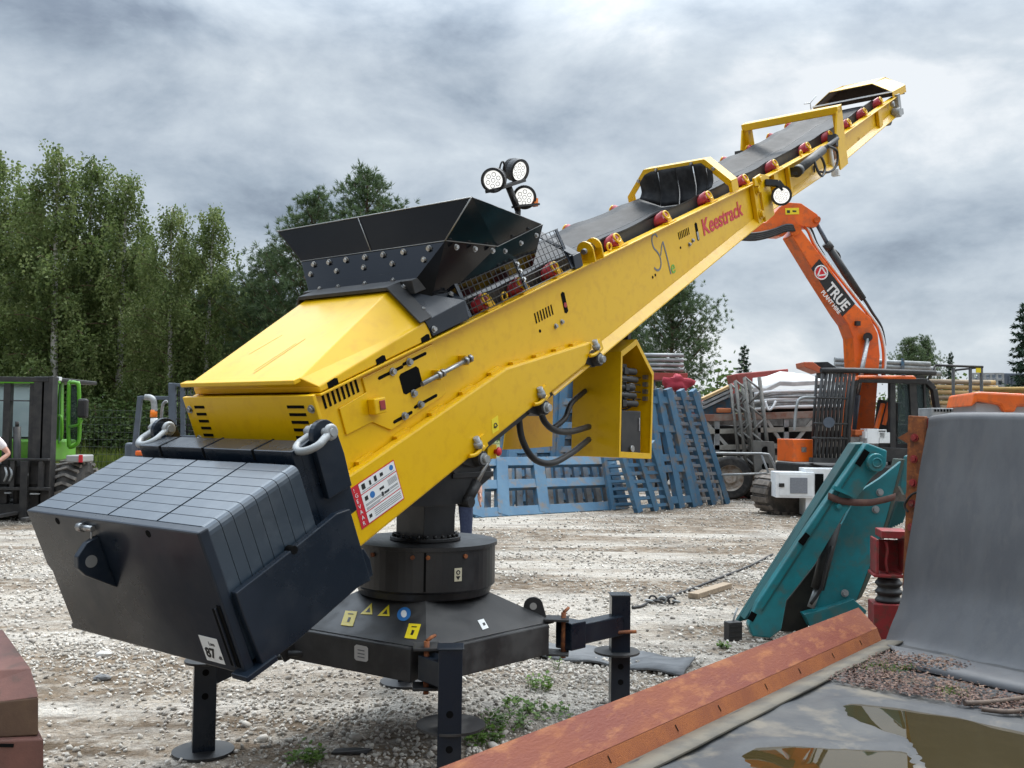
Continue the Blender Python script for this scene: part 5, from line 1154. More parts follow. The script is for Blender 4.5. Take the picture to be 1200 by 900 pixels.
# ------------------------------------------------------------------ trailer of lattice girders and its load
TF = Fr(at(900, 560, 24.0), 0); TF.o.z = 0
TR_ = thing('girder_trailer', 'trailer of grey lattice girders with rusty top rails behind the white cabinet', 'trailer', TF)
ty = lambda px, py, y=0.0: TF.Y(px, py, y)
for yy in (0.0, 1.8):
    m = MB(); m.bar(ty(822, 490, yy), ty(1000, 484, yy), 0.2, 0.18, (0, 1, 0)) if False else m.bar(ty(818, 490, yy), ty(1010, 484, yy), 0.14, 0.17, (0, 0, 1)); m.build('top_rail', pm('rusty_rail', (0.26, 0.12, 0.08), (0.30, 0.24, 0.20), 3, rough=0.8, bump=0.1), TR_, 0.01)
    for (a, b) in (((826, 494), (855, 526)), ((897, 490), (918, 522)), ((954, 490), (930, 520))):
        m = MB(); m.bar(ty(*a, yy), ty(*b, yy), 0.08, 0.08); m.build('brace', pm('pale_grey_paint', (0.40, 0.39, 0.36), (0.28, 0.27, 0.24), 4, rough=0.7), TR_)
    for px in (840, 888, 921, 955): m = MB(); m.bar(ty(px, 488, yy), ty(px, 528, yy), 0.12, 0.10, (0, 1, 0)); m.build('post', GALV, TR_)
    for pyy in (505, 524, 538): m = MB(); m.bar(ty(822, pyy+1, yy), ty(1000, pyy-4, yy), 0.10, 0.12, (0, 0, 1)); m.build('cross_rail', pm('dull_cream_paint', (0.36, 0.34, 0.29), (0.25, 0.23, 0.20), 4, rough=0.7), TR_)
m = MB(); m.box(ty(900, 515, 1.0), (3.2, 1.5, 0.7)); m.build('stored_parts', MACH, TR_, 0.03)
def wheel(c, ax, R, w, parent, rimc):
    ax = Vector(ax).normalized(); c = Vector(c); m = MB()
    m.lathe([(R*0.60, -w/2), (R*0.9, -w/2), (R, -w*0.36), (R, w*0.36), (R*0.9, w/2), (R*0.60, w/2)], c, ax, 36, False); wh = m.build('wheel', TYRE, parent, 0.02)
    m = MB(); m.lathe([(0.0, -w*0.25), (R*0.25, -w*0.28), (R*0.35, -w*0.12), (R*0.52, -w*0.12), (R*0.6, -w*0.48), (R*0.62, -w*0.48), (R*0.62, w*0.48), (0, w*0.4)], c, ax, 30, False)
    rm = m.build('wheel_rim', rimc, wh)
    return wh
RIMC = pm('dirty_white_rim', (0.42, 0.38, 0.33), (0.22, 0.15, 0.10), 6, rough=0.7)
for px, yy in ((856, -0.55), (885, -0.35)): p = ty(px, 560, yy); p.z = 0.52; wheel(p, (0.25, 1, 0), 0.52, 0.36, TR_, RIMC)
# lattice sections leaning on the trailer
for k, (tp, bt, w_, yy) in enumerate((((862, 446), (876, 552), 0.30, -0.75), ((873, 442), (886, 556), 0.32, -0.95), ((856, 450), (868, 549), 0.26, -0.55))):
    o = ty(*bt, yy)+TF.o; o.z = 0.0 if False else o.z
    e = thing('lattice_section', ('middle grey lattice section in the bundle propped against the girder trailer', 'front grey lattice section with a drilled end plate propped against the trailer', 'rear grey lattice section leaning nearest the blue frames')[k], 'lattice girder', o=o, group='lattice sections propped against the trailer')
    top = ty(*tp, yy+0.35)+TF.o-o; wv = Vector((w_, -0.15, 0)); dpv = Vector((0.05, 0.3, 0))
    for i, sft in enumerate((Vector((0, 0, 0)), wv, dpv, wv+dpv)):
        m = MB(); m.tube([sft, top+sft], 0.035, 8); m.build('chord_tube', LATT, e)
    for i in range(7):
        a = top*(i/7); b = top*((i+1)/7); s0, s1 = (Vector(), wv) if i % 2 else (wv, Vector()); m = MB(); m.tube([a+s0, b+s1], 0.024, 6); m.build('lacing_bar', LATT, e)
        m = MB(); m.tube([a+wv+(dpv if i % 2 else Vector()), b+wv+(Vector() if i % 2 else dpv)], 0.024, 6); m.build('lacing_bar', LATT, e)
    if k == 1:
        m = MB(); m.slab([Vector((-0.05, -0.12, 0.0)), Vector((0.42, -0.26, -0.02)), Vector((0.36, -0.26, 0.78)), Vector((-0.10, -0.12, 0.80))], (0, 0.03, 0)); ep_ = m.build('end_plate', LATT, e, 0.01)
        m = MB(1)
        for z in (0.2, 0.58): m.cyl((0.17, -0.198-0.0, z), (0.17, -0.212, z), 0.09, n=18)
        m.build('plate_hole', SLOT, ep_)
# tarpaulin bundle, tubes under it
o = TF.o.copy()
m = MB(); grid = []; rng_ = random.Random(4)
for i in range(9):
    u = i/8; row = []
    for j in range(7):
        v_ = j/6; px = 882+u*(1010-882); top = 455-14*math.sin(math.pi*v_)*(0.5+0.5*math.sin(u*5+0.6))-4*u-(6 if 0.2 < u < 0.9 else 0)+rng_.uniform(-1.5, 1.5); row.append(ty(px, top, v_*1.8)+o)
    grid.append(row)
m.sheet(grid, (0, 0, -0.10)); tag(m.build('tarpaulin', TARP, None), 'crumpled white tarpaulin covering a bundle on the girder trailer', 'tarpaulin')
e = thing('tube_bundle', 'bundle of grey tubes and black sheeting under the white tarpaulin', 'tubes', TF)
for k in range(7): m = MB(); m.tube([ty(884, 462+3*k, 0.05*(k % 3)), ty(905+k, 459+3*k, 0.0), ty(1005, 456+3.2*k, 0.1*(k % 2))], 0.045, 8); m.build('tube', GALV if k % 3 else WPAINT, e)
m = MB(); m.box(ty(925, 472, 0.9), (2.6, 1.5, 0.52)); m.build('black_sheeting', pm('black_sheeting', (0.012, 0.012, 0.012), rough=0.35, bump=0.5, bscale=9), e, 0.08)
m = MB(); m.tube(smooth([ty(897, 470, -0.1), ty(900, 480, -0.15), ty(905, 478, -0.15), ty(909, 470, -0.1)], 4), 0.03, 6); m.build('strap', WPAINT, e)
e = thing('plank_stack', 'small stack of blue panels and pale planks beside the lattice sections', 'panels', TF)
for k in range(3): m = MB(); m.bar(ty(822, 478-5*k, 0.3), ty(856, 462-5*k, 0.3), 0.6, 0.06); m.build('plank', PINEW if k == 2 else GALV, e)
m = MB(); m.slab([ty(824, 488, 0.2), ty(858, 488, 0.2), ty(858, 465, 0.2), ty(824, 480, 0.2)], (0, 0.3, 0)); m.build('blue_panel', BLUE, e, 0.01)
m = MB(); m.box(ty(848, 481, 0.0), (0.34, 0.2, 0.12)); m.build('orange_block', pm('faded_orange', (0.5, 0.16, 0.06), rough=0.6), e, 0.03)
RG = Fr(at(870, 450, 26.5), 0); RG.o.z = 0
for nm, lab, q_, dd in (('red_girder', 'faded red steel girder sloping up beside the lattice sections', ((815, 474), (867, 446), (867, 458), (815, 490)), 0.8), ('red_girder', 'faded red steel trough lying level above the tarpaulin bundle', ((862, 438), (924, 432), (924, 441), (866, 452)), 1.2)):
    m = MB(); m.slab([RG.Y(*p)+RG.o for p in q_], (0, dd, 0)); tag(m.build(nm, REDOX, None, 0.03), lab, 'girder', 'faded red girders on the scrap pile')
m = MB()
pk = [RG.Y(924, 470, 0.2)+RG.o, RG.Y(812, 478, 0.2)+RG.o]; 
# supports for the scrap pile: a flatbed standing behind the trailer
FB = Fr(at(880, 560, 28.5), 0); FB.o.z = 0
e = thing('flatbed', 'dark flatbed trailer carrying the scrap pile behind the girder trailer', 'trailer', FB)
m = MB(); m.box((0, 0, 1.05), (9.5, 2.4, 0.25)); m.build('bed', MACH, e, 0.02)
m = MB(); m.box((0, 0, 1.62), (7.5, 2.0, 0.9)); m.build('load', pm('mixed_scrap', (0.09, 0.08, 0.075), (0.20, 0.19, 0.18), 4, rough=0.8, bump=0.4, bscale=12), e, 0.05)
for x in (-3, -2, 2.4, 3.4): wheel((x, -1.0, 0.5), (0, 1, 0), 0.5, 0.3, e, RIMC)
# small red block on the ground, tubular barrier
RB = Fr(gnd(882, 583), 8)
e = thing('red_block', 'chunky red steel block on the gravel beside the trailer wheel', 'steel block', RB)
m = MB(); m.slab([Vector((-0.42, -0.25, 0.0)), Vector((0.25, -0.25, 0.0)), Vector((0.25, -0.25, 0.48)), Vector((-0.08, -0.25, 0.48)), Vector((-0.14, -0.25, 0.14)), Vector((-0.42, -0.25, 0.03))], (0, 0.5, 0)); rb = m.build('block_body', pm('light_red_paint', (0.42, 0.085, 0.07), (0.34, 0.07, 0.06), 3, rough=0.5), e, 0.015)
m = MB(); m.box((0.1, -0.26, 0.24), (0.10, 0.02, 0.08)); m.build('block_slot', SLOT, rb)
BRF = Fr(at(872, 556, 21.8), 0); BRF.o.z = 0
e = thing('tube_barrier', 'light grey tubular barrier with a rounded corner in front of the trailer wheel', 'barrier', BRF)
by = lambda px, py: BRF.Y(px, py, 0)
m = MB(); m.tube(smooth([by(848, 598), by(836, 532), by(838, 531), by(870, 531.5), by(896, 532), by(903, 536), by(910, 556), by(911, 592)], 5), 0.028, 8); m.build('tube_frame', GALV, e)
m = MB(); m.tube([by(842, 556.5), by(911, 554.5)], 0.024, 8); m.build('lower_rail', GALV, e)
m = MB(); m.tube([by(892, 532), by(901, 555), by(903, 592)], 0.024, 8); m.build('inner_post', GALV, e)

# tube stack behind the cabinet, on a red bearer
PS = Fr(at(775, 440, 27.0), 0); PS.o.z = 0
e = thing('scaffold_rack', 'rack of grey scaffold tubes with a red bearer behind the leaning blue frames', 'tube rack', PS)
py_ = lambda px, py, y=0: PS.Y(px, py, y)
for k in range(12): i, j = k % 4, k//4; m = MB(); m.tube([py_(752, 416+i*5.5, 0.16*j), py_(797+2*(k % 3), 416.5+i*5.6, 0.16*j)], 0.055, 8); m.build('tube', GALV, e)
m = MB(); m.box(py_(782, 442, 0.2), (1.0, 0.8, 0.20)); m.build('bearer', REDOX, e, 0.01)
for px in (764, 795): m = MB(); t_ = py_(px, 446, 0.1); m.box((t_.x, 0.2, t_.z/2), (0.14, 0.6, t_.z)); m.build('rack_leg', BLUEW, e)
m = MB(); pc_ = at(793, 449, 26.3); rr_ = random.Random(6); m.ball((0, 0, 0), 0.32, 14, 10, (1.25, 0.8, 0.75)); m.v = [(pc_.x+x*k_, pc_.y+y*k_, pc_.z+z*k_-0.10*abs(x)) for (x, y, z) in m.v for k_ in (1+0.22*math.sin(x*19+z*7)+0.15*math.sin(z*23+y*11),)]; tag(m.build('red_cloth', pm('red_cloth', (0.38, 0.03, 0.05), (0.28, 0.025, 0.04), 6, rough=0.8, bump=0.6, bscale=6), None), 'bunched red cloth hanging beside the scaffold rack', 'cloth')
# ------------------------------------------------------------------ foreground: rubber lined hopper with its rusty rim
GO = (2.43, 6.30, 0); GF = Fr(GO, -39.24); GW = Fr(GO, -51)
HOP = thing('lined_hopper', 'rubber lined steel hopper with a copper red rim, lying open in the right foreground', 'hopper', GF)
def pin(poly, x, y):
    ins_ = False; dmin = 9.0; n = len(poly)
    for i in range(n):
        (x0, y0), (x1, y1) = poly[i], poly[(i+1) % n]
        if (y0 > y) != (y1 > y) and x < (x1-x0)*(y-y0)/(y1-y0)+x0: ins_ = not ins_
        dx, dy = x1-x0, y1-y0; t = max(0, min(1, ((x-x0)*dx+(y-y0)*dy)/(dx*dx+dy*dy+1e-12)))
        dmin = min(dmin, math.hypot(x-x0-t*dx, y-y0-t*dy))
    return dmin if ins_ else -dmin
g2 = lambda pts, z=0.35: [tuple(GF.loc(gnd(x, y, z)).xy) for x, y in pts]
PUD1 = g2([(868, 884), (886, 874), (930, 872), (965, 876), (1010, 877), (1062, 879), (1076, 905), (1070, 960), (960, 950), (890, 915)])
PUD2 = g2([(985, 823), (1005, 823), (1060, 829), (1120, 839), (1180, 852), (1250, 868), (1300, 920), (1180, 930), (1085, 900), (1066, 866), (1020, 850), (992, 840)])
DEB = g2([(985, 797), (1000, 782), (1030, 772), (1062, 768), (1108, 776), (1118, 782), (1060, 784), (1040, 790), (1085, 797), (1150, 812), (1240, 838), (1225, 848), (1160, 830), (1085, 820), (1005, 808)])
def nz(x, y): return 0.5*math.sin(x*7.1+1.3*math.sin(y*5.3))+0.5*math.sin(y*6.3+2.0*math.sin(x*4.1+1))
grid = []; nx, ny = 140, 120
for j in range(ny+1):
    y = -4.2+6.6*j/ny; row = []
    for i in range(nx+1):
        x = -0.02+5.4*i/nx; d1, d2 = pin(PUD1, x, y), pin(PUD2, x, y); d = max(d1, d2)
        z = 0.352+0.006*nz(x, y)+0.003*nz(x*3.1, y*2.7)
        z += 0.012*math.exp(-((d+0.05)/0.05)**2) - (0.035*min(1, max(0, d+0.01)/0.05) if d > -0.01 else 0)
        row.append((x, y, z))
    grid.append(row)
FLR = pm('sandy_worn_rubber', (0.050, 0.053, 0.058), (0.078, 0.078, 0.077), 3, rough=0.6, spec=0.3, bump=0.12, bscale=40, c3=(0.150, 0.132, 0.105), s3=4.2, detail=10)
m = MB(); m.sheet(grid, (0, 0, -0.012)); m.build('floor_belt', FLR, HOP)
# rim bar
sec = [(-0.205, 0.46), (-0.186, 0.542), (-0.066, 0.425), (-0.028, 0.330), (-0.20, 0.330)]
rim = MB(); y0, y1 = 0.0, -4.3
def barp(pr, y, k=0.0): return Vector((pr[0], y, pr[1]))
rim.slab([barp(s, y0) for s in (sec[0], sec[1], sec[2])]+[barp((-0.088, 0.415), y0), barp((-0.208, 0.46), y0)], (0, y1-y0, 0)); RIM = rim.build('rim_top', COPPER, HOP, 0.006)
rim = MB(); rim.slab([barp((-0.066, 0.4235), y0), barp((-0.026, 0.325), y0), barp((-0.05, 0.325), y0), barp((-0.086, 0.415), y0)], (0, y1-y0, 0)); rf = rim.build('rim_face', ORUST, HOP, 0.003)
m = MB(1)
for k in range(9):
    y = -0.35-0.46*k+0.05*math.sin(k*3); m.slab([Vector((-0.0565, y, 0.403)), Vector((-0.0565, y+0.006, 0.403)), Vector((-0.0448, y+0.014, 0.375)), Vector((-0.0448, y+0.009, 0.375))], (0.0012, 0, 0.0006))
m.build('rim_cut', SLOT, rf)
lip = []
for j in range(60):
    y = 0.02-4.3*j/59; w = 0.012*math.sin(j*0.7)+0.006*math.sin(j*1.9); lip.append([(-0.04, y, 0.352), (0.03, y, 0.366+0.3*w*0.5), (0.105+0.4*w, y, 0.372+0.2*w)])
m = MB(); m.sheet(lip, (0, 0, -0.008)); m.build('rubber_lip', pm('dusty_lip', (0.135, 0.118, 0.088), (0.085, 0.078, 0.065), 6, rough=0.75, bump=0.1), HOP)
m = MB(); m.slab([(-0.22, 0.0, 0.0), (-0.20, 0.0, 0.0), (-0.20, 0.0, 0.51), (-0.22, 0.0, 0.51)], (0, -4.3, 0)); m.build('side_wall', RUST, HOP)
# back wall: a sheet of belting bent up out of the floor (own yaw)
prof = [GW.X(x, y, 0.0) for x, y in ((1033, 755), (1039, 747), (1046, 729), (1053, 708), (1059, 685), (1063, 655), (1068, 615), (1074, 577), (1079, 546), (1084, 510), (1087, 489))]
pf = [Vector((p.y, p.z, 0)) for p in prof]; pts = smooth([(p.x, p.y) for p in pf], 4)
pts = [(pts[0][0]-0.55, 0.365), (pts[0][0]-0.30, 0.366), (pts[0][0]-0.12, 0.372)]+pts
tp_ = pts[-1]; pts += [(tp_[0]+0.02, tp_[1]+0.020), (tp_[0]+0.055, tp_[1]+0.03), (tp_[0]+0.10, tp_[1]+0.022), (tp_[0]+0.14, tp_[1]-0.02), (tp_[0]+0.15, tp_[1]-0.10)]
grid = []
def w2g(v): return GF.loc(GW.o + GW.x*v[0] + GW.y*v[1] + Vector((0, 0, v[2])))
for i, (y, z) in enumerate(pts):
    row = []
    for k in range(23):
        x = 3.2*k/22; x = max(x, (0.42, 0.26, 0.10)[i]) if i < 3 else x; fx = max(0, 0.10-x)/0.10; row.append(w2g((x+0.006*math.sin(i*0.5), y+0.006*math.sin(x*3+i*0.2), z+0.004*math.sin(x*5)-0.02*fx*fx*(1 if i > len(pts)-9 else 0))))
    grid.append(row)
m = MB(); m.sheet(grid, w2g((0, 0.012, -0.004))-w2g((0, 0, 0))); m.build('wall_belt', RUBW, HOP)
# rusty edge post with bolts
pa, pb_ = GW.X(1071, 487, -0.075), GW.X(1060, 672, -0.075)
m = MB(); m.slab([w2g(GW.Y(x, y, 0.60)) for x, y in ((1064, 487), (1083, 488), (1082, 690), (1057, 690), (1061, 600))], w2g((0.0, 0.05, 0))-w2g((0, 0, 0))); PO = m.build('edge_post', RUST, HOP, 0.005)
m = MB(); m.slab([w2g(GW.Y(x, y, 0.61)) for x, y in ((1052, 513), (1064, 506), (1064, 520))], w2g((0.0, 0.03, 0))-w2g((0, 0, 0))); m.build('pointed_tab', RUST, HOP)
m = MB(1)
for x, y in ((1072, 513), (1071, 538), (1070, 566), (1069, 590), (1068, 618)): q = w2g(GW.Y(x, y, 0.60)); m.bolt(q, w2g((0, -1, 0))-w2g((0, 0, 0)), 0.020, 0.022)
m.build('post_bolt', DKRED, PO)
m = MB(); m.slab([w2g(GW.Y(x, y, 0.64)) for x, y in ((1082, 490), (1090, 490), (1088, 690), (1080, 690))], w2g((0.0, 0.02, 0))-w2g((0, 0, 0))); m.build('red_edge', DKRED, HOP)
m = MB(); m.tube(smooth([w2g(GW.Y(x, y, 0.58)) for x, y in ((1079, 576), (1068, 580), (1060, 592), (1064, 600))], 5), 0.008, 6); m.build('bent_wire', MACH, HOP)
# water, leaf litter, sticks
WATER = bpy.data.materials.new('brown_rain_water'); WATER.use_nodes = True; wb = WATER.node_tree.nodes['Principled BSDF']
wb.inputs['Base Color'].default_value = (0.040, 0.028, 0.007, 1); wb.inputs['Roughness'].default_value = 0.012; wb.inputs['IOR'].default_value = 1.5; wb.inputs['Alpha'].default_value = 0.86
_t = WATER.node_tree; _n = _t.nodes.new('ShaderNodeTexNoise'); _n.inputs['Scale'].default_value = 6; _c = _t.nodes.new('ShaderNodeTexCoord'); _t.links.new(_c.outputs['Object'], _n.inputs['Vector'])
_b = _t.nodes.new('ShaderNodeBump'); _b.inputs['Strength'].default_value = 0.03; _b.inputs['Distance'].default_value = 0.003; _t.links.new(_n.outputs[0], _b.inputs['Height']); _t.links.new(_b.outputs[0], wb.inputs['Normal'])
def wpt(x, y, z): return GF.o+GF.x*x+GF.y*y+Vector((0, 0, z))
for P in (PUD1, PUD2):
    cx_ = sum(p[0] for p in P)/len(P); cy_ = sum(p[1] for p in P)/len(P)
    m = MB(); m.add([wpt(cx_+(x-cx_)*1.04, cy_+(y-cy_)*1.04, 0.3445) for x, y in P], [tuple(range(len(P)))]); o = m.build('puddle_water', WATER); struct(o)
rg = random.Random(8); m = MB()
xs = [p[0] for p in DEB]; ys = [p[1] for p in DEB]; k = 0
while k < 5200:
    x, y = rg.uniform(min(xs), max(xs)), rg.uniform(min(ys), max(ys)); d = pin(DEB, x, y)
    if d < rg.uniform(-0.13, 0.07): continue
    k += 1; c = wpt(x, y, 0.366+rg.uniform(0, 0.010)); a = rg.uniform(0, 6.28); s_ = rg.uniform(0.003, 0.010); u_ = Vector((math.cos(a), math.sin(a), rg.uniform(-0.4, 0.4)))*s_; v2 = Vector((-math.sin(a), math.cos(a), rg.uniform(-0.5, 0.5)))*s_*0.55
    m.add([c-u_-v2, c+u_-v2, c+u_+v2, c-u_+v2], [(0, 1, 2, 3)])
tag(m.build('leaf_litter', leafmat('litter', (0.030, 0.016, 0.012), (0.085, 0.040, 0.030), (0.21, 0.13, 0.085), 0.0)), 'red brown leaf litter lying in the folds of the hopper floor', 'leaf litter', kind='stuff')
m = MB(); rg = random.Random(3)
for x, y in ((1045, 786), (1060, 783), (1020, 783), (1110, 808), (1120, 812), (1030, 779)):
    for k in range(60):
        c = gnd(x+rg.gauss(0, 9), y+rg.gauss(0, 2), 0.368); a = rg.uniform(0, 6.28); h_ = rg.uniform(0.006, 0.022); m.add([c, c+Vector((0.005*math.cos(a), 0.005*math.sin(a), 0)), c+Vector((rg.uniform(-.01, .01), rg.uniform(-.01, .01), h_))], [(0, 1, 2)])
tag(m.build('moss', WEEDM), 'green moss growing in the litter on the hopper floor', 'moss', kind='stuff')
for pth, r, lab in (([(1130, 824), (1160, 823), (1200, 818), (1260, 806)], 0.014, 'thicker brown stick lying on the hopper floor by the puddle'), ([(1150, 831), (1180, 834), (1215, 831), (1260, 828)], 0.012, 'thinner ribbed stick lying just below the thicker stick')):
    m = MB(); m.tube(smooth([gnd(x, y, 0.375) for x, y in pth], 5), r, 8); tag(m.build('stick', pm('wet_bark', (0.13, 0.09, 0.065), (0.07, 0.05, 0.04), 20, rough=0.7, bump=0.2)), lab, 'stick')

# ------------------------------------------------------------------ teal folded conveyor behind the rim
TL = Fr(at(900, 745, 8.0), 0); TL.o.z = 0
TE = thing('folded_conveyor', 'teal painted folding conveyor section leaning behind the copper red rim', 'conveyor', TL)
tl = lambda px, py, y=0.0: TL.Y(px, py, y)
def tslab(name, px, y, th, mt, par, bev=0.006): m = MB(); m.slab([tl(a, b, y) for a, b in px], (0, th, 0)); return m.build(name, mt, par, bev)
tslab('outer_rail', [(997, 519), (1012, 518), (877, 726), (862, 730)], 0.16, 0.06, DKTEAL, TE)
tslab('outer_web', [(1003, 520), (1012, 519), (882, 720), (872, 726)], 0.02, 0.14, DKTEAL, TE)
m = MB(); m.tube([tl(1010, 526, 0.0), tl(884, 712, 0.0)], 0.012, 8); m.build('belt_edge', WPAINT, TE)
main = tslab('main_beam', [(1016, 519), (1040, 528), (1039, 545), (1022, 560), (990, 603), (955, 662), (922, 704), (916, 738), (903, 748), (882, 746), (877, 733), (888, 706), (945, 620)], -0.10, 0.10, TEAL, TE, 0.012)
m = MB(); m.bar(tl(1004, 545, -0.105), tl(893, 716, -0.105), 0.012, 0.012, (0, 1, 0)); m.build('beam_groove', DKTEAL, main)
m = MB(1)
for a, b in (((1016, 528), (1005, 545)), ((947, 626), (938, 637)), ((884, 718), (879, 727))): m.bar(tl(*a, -0.104), tl(*b, -0.104), 0.05, 0.012, (0, 1, 0))
m.build('slot', SLOT, main)
m = MB(); q = tl(1025, 542, -0.12); m.lathe([(0, 0.05), (0.07, 0.05), (0.075, 0.035), (0.075, 0), (0, 0)], q, (0, -1, 0), 24, False); m.ring(q+Vector((0, -0.05, 0)), (0, 1, 0), 0.035, 0.008, 16, 6); m.build('pivot_boss', TEAL, main)
m = MB(1); m.bar(tl(976, 571, -0.13), tl(1000, 581, -0.13), 0.05, 0.03); m.bolt(tl(982, 593, -0.10), (0, -1, 0), 0.022, 0.03); m.build('beam_catch', TEAL, main)
bigp = tslab('wide_plate', [(1032, 560), (1057, 540), (1052, 562), (1039, 608), (1023, 655), (1004, 704), (972, 716), (962, 724), (943, 724), (957, 712), (980, 627), (1006, 577)], 0.18, 0.05, TEAL, TE, 0.006)
m = MB(1)
for x, y in ((1031, 577), (1026, 597), (990, 695)): m.bolt(tl(x, y, 0.18), (0, -1, 0), 0.022, 0.02)
m.build('plate_bolt', GALV, bigp)
tslab('plate_edge', [(1057, 538), (1061, 538), (1030, 655), (1010, 700), (1004, 704), (1023, 655), (1039, 608)], 0.175, 0.20, pm('greasy_teal', (0.05, 0.075, 0.06), (0.08, 0.06, 0.04), 8, rough=0.7), TE)
tslab('foot_plate', [(972, 712), (1000, 702), (1016, 716), (1008, 735), (950, 735), (942, 720)], 0.10, 0.12, TEAL, TE)
m = MB(); m.cyl(tl(978, 612, 0.12), tl(958, 690, 0.12), 0.055, n=16); cyb = m.build('ram_barrel', MACH, TE); m = MB(); m.cyl(tl(958, 690, 0.12), tl(950, 712, 0.12), 0.03, n=12); m.build('ram_rod', GALV, cyb)
m = MB(); m.tube(smooth([tl(975, 640, 0.05), tl(968, 665, 0.03), tl(962, 690, 0.05), tl(950, 708, 0.06)], 4), 0.014, 8); m.build('hose', MACH, TE)
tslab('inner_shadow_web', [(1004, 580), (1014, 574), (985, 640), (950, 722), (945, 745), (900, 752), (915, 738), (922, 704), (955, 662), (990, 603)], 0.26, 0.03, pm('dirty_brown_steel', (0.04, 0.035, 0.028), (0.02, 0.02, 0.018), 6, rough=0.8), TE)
m = MB(); grid = [[tl(x, y, -0.14+0.03*math.sin(i)) for (x, y) in ((a, b), (a-0.6, b+4), (a-1, b+8))] for i, (a, b) in enumerate(((971, 577), (985, 583), (1003, 585), (1022, 585), (1040, 581), (1050, 578)))]
m.sheet(grid, (0, 0.006, 0)); m.build('webbing_strap', pm('brown_webbing', (0.11, 0.055, 0.045), (0.15, 0.08, 0.06), 14, rough=0.85), TE)
m = MB(); m.slab([tl(a, b, 0.3) for a, b in ((1062, 535), (1072, 530), (1070, 560), (1060, 580), (1055, 570))], (0, 0.05, 0)); m.build('rear_web', TEAL, TE)
m = MB(1)
for k in range(6): m.bar(tl(1040+3*k, 620-1.5*k, 0.28), tl(1052+2.4*k, 588, 0.28), 0.02, 0.05, (0, 1, 0))
m.build('cooler_rib', DKTEAL, TE)
BK = Fr(at(859, 752, 7.9), 20); BK.o.z = 0
e = thing('rubber_block', 'small black rubber block standing on the gravel at the foot of the teal conveyor', 'rubber block', BK)
m = MB(); m.box((0, 0, 0.075), (0.125, 0.08, 0.15)); bb = m.build('block', MACH, e, 0.006); m = MB(1)
for k in range(3): m.box((0, -0.0415, 0.035+0.04*k), (0.11, 0.006, 0.012))
m.build('block_rib', BLACKP, bb); m = MB(); m.tube([(0.0, 0, 0.14), (0.03, 0.02, 0.20), (0.06, 0.03, 0.25)], 0.008, 6); m.build('wire_tail', GALV, e)
# red bracket with black bellows
RD = Fr(at(1042, 742, 7.2), -10); RD.o.z = 0
e = thing('air_spring', 'dark red bracket with a black rubber bellows between the teal conveyor and rust post', 'air spring', RD)
rd_ = lambda px, py, y=0: RD.Y(px, py, y)
def rbox(name, x0, y0, x1, y1, dep, mt, y=0.0, par=e, bev=0.006): a, b = rd_(x0, y0, y), rd_(x1, y1, y); m = MB(); m.box(((a.x+b.x)/2, y+dep/2, (a.z+b.z)/2), (b.x-a.x, dep, abs(a.z-b.z))); return m.build(name, mt, par, bev)
rbox('top_plate', 1033, 622, 1066, 632, 0.25, DKRED); rbox('lower_plate', 1024, 673, 1060, 678, 0.25, DKRED); rbox('back_web', 1030, 632, 1066, 673, 0.02, DKRED, 0.22); rbox('side_web', 1027, 632, 1030, 673, 0.25, DKRED); rbox('side_web', 1060, 632, 1063, 673, 0.25, DKRED)
m = MB(); m.tube(smooth([rd_(1038, 634, 0.05), rd_(1040, 645, 0.05), rd_(1038, 658, 0.05), rd_(1040, 671, 0.05)], 4), 0.012, 8); m.build('rib', DKRED, e)
a, b = rd_(1041.5, 678, 0.12), rd_(1041.5, 708, 0.12); R0 = 0.098; hh = a.z-b.z
m = MB(); m.lathe([(0.0, 0)]+[(R0*(0.90+0.10*math.sin(t*3*math.pi*2-1.5)), t*hh) for t in np.linspace(0, 1, 31)]+[(0, hh)], b, (0, 0, 1), 28); m.build('bellows', MACH, e)
rbox('base_block', 1024, 708, 1058, 760, 0.24, DKRED); m = MB(); c_ = rd_(1034, 735, 0); m.box((c_.x+0.02, 0.12, c_.z/2), (0.25, 0.2, c_.z)); m.build('support_leg', MACH, e)

# ------------------------------------------------------------------ brown steel block at the lower left edge
LB = Fr(at(5, 860, 3.7), 0); LB.o.z = 0
e = thing('brown_steel_box', 'weathered brown steel box with a chamfered top and slots, cut off at the left edge', 'steel box', LB)
lb = lambda px, py, y=0: LB.Y(px, py, y)
BRN = pm('brown_weathered_paint', (0.165, 0.068, 0.050), (0.115, 0.050, 0.038), 4, rough=0.72, bump=0.12, bscale=90, c3=(0.085, 0.048, 0.034), s3=9)
BRN2 = pm('brown_dusty_steel', (0.085, 0.046, 0.028), (0.12, 0.07, 0.04), 5, rough=0.8, bump=0.15, bscale=80)
m = MB(); m.slab([lb(x, y) for x, y in ((-120, 835), (45, 817), (45, 862), (-120, 872))], (-0.36, 0.55, 0)); bx = m.build('middle_body', BRN2, e, 0.006)
t0, t1, t2 = [lb(x, y) for x, y in ((-120, 792), (40, 785), (45, 817))]
m = MB(); m.add([lb(-120, 838), lb(45.5, 817), lb(36, 783, 0.10), lb(-120, 792, 0.10), lb(36, 783, 0.10)+Vector((-0.32, 0.40, 0.06)), lb(-120, 792, 0.10)+Vector((-0.3, 0.40, 0.06)), lb(45.5, 817)+Vector((-0.36, 0.55, 0)), lb(-120, 838)+Vector((-0.36, 0.55, 0))],
               [(0, 1, 2, 3), (3, 2, 4, 5), (1, 6, 4, 2), (6, 7, 5, 4), (7, 0, 3, 5), (0, 7, 6, 1)]); tp2 = m.build('chamfered_top', BRN, e, 0.004)
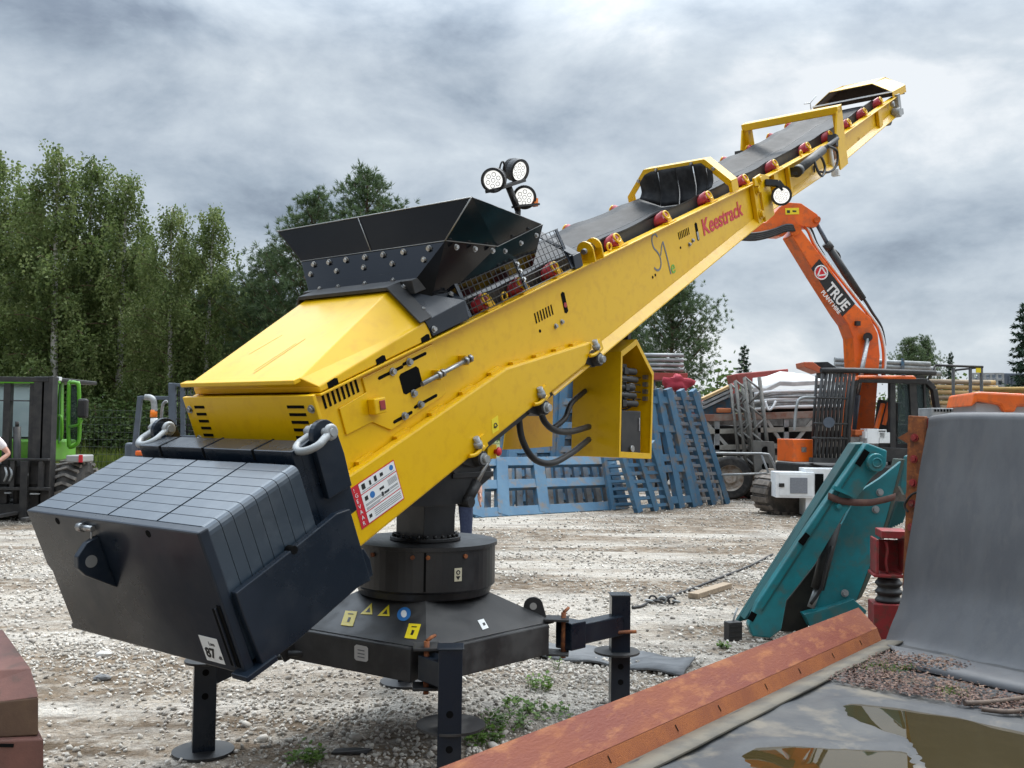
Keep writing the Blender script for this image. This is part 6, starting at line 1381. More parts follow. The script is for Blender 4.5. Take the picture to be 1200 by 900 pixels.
m = MB(); m.slab([lb(x, y, -0.03) for x, y in ((-120, 872), (51, 866), (52, 1010), (-120, 1010))], (-0.42, 0.65, 0)); bs = m.build('lower_body', BRN, e, 0.006)
m = MB(1)
for k in range(3): c = lb(14, 786.8, 0.10)+Vector((-0.32, 0.40, 0.06))*(0.22+0.10*k)+Vector((0.02*k, 0, 0.001)); m.box(c, (0.035, 0.010, 0.004), Matrix.Rotation(0.15, 3, 'X'))
m.build('top_slot', SLOT, tp2)
m = MB(); c = lb(8, 873.5, -0.031); m.box(c, (0.05, 0.006, 0.012)); m.build('front_slot', SLOT, bs)

# ------------------------------------------------------------------ things lying on the yard
m = MB(); grid = []
for i in range(15):
    u_ = i/14; px0, py0 = 606+u_*(800-606), 769+u_*(795-769); px1, py1 = 640+u_*(815-640), 758+u_*(778-758)
    row = []
    for j in range(5):
        t = j/4; p = gnd(px0+(px1-px0)*t, py0+(py1-py0)*t); p.z = 0.03+0.025*math.sin(u_*7+1)*math.sin(math.pi*t)+0.012*math.sin(u_*17+t*3)+0.01*math.sin(t*8); row.append(p)
    grid.append(row)
m.sheet(grid, (0, 0, -0.012)); tag(m.build('rubber_mat', pm('dusty_rubber_mat', (0.13, 0.135, 0.14), (0.075, 0.08, 0.085), 2.5, rough=0.7, bump=0.1, stretch=(2, 6, 1))), 'strip of grey rubber belting lying crumpled on the gravel behind the right leg', 'rubber mat')
m = MB(); a, b = gnd(812, 702), gnd(852, 689); m.bar(a+Vector((0, 0, 0.03)), b+Vector((0, 0, 0.03)), 0.11, 0.055); tag(m.build('timber_plank', WOOD, None, 0.006), 'short weathered timber plank lying on the gravel near the cable', 'plank')
m = MB(); m.tube(smooth([gnd(x, y)+Vector((0, 0, 0.015)) for x, y in ((905, 651), (880, 664), (850, 676), (815, 690), (795, 697), (780, 702), (764, 706), (752, 712), (741, 714))], 5), 0.014, 8); tag(m.build('cable', MACH), 'black cable trailing across the gravel to the right leg', 'cable')
e = thing('chain_coil', 'dark shackle chain heaped on the gravel beside the cable end', 'chain', o=gnd(775, 708))
for k in range(7):
    t = k/6; c = Vector((-0.12+0.26*t, 0.04*math.sin(k*2), 0.03+0.012*(k % 2))); m = MB(); ax = Vector((0.2, 1, 0.3)) if k % 2 else Vector((0.2, 0.3, 1)); m.ring(c, ax, 0.035, 0.010, 14, 6); m.build('link', GALV if k % 3 == 0 else MACH, e)
rg = random.Random(2)
def rock(p, s, seed, lab, mt):
    rr = random.Random(seed); m = MB(); m.ball((0, 0, 0), s, 9, 6, (1.3, 0.9, 0.6)); m.v = [(x*rr.uniform(0.82, 1.15), y*rr.uniform(0.82, 1.15), z*rr.uniform(0.85, 1.1)) for x, y, z in m.v]; m.s = [False]*len(m.f)
    tag(m.build('stone', mt, None, loc=p+Vector((0, 0, s*0.3))), lab, 'stone')
rock(gnd(120, 797), 0.045, 1, 'dark grey stone lying alone on the sandy patch left of the counterweight leg', pm('grey_stone', (0.20, 0.20, 0.20), (0.13, 0.13, 0.13), 12, rough=0.85, bump=0.2))
rock(gnd(122, 770), 0.05, 4, 'pale stone on the gravel under the counterweight edge', pm('pale_stone', (0.52, 0.50, 0.47), (0.4, 0.38, 0.35), 12, rough=0.85, bump=0.2))
m = MB(); c = gnd(410, 883); grid = [[c+Vector((0.09*(i-1)+0.01*j, 0.035*(j-1), 0.015+0.006*((i+j) % 2))) for j in range(3)] for i in range(3)]; m.sheet(grid, (0, 0, -0.01), False); tag(m.build('rubber_scrap', MACH), 'flat scrap of black rubber on the gravel behind the front leg', 'rubber scrap')
def weed(p, n, spread, hgt, seed, lab):
    rr = random.Random(seed); m = MB()
    for k in range(n):
        a, d = rr.uniform(0, 6.28), spread*math.sqrt(rr.random()); b0 = Vector((d*math.cos(a), d*math.sin(a), 0)); h_ = hgt*rr.uniform(0.35, 1.0); lean = Vector((rr.gauss(0, 0.35), rr.gauss(0, 0.35), 1)).normalized()
        tip_ = b0+lean*h_
        for q in range(5):
            c = b0.lerp(tip_, 0.25+0.19*q); aa = rr.uniform(0, 6.28); L_ = rr.uniform(0.018, 0.042); u_ = Vector((math.cos(aa), math.sin(aa), rr.uniform(0.0, 0.7))).normalized()*L_; w_ = Vector((-math.sin(aa), math.cos(aa), 0))*L_*0.4
            m.add([c, c+u_*0.5+w_, c+u_, c+u_*0.5-w_], [(0, 1, 2, 3)])
        m.tube([b0, tip_], 0.0016, 4, caps=False)
    o = m.build('weed_plant', WEEDM, None, loc=p); tag(o, lab, 'weed', 'weeds growing through the gravel')
for (x, y, n, sp2, h_, lab) in ((358, 892, 26, 0.09, 0.09, 'broad clump of green weeds at the bottom edge left of the front leg'), (590, 852, 40, 0.16, 0.09, 'spreading weeds on the gravel right of the front leg'), (632, 808, 22, 0.08, 0.11, 'upright weeds between the front leg and the rubber mat'), (645, 838, 20, 0.14, 0.05, 'low sparse weeds beside the copper red rim'), (608, 832, 22, 0.10, 0.08, 'weeds in the middle of the patch between the two legs'), (654, 785, 6, 0.02, 0.22, 'single tall thin weed by the edge of the rubber mat'), (565, 868, 30, 0.12, 0.08, 'weeds close against the right side of the front leg'), (1000 - 150, 760, 10, 0.05, 0.05, 'tiny weed clump by the black rubber block')):
    weed(gnd(x, y), n, sp2, h_, int(x), lab)
# ------------------------------------------------------------------ green forklift at the left edge
FK = Fr(at(40, 612, 16.2), 0); FK.o.z = 0
e = FORK = thing('forklift', 'lime green rough terrain forklift with a black mast, facing the camera at the left edge', 'forklift', FK)
fk = lambda px, py, y=0.0: FK.Y(px, py, y)
def fbox(name, x0, y0, x1, y1, dep, mt, y=0.0, par=None, bev=0.008, mb=None):
    a, b = fk(x0, y0, y), fk(x1, y1, y); m = mb or MB(); m.box(((a.x+b.x)/2, y+dep/2, (a.z+b.z)/2), (abs(b.x-a.x), dep, abs(a.z-b.z)))
    if mb is None: return m.build(name, mt, par or e, bev)
mast_ = MB()
for x0, x1 in ((40, 47), (49.5, 56.5), (-46, -39), (-56, -49)): fbox('', x0, 441, x1, 606, 0.20, None, mb=mast_)
for x0, x1 in ((4.5, 7.5), (35, 38.5), (-37, -34)): fbox('', x0, 449, x1, 590, 0.12, None, 0.03, mb=mast_)
fbox('', -56, 440.5, 56.5, 447.5, 0.22, None, -0.01, mb=mast_); fbox('', -40, 468, 40, 470.5, 0.06, None, 0.06, mb=mast_); fbox('', -40, 590, 40, 603, 0.2, None, 0.01, mb=mast_)
MST = mast_.build('mast', MACH, e, 0.006)
m = MB(); m.cyl(fk(20, 600, 0.1), fk(20, 500, 0.1), 0.06, n=14); m.cyl(fk(20, 500, 0.1), fk(20, 494, 0.1), 0.03, n=12); m.build('lift_cylinder', MACH, MST)
m = MB(); fbox('', -58, 536, 56, 540, 0.10, None, -0.12, mb=m); fbox('', -58, 570, 56, 575, 0.12, None, -0.12, mb=m)
for x in (-40, -10, 12, 27, 45): fbox('', x, 540, x+4, 572, 0.08, None, -0.11, mb=m)
fbox('', -50, 545, 50, 568, 0.05, None, -0.02, mb=m); car = m.build('carriage', MACH, e, 0.006)
m = MB(1)
for x0, x1, y0 in ((5, 12, 577), (35, 45, 578)): fbox('', x0, y0, x1, y0+1.6, 0.06, None, -0.15, mb=m)
for x in (6, 12, 30): m.tube(smooth([fk(x, 548, -0.08), fk(x+2, 556, -0.14), fk(x-1, 564, -0.1)], 4), 0.02, 6)
m.build('carriage_fitting', GALV, car)
m = MB()
for x in (-28, 24): fbox('', x, 540, x+6, 610, 0.07, None, -0.17, mb=m); fbox('', x, 607, x+6, 611, 1.15, None, -1.3, mb=m)
m.build('fork', MACH, e, 0.006)
m = MB(); fbox('', -60, 585, 66, 606, 0.7, None, 0.25, mb=m); fbox('', -45, 545, 62, 590, 1.2, None, 0.6, mb=m); m.build('chassis', MACH, e, 0.03)
m = MB(); fbox('', -50, 514, 62, 541, 0.9, None, 0.55, mb=m); BDY = m.build('body', GREEN, e, 0.04)
m = MB()
for x0, x1, ya, yb in ((56.5, 61, 0.5, 0.5), (-40, -35, 0.5, 0.5)): m.bar(fk(x0+2, 520, ya), fk(x0+9, 448, ya+0.35), 0.08, 0.09, (0, 1, 0))
for x in (69.5, -44): m.bar(fk(x, 522, 1.3), fk(x+1, 447, 1.3), 0.10, 0.10, (0, 1, 0)); m.bar(fk(x, 522, 2.3), fk(x+1, 447, 2.3), 0.10, 0.10, (0, 1, 0))
m.bar(fk(-44, 447, 0.85), fk(70, 447, 0.85), 0.09, 0.08); 
CABF = m.build('cab_frame', GREEN, e, 0.01)
m = MB(); a, b = fk(-44, 446, 0.85), fk(70, 446, 0.85); m.box(((a.x+b.x)/2, 1.6, a.z+0.04), (b.x-a.x, 1.6, 0.07)); m.build('cab_roof', MACH, e, 0.02)
m = MB(1); m.slab([fk(-35, 512, 0.62), fk(58, 512, 0.62), fk(64, 450, 0.9), fk(-38, 450, 0.9)], (0, 0.01, 0)); m.slab([fk(69, 520, 0.7), fk(70, 450, 0.95), fk(70, 450, 2.2), fk(69, 520, 2.2)], (0.01, 0, 0)); m.build('cab_window', REFLGLASS, CABF)
m = MB(); m.tube(smooth([fk(81, 524, 0.95), fk(80, 500, 0.95), fk(81, 452, 0.95), fk(83, 448.5, 0.95), fk(90, 449, 0.95), fk(92.5, 455, 0.95), fk(93, 510, 0.95), fk(88, 522, 0.95), fk(81, 524, 0.95)], 4), 0.035, 8); dr_ = m.build('open_door', GREEN, e)
m = MB(); m.slab([fk(82, 521, 0.96), fk(82, 452, 0.96), fk(91, 452, 0.96), fk(92, 516, 0.96)], (0, 0.01, 0)); m.build('door_glass', GLASS, dr_)
m = MB(); m.tube([fk(81, 500, 0.9), fk(93, 498, 0.85), fk(96, 492, 0.8)], 0.025, 8); m.tube(smooth([fk(68, 516, 0.8), fk(72.5, 512, 0.75), fk(72.5, 490, 0.75), fk(68, 487, 0.8)], 4), 0.022, 8); m.build('grab_rail', GREEN, e)
fbox('mirror', 90, 467, 101, 490, 0.12, MACH, 0.75, bev=0.04)
m = MB(); fbox('', 57.5, 441.5, 69.5, 446.0, 0.10, None, 0.62, mb=m); lbar = m.build('light_bar', WPAINT, e, 0.006)
m = MB(1)
for k in range(4): fbox('', 58.4+2.8*k, 442.4, 60.4+2.8*k, 445.2, 0.01, None, 0.612, mb=m)
m.build('light_cell', GREYP, lbar)
m = MB(); fbox('', 10, 498, 34, 513, 0.4, None, 1.0, mb=m); m.tube([fk(14, 500, 0.9), fk(16, 480, 1.3), fk(32, 480, 1.3), fk(34, 500, 0.9)], 0.03, 8); m.ring(fk(22, 496, 0.9), (0, 1, 0.6), 0.2, 0.02, 20, 6); m.build('driver_seat', MACH, e, 0.03)
for px, yy in ((91, 0.7), (-64, 0.7)):
    c = fk(px-3, 575, yy); c.z = 0.5; w_ = wheel(c, (1, 0.12, 0), 0.5, 0.42, FORK, MACH)
    m = MB()
    for k in range(22):
        t = 2*math.pi*k/22
        for sx_ in (-1, 1):
            p = c+Vector((0, math.cos(t)*0.5, math.sin(t)*0.5)); q_ = c+Vector((sx_*0.21, math.cos(t+0.16)*0.49, math.sin(t+0.16)*0.49)); m.bar(p, q_, 0.05, 0.06, (0, math.cos(t), math.sin(t)))
    m.build('tyre_lug', pm('dusty_tread', (0.20, 0.18, 0.16), (0.08, 0.075, 0.07), 8, rough=0.9), w_)
m = MB(); fbox('', 77, 533.5, 95, 542, 0.5, None, 0.2, mb=m); st_ = m.build('step_box', pm('grey_step', (0.30, 0.30, 0.29), rough=0.6), e, 0.02)
fbox('red_marker', 92, 533, 96.5, 542, 0.02, RED, 0.185, st_)
# ------------------------------------------------------------------ grey machine frame with exhaust behind the counterweight
GM_ = Fr(at(185, 535, 24.0), 0); GM_.o.z = 0
e = thing('grey_loader', 'blue grey loader frame with a bent exhaust pipe and an orange beacon', 'loader', GM_)
gm = lambda px, py, y=0.0: GM_.Y(px, py, y)
m = MB(); m.bar(gm(164.5, 464.5), gm(156, 545), 0.12, 0.10, (0, 1, 0)); m.bar(gm(164, 466), gm(198, 466.5), 0.09, 0.09); m.bar(gm(202, 449), gm(203, 545), 0.17, 0.12, (0, 1, 0)); m.bar(gm(214, 451), gm(215, 545), 0.10, 0.12, (0, 1, 0)); m.bar(gm(198, 450.5), gm(240, 453), 0.08, 0.08); m.bar(gm(200, 512), gm(240, 513), 0.14, 0.1); m.build('guard_frame', GREYB, e, 0.01)
m = MB()
for k in range(9): m.tube([gm(206+3.5*k, 453), gm(206+3.5*k, 512)], 0.012, 5)
for k in range(9): m.tube([gm(204, 456+7*k), gm(238, 456+7*k)], 0.012, 5)
m.build('mesh_panel', MACH, e)
m = MB(); m.tube(smooth([gm(170, 465.5, -0.1), gm(176, 466, -0.1), gm(180, 470, -0.1), gm(181, 482, -0.1)], 5), 0.075, 10); m.build('exhaust_pipe', GALV, e)
m = MB(); m.lathe([(0, 0.20), (0.08, 0.18), (0.09, 0.0), (0, 0.0)], gm(180, 489, -0.1), (0, 0, 1), 18); m.build('beacon', AMBER, e)
m = MB(); m.cyl(gm(180.5, 490, -0.1), gm(180.5, 500, -0.1), 0.085, n=12); m.build('pipe_collar', WPAINT, e)
m = MB(); a = gm(185, 530, 0.6); m.box((a.x+0.5, 1.2, 0.75), (2.4, 2.0, 0.8)); m.build('engine_body', GREYB, e, 0.06)
m = MB(); m.tube(smooth([gm(189, 490, 0.2), gm(191, 474, 0.2), gm(196, 470, 0.2)], 4), 0.04, 8); m.build('rail_pipe', GALV, e)
m = MB(); m.box(gm(166, 531, -0.2), (0.26, 0.2, 0.12)); m.build('orange_cover', ORG, e, 0.03)
for x in (158, 205): a = gm(x, 540, 0.3); wheel((a.x, 0.4, 0.42), (1, 0, 0), 0.42, 0.3, e, RIMC)

# ------------------------------------------------------------------ mesh fence and grass
FE = Fr((-14.5, 33.0, 0), 0)
e = thing('mesh_fence', 'dark welded mesh fence on posts in front of the tall grass and trees', 'fence', FE)
WIRE = pm('dark_fence_wire', (0.03, 0.04, 0.035), rough=0.5)
for k in range(9): m = MB(); m.box((-14.5+3.5*k, 0.03, 1.05), (0.06, 0.05, 2.1)); m.build('fence_post', WIRE, e)
for k in range(8):
    m = MB(); x0 = -14.5+3.5*k
    for i in range(24): m.tube([(x0+3.5*i/24, 0, 0.06), (x0+3.5*i/24, 0, 2.06)], 0.005, 3, caps=False)
    for z in (0.08, 0.3, 0.55, 0.8, 1.05, 1.3, 1.55, 1.8, 2.04): m.tube([(x0, 0, z), (x0+3.5, 0, z)], 0.007, 3, caps=False)
    m.build('mesh_panel', WIRE, e)
rg = random.Random(5); m = MB()
for k in range(9000):
    y = rg.uniform(33.4, 38.5); x = rg.uniform(-0.55, -0.24)*y*1.02; h_ = rg.uniform(0.25, 0.75)*(1.25 if rg.random() < 0.2 else 1)*(0.7+0.5*math.sin(x*0.9+y)**2); a = rg.uniform(0, 6.28); w_ = rg.uniform(0.015, 0.035)
    d = Vector((math.cos(a)*w_, math.sin(a)*w_, 0)); l_ = Vector((rg.gauss(0, 0.14), rg.gauss(0, 0.14), h_)); b0 = Vector((x, y, 0)); m.add([b0-d, b0+d, b0+l_*0.6+d*0.6, b0+l_], [(0, 1, 2, 3)])
tag(m.build('tall_grass', GRASSM), 'tall yellow green grass growing behind the mesh fence', 'grass', kind='stuff')

# ------------------------------------------------------------------ trees
def leaf_mesh(name, C_, D, U, L_, Wd, mt, shape=4):
    """many small leaves: centre C_, direction D, side U, length and width"""
    C_ = np.asarray(C_, float); D = np.asarray(D, float); U = np.asarray(U, float)
    D /= np.linalg.norm(D, axis=1)[:, None]+1e-9; U = U-D*np.sum(U*D, 1)[:, None]; U /= np.linalg.norm(U, axis=1)[:, None]+1e-9
    L_ = np.asarray(L_)[:, None]; Wd = np.asarray(Wd)[:, None]; n = len(C_)
    V = np.stack([C_-D*L_*0.5, C_+U*Wd*0.5, C_+D*L_*0.5, C_-U*Wd*0.5], 1).reshape(-1, 3)
    me = bpy.data.meshes.new(name); me.vertices.add(4*n); me.vertices.foreach_set('co', V.astype(np.float32).reshape(-1)); me.loops.add(4*n); me.loops.foreach_set('vertex_index', np.arange(4*n, dtype=np.int32))
    me.polygons.add(n); me.polygons.foreach_set('loop_start', np.arange(0, 4*n, 4, dtype=np.int32)); me.polygons.foreach_set('loop_total', np.full(n, 4, np.int32)); me.update(); me.materials.append(mt)
    return me
def birch(seed, H=13.0, Rm=2.5):
    rr = np.random.default_rng(seed); m = MB(); lm = MB(); tr_ = [Vector((0.25*math.sin(t*2.2+seed)*t, 0.2*math.sin(t*1.7+seed*2)*t, H*t)) for t in np.linspace(0, 0.97, 12)]
    m.tube(tr_, [0.17*(1-0.93*i/11)+0.012 for i in range(12)], 8)
    def tp(t): f = t/0.97*11; i = int(min(10, f)); return tr_[i].lerp(tr_[i+1], f-i)
    C_, D, U = [], [], []
    nl = 46
    for k in range(nl):
        t = 0.12+0.84*(k+rr.random())/nl; prof = (0.62+0.38*min(1, t/0.3))*(1-max(0, (t-0.35)/0.68)**1.5)+0.06; Lb = Rm*prof*rr.uniform(0.65, 1.2); az = k*2.399+rr.normal(0, 0.4); up_ = rr.uniform(0.5, 1.1)
        p0 = tp(t); dr = Vector((math.cos(az), math.sin(az), up_)).normalized(); pts = [p0]
        for s in range(1, 7):
            dr = (dr+Vector((0, 0, -0.17*s/3))).normalized(); pts.append(pts[-1]+dr*Lb/6)
        lm.tube(pts, [0.034*(1-t*0.7)*(1-i/7.5)+0.004 for i in range(7)], 5, caps=False)
        ntw = int(10+24*prof)
        for w_ in range(ntw):
            f = rr.uniform(0.18, 1.0)*6; i = int(min(5, f)); q = pts[i].lerp(pts[i+1], f-i); q = q+Vector(rr.normal(0, 0.20, 3)); ln = rr.uniform(0.4, 1.3)*(0.6+0.6*prof); dx, dy = rr.normal(0, 0.20, 2); nlf = int(9+10*ln)
            for s in range(nlf):
                ss = s/nlf*ln; c = (q.x+dx*ss+rr.normal(0, 0.055), q.y+dy*ss+rr.normal(0, 0.055), q.z+0.12-ss*0.95+rr.normal(0, 0.05))
                if c[2] < 0.3: continue
                C_.append(c); D.append(rr.normal(0, 0.6, 3)+np.array([0, 0, -0.8])); U.append(rr.normal(0, 1, 3))
    n = len(C_); me = leaf_mesh('birch_crown', C_, D, U, rr.uniform(0.085, 0.175, n), rr.uniform(0.06, 0.115, n), BIRCHL)
    return m, me, lm
def pine(seed, H=11.0, Rm=3.0, base=0.16, dens=1.0):
    rr = np.random.default_rng(seed); m = MB(); tr_ = [Vector((0.18*math.sin(t*3+seed), 0.15*math.sin(t*2.3+seed), H*t)) for t in np.linspace(0, 0.98, 10)]; m.tube(tr_, [0.22*(1-0.93*i/9)+0.01 for i in range(10)], 8)
    def tp(t): f = t/0.98*9; i = int(min(8, f)); return tr_[i].lerp(tr_[i+1], f-i)
    C_, D, U, L_ = [], [], [], []; nb = 84
    for k in range(nb):
        t = base+(0.98-base)*(k+rr.random())/nb; prof = math.sin(math.pi*min(1, (t-base*0.4)/(1.06-base*0.4)))**0.75*(1-0.5*max(0, t-0.6)/0.4); Lb = max(0.35, Rm*prof*rr.uniform(0.5, 1.18)); az = k*2.399+rr.normal(0, 0.5); p0 = tp(t); dr = Vector((math.cos(az), math.sin(az), 0.12+0.75*t)).normalized(); pts = [p0]
        for s in range(1, 6): dr = (dr+Vector((rr.normal(0, 0.06), rr.normal(0, 0.06), 0.09))).normalized(); pts.append(pts[-1]+dr*Lb/5)
        m.tube(pts, [0.05*(1-t*0.7)*(1-i/6.2)+0.006 for i in range(6)], 5, caps=False)
        nt = int((9+13*Lb)*dens)
        for w_ in range(nt):
            f = (0.25+0.75*rr.random()**0.7)*5; i = int(min(4, f)); sp_r = 0.10+0.13*Lb; q = pts[i].lerp(pts[i+1], f-i)+Vector((rr.normal(0, sp_r), rr.normal(0, sp_r), rr.normal(0.05, 0.10))); ax = np.array([dr.x, dr.y, 0.7])+rr.normal(0, 0.35, 3)
            for s in range(20):
                d_ = ax/np.linalg.norm(ax)+rr.normal(0, 0.55, 3); l = rr.uniform(0.14, 0.30); d_ /= np.linalg.norm(d_); C_.append((q.x+d_[0]*l*0.5, q.y+d_[1]*l*0.5, q.z+d_[2]*l*0.5)); D.append(d_); U.append(rr.normal(0, 1, 3)); L_.append(l)
    n = len(C_); return m, leaf_mesh('pine_crown', C_, D, U, L_, rr.uniform(0.016, 0.030, n), PINEL)
def spruce(seed, H=10.0, Rm=2.2):
    rr = np.random.default_rng(seed); m = MB(); m.tube([(0, 0, 0), (0, 0, H*0.5), (0.03, 0, H)], [0.16, 0.08, 0.01], 8); C_, D, U, L_ = [], [], [], []; nb = 95
    for k in range(nb):
        t = 0.06+0.93*(k+rr.random())/nb; Lb = (Rm*(1-t)**0.85+0.15)*rr.uniform(0.65, 1.15); az = k*2.399+rr.normal(0, 0.3); p0 = Vector((0, 0, H*t)); hd_ = Vector((math.cos(az), math.sin(az), 0)); pts = [p0+hd_*Lb*s/5+Vector((0, 0, 0.10*Lb*s/5*(1 if s < 2 else -1.2)+(0.16*Lb if s == 5 else 0))) for s in range(6)]
        m.tube(pts, [0.03*(1-i/6.2)+0.004 for i in range(6)], 4, caps=False)
        for w_ in range(int(6+18*Lb)):
            f = rr.uniform(0.12, 1.0)*5; i = int(min(4, f)); q = pts[i].lerp(pts[i+1], f-i); side = Vector((-hd_.y, hd_.x, 0))*rr.normal(0, 0.17*Lb*(1.1-f/6)); q = q+side
            for s in range(6): d_ = np.array([hd_.x*0.7+side.x, hd_.y*0.7+side.y, -0.25])+rr.normal(0, 0.5, 3); d_ /= np.linalg.norm(d_); l = rr.uniform(0.14, 0.32); C_.append((q.x+d_[0]*l*.5, q.y+d_[1]*l*.5, q.z+d_[2]*l*.5)); D.append(d_); U.append(rr.normal(0, 1, 3)); L_.append(l)
    n = len(C_); return m, leaf_mesh('spruce_crown', C_, D, U, L_, rr.uniform(0.04, 0.075, n), SPRUCEL)
def bush(seed, H=3.0, Rm=1.8):
    rr = np.random.default_rng(seed); m = MB(); C_, D, U = [], [], []
    for k in range(34):
        az = rr.uniform(0, 6.28); lean = rr.uniform(0.05, 0.75); L_ = H*rr.uniform(0.45, 1.05)*(1-0.35*lean); tip_ = Vector((math.cos(az)*Rm*lean*1.2, math.sin(az)*Rm*lean*1.2, L_)); m.tube([(0.1*math.cos(az), 0.1*math.sin(az), 0), tip_*0.55+Vector((0, 0, 0.2)), tip_], [0.025, 0.014, 0.004], 5, caps=False)
        for w_ in range(120):
            f = rr.uniform(0.12, 1.03); q = tip_*f; C_.append((q.x+rr.normal(0, 0.22), q.y+rr.normal(0, 0.22), max(0.05, q.z+rr.normal(0, 0.2)))); D.append(rr.normal(0, 1, 3)); U.append(rr.normal(0, 1, 3))
    n = len(C_); return m, leaf_mesh('bush_leaves', C_, D, U, rr.uniform(0.09, 0.19, n), rr.uniform(0.06, 0.13, n), BUSHL)
protos = {}
def proto(kind, i, mk, H, bark):
    protos[(kind, i)] = (mk[0], mk[1], H, bark, mk[2] if len(mk) > 2 else None); return (kind, i)
for i in range(3): proto('birch', i, birch(11+i), 13.0, BIRCHB)
for i in range(2): proto('pine', i, pine(31+i), 11.0, BARK)
proto('openpine', 0, pine(41, 11.0, 3.1, 0.20, 1.35), 11.0, BARK)
proto('spruce', 0, spruce(51), 10.0, BARK)
for i in range(3): proto('bush', i, bush(61+i), 3.0, BARK)
_first = {}
def plant(kind, i, px, top, Y, label, sx=1.0, rz=0.0, name=None, group=None, cat='tree'):
    m, me, H, bark, lm = protos[(kind, i)]; p = at(px, top, Y); x = p.x; h_ = p.z; s = h_/H; nm = name or {'birch': 'birch_tree', 'pine': 'pine_tree', 'openpine': 'pine_tree', 'spruce': 'spruce_tree', 'bush': 'bush'}[kind]
    loc = Vector((x, Y, 0))
    if (kind, i) not in _first:
        e = thing(nm, label, cat, o=loc, group=group); m.build('trunk' if kind != 'bush' else 'stems', bark, e)
        
        if lm: lm.build('limbs', BARK, e)
        c = bpy.data.objects.new('crown' if kind != 'bush' else 'foliage', me); COL.objects.link(c); c.parent = e
        _first[(kind, i)] = e; e.scale = (s*sx, s*sx, s); e.rotation_euler.z = rz; return e
    e = copy_thing(_first[(kind, i)], loc, rz, (s*sx, s*sx, s), label)
    e['category'] = cat; e.name = nm
    if group: e['group'] = group
    return e
GT = 'trees along the left edge of the yard'
for k, (i, px, top, Y, sx, lab) in enumerate((
    (0, -6, 160, 41, 1.1, 'birch at the very left edge of the photo, behind the forklift'),
    (1, 36, 196, 44, 0.9, 'lower birch standing back in the gap between the two leftmost birches'),
    (2, 74, 160, 40, 1.0, 'tallest birch with a clear white trunk above the forklift cab'),
    (0, 112, 168, 42, 0.95, 'birch with a wispy top just right of the tallest birch'),
    (1, 146, 186, 41, 0.95, 'birch with its top sloping down to the notch in the tree line'),
    (2, 176, 258, 46, 0.8, 'short birch in the notch between the tall birches and the right pair'),
    (0, 206, 226, 40, 0.88, 'left birch of the narrow pair right of the notch'),
    (1, 246, 226, 40.5, 0.92, 'right birch of the narrow pair, last before the gap of sky'),
    (2, 268, 300, 43, 0.8, 'small birch filling the foot of the narrow pair'))):
    plant('birch', i, px, top+8, Y, lab, sx*1.16, k*1.9, group=GT)
for k, (i, px, top, Y, sx) in enumerate(((0, -60, 230, 52, 1.3), (1, 10, 270, 53, 1.3), (2, 60, 262, 52, 1.3), (0, 100, 268, 54, 1.3), (1, 140, 280, 52, 1.3), (2, 180, 300, 53, 1.4), (0, 225, 285, 52, 1.3), (1, 262, 310, 54, 1.4), (2, 300, 335, 56, 1.5))):
    plant('birch', i, px, top, Y, 'dark birch deep in the wood behind the front row of birches', sx, 0.7+k*1.3, group='birches deep in the wood')
plant('pine', 0, 428, 203, 38, 'broad dark pine rising behind the black hopper', 1.0, 0.4, group=GT)
plant('pine', 1, 368, 232, 39, 'lower pine merging with the left side of the broad dark pine', 1.0, 2.0, group=GT)
plant('pine', 0, 322, 296, 41, 'small pine left of the hopper beside the gap of sky', 1.15, 3.3, group=GT)
plant('pine', 1, 470, 262, 42, 'pine half hidden behind the hopper rim', 1.1, 1.0, group=GT)
plant('pine', 0, 296, 332, 45, 'low bushy pine at the foot of the gap of sky', 1.3, 5.0, group=GT)
plant('openpine', 0, 788, 318, 33, 'open branched pine standing beyond the yellow cabinet', 0.92, 0.6)
plant('pine', 1, 745, 372, 36, 'darker pine behind the conveyor beam left of the open branched pine', 1.0, 4.0)
plant('spruce', 0, 1203, 352, 34, 'dark spruce cut off at the right edge of the photo', 1.15, 0.5)
plant('spruce', 0, 872, 404, 62, 'tiny lone spruce on the skyline above the red girders', 0.9, 1.5)
plant('openpine', 0, 1066, 400, 60, 'left pine of the small pair behind the excavator cab', 0.9, 2.5)
plant('pine', 0, 1086, 397, 61, 'right pine of the small pair behind the excavator cab', 0.8, 1.1)
plant('spruce', 0, 1114, 412, 58, 'thin young spruce right of the small pair of pines', 0.6, 0.9)
plant('bush', 0, 1105, 446, 50, 'low green bush above the stacked poles', 1.6, 0.3, cat='bush')
plant('bush', 1, 835, 428, 48, 'dark bush beneath the open branched pine', 1.4, 0.9, cat='bush')
plant('bush', 2, 1158, 440, 52, 'bush beside the grey container on the right', 1.2, 2.0, cat='bush')
gb = 'undergrowth bushes behind the fence'
for k, (px, top, Y, sx) in enumerate(((-20, 440, 39, 1.5), (20, 452, 38.5, 1.4), (58, 448, 39, 1.5), (92, 462, 38.6, 1.3), (118, 470, 37.5, 1.2), (140, 458, 39, 1.4), (165, 476, 37.6, 1.1), (185, 452, 39, 1.5), (215, 460, 38.5, 1.3), (245, 448, 39.5, 1.5), (275, 440, 40, 1.5), (310, 430, 40, 1.6))):
    plant('bush', k % 3, px, top, Y, 'leafy bush in the undergrowth between the mesh fence and the birches', sx*1.05, k*1.1, group=gb, cat='bush')
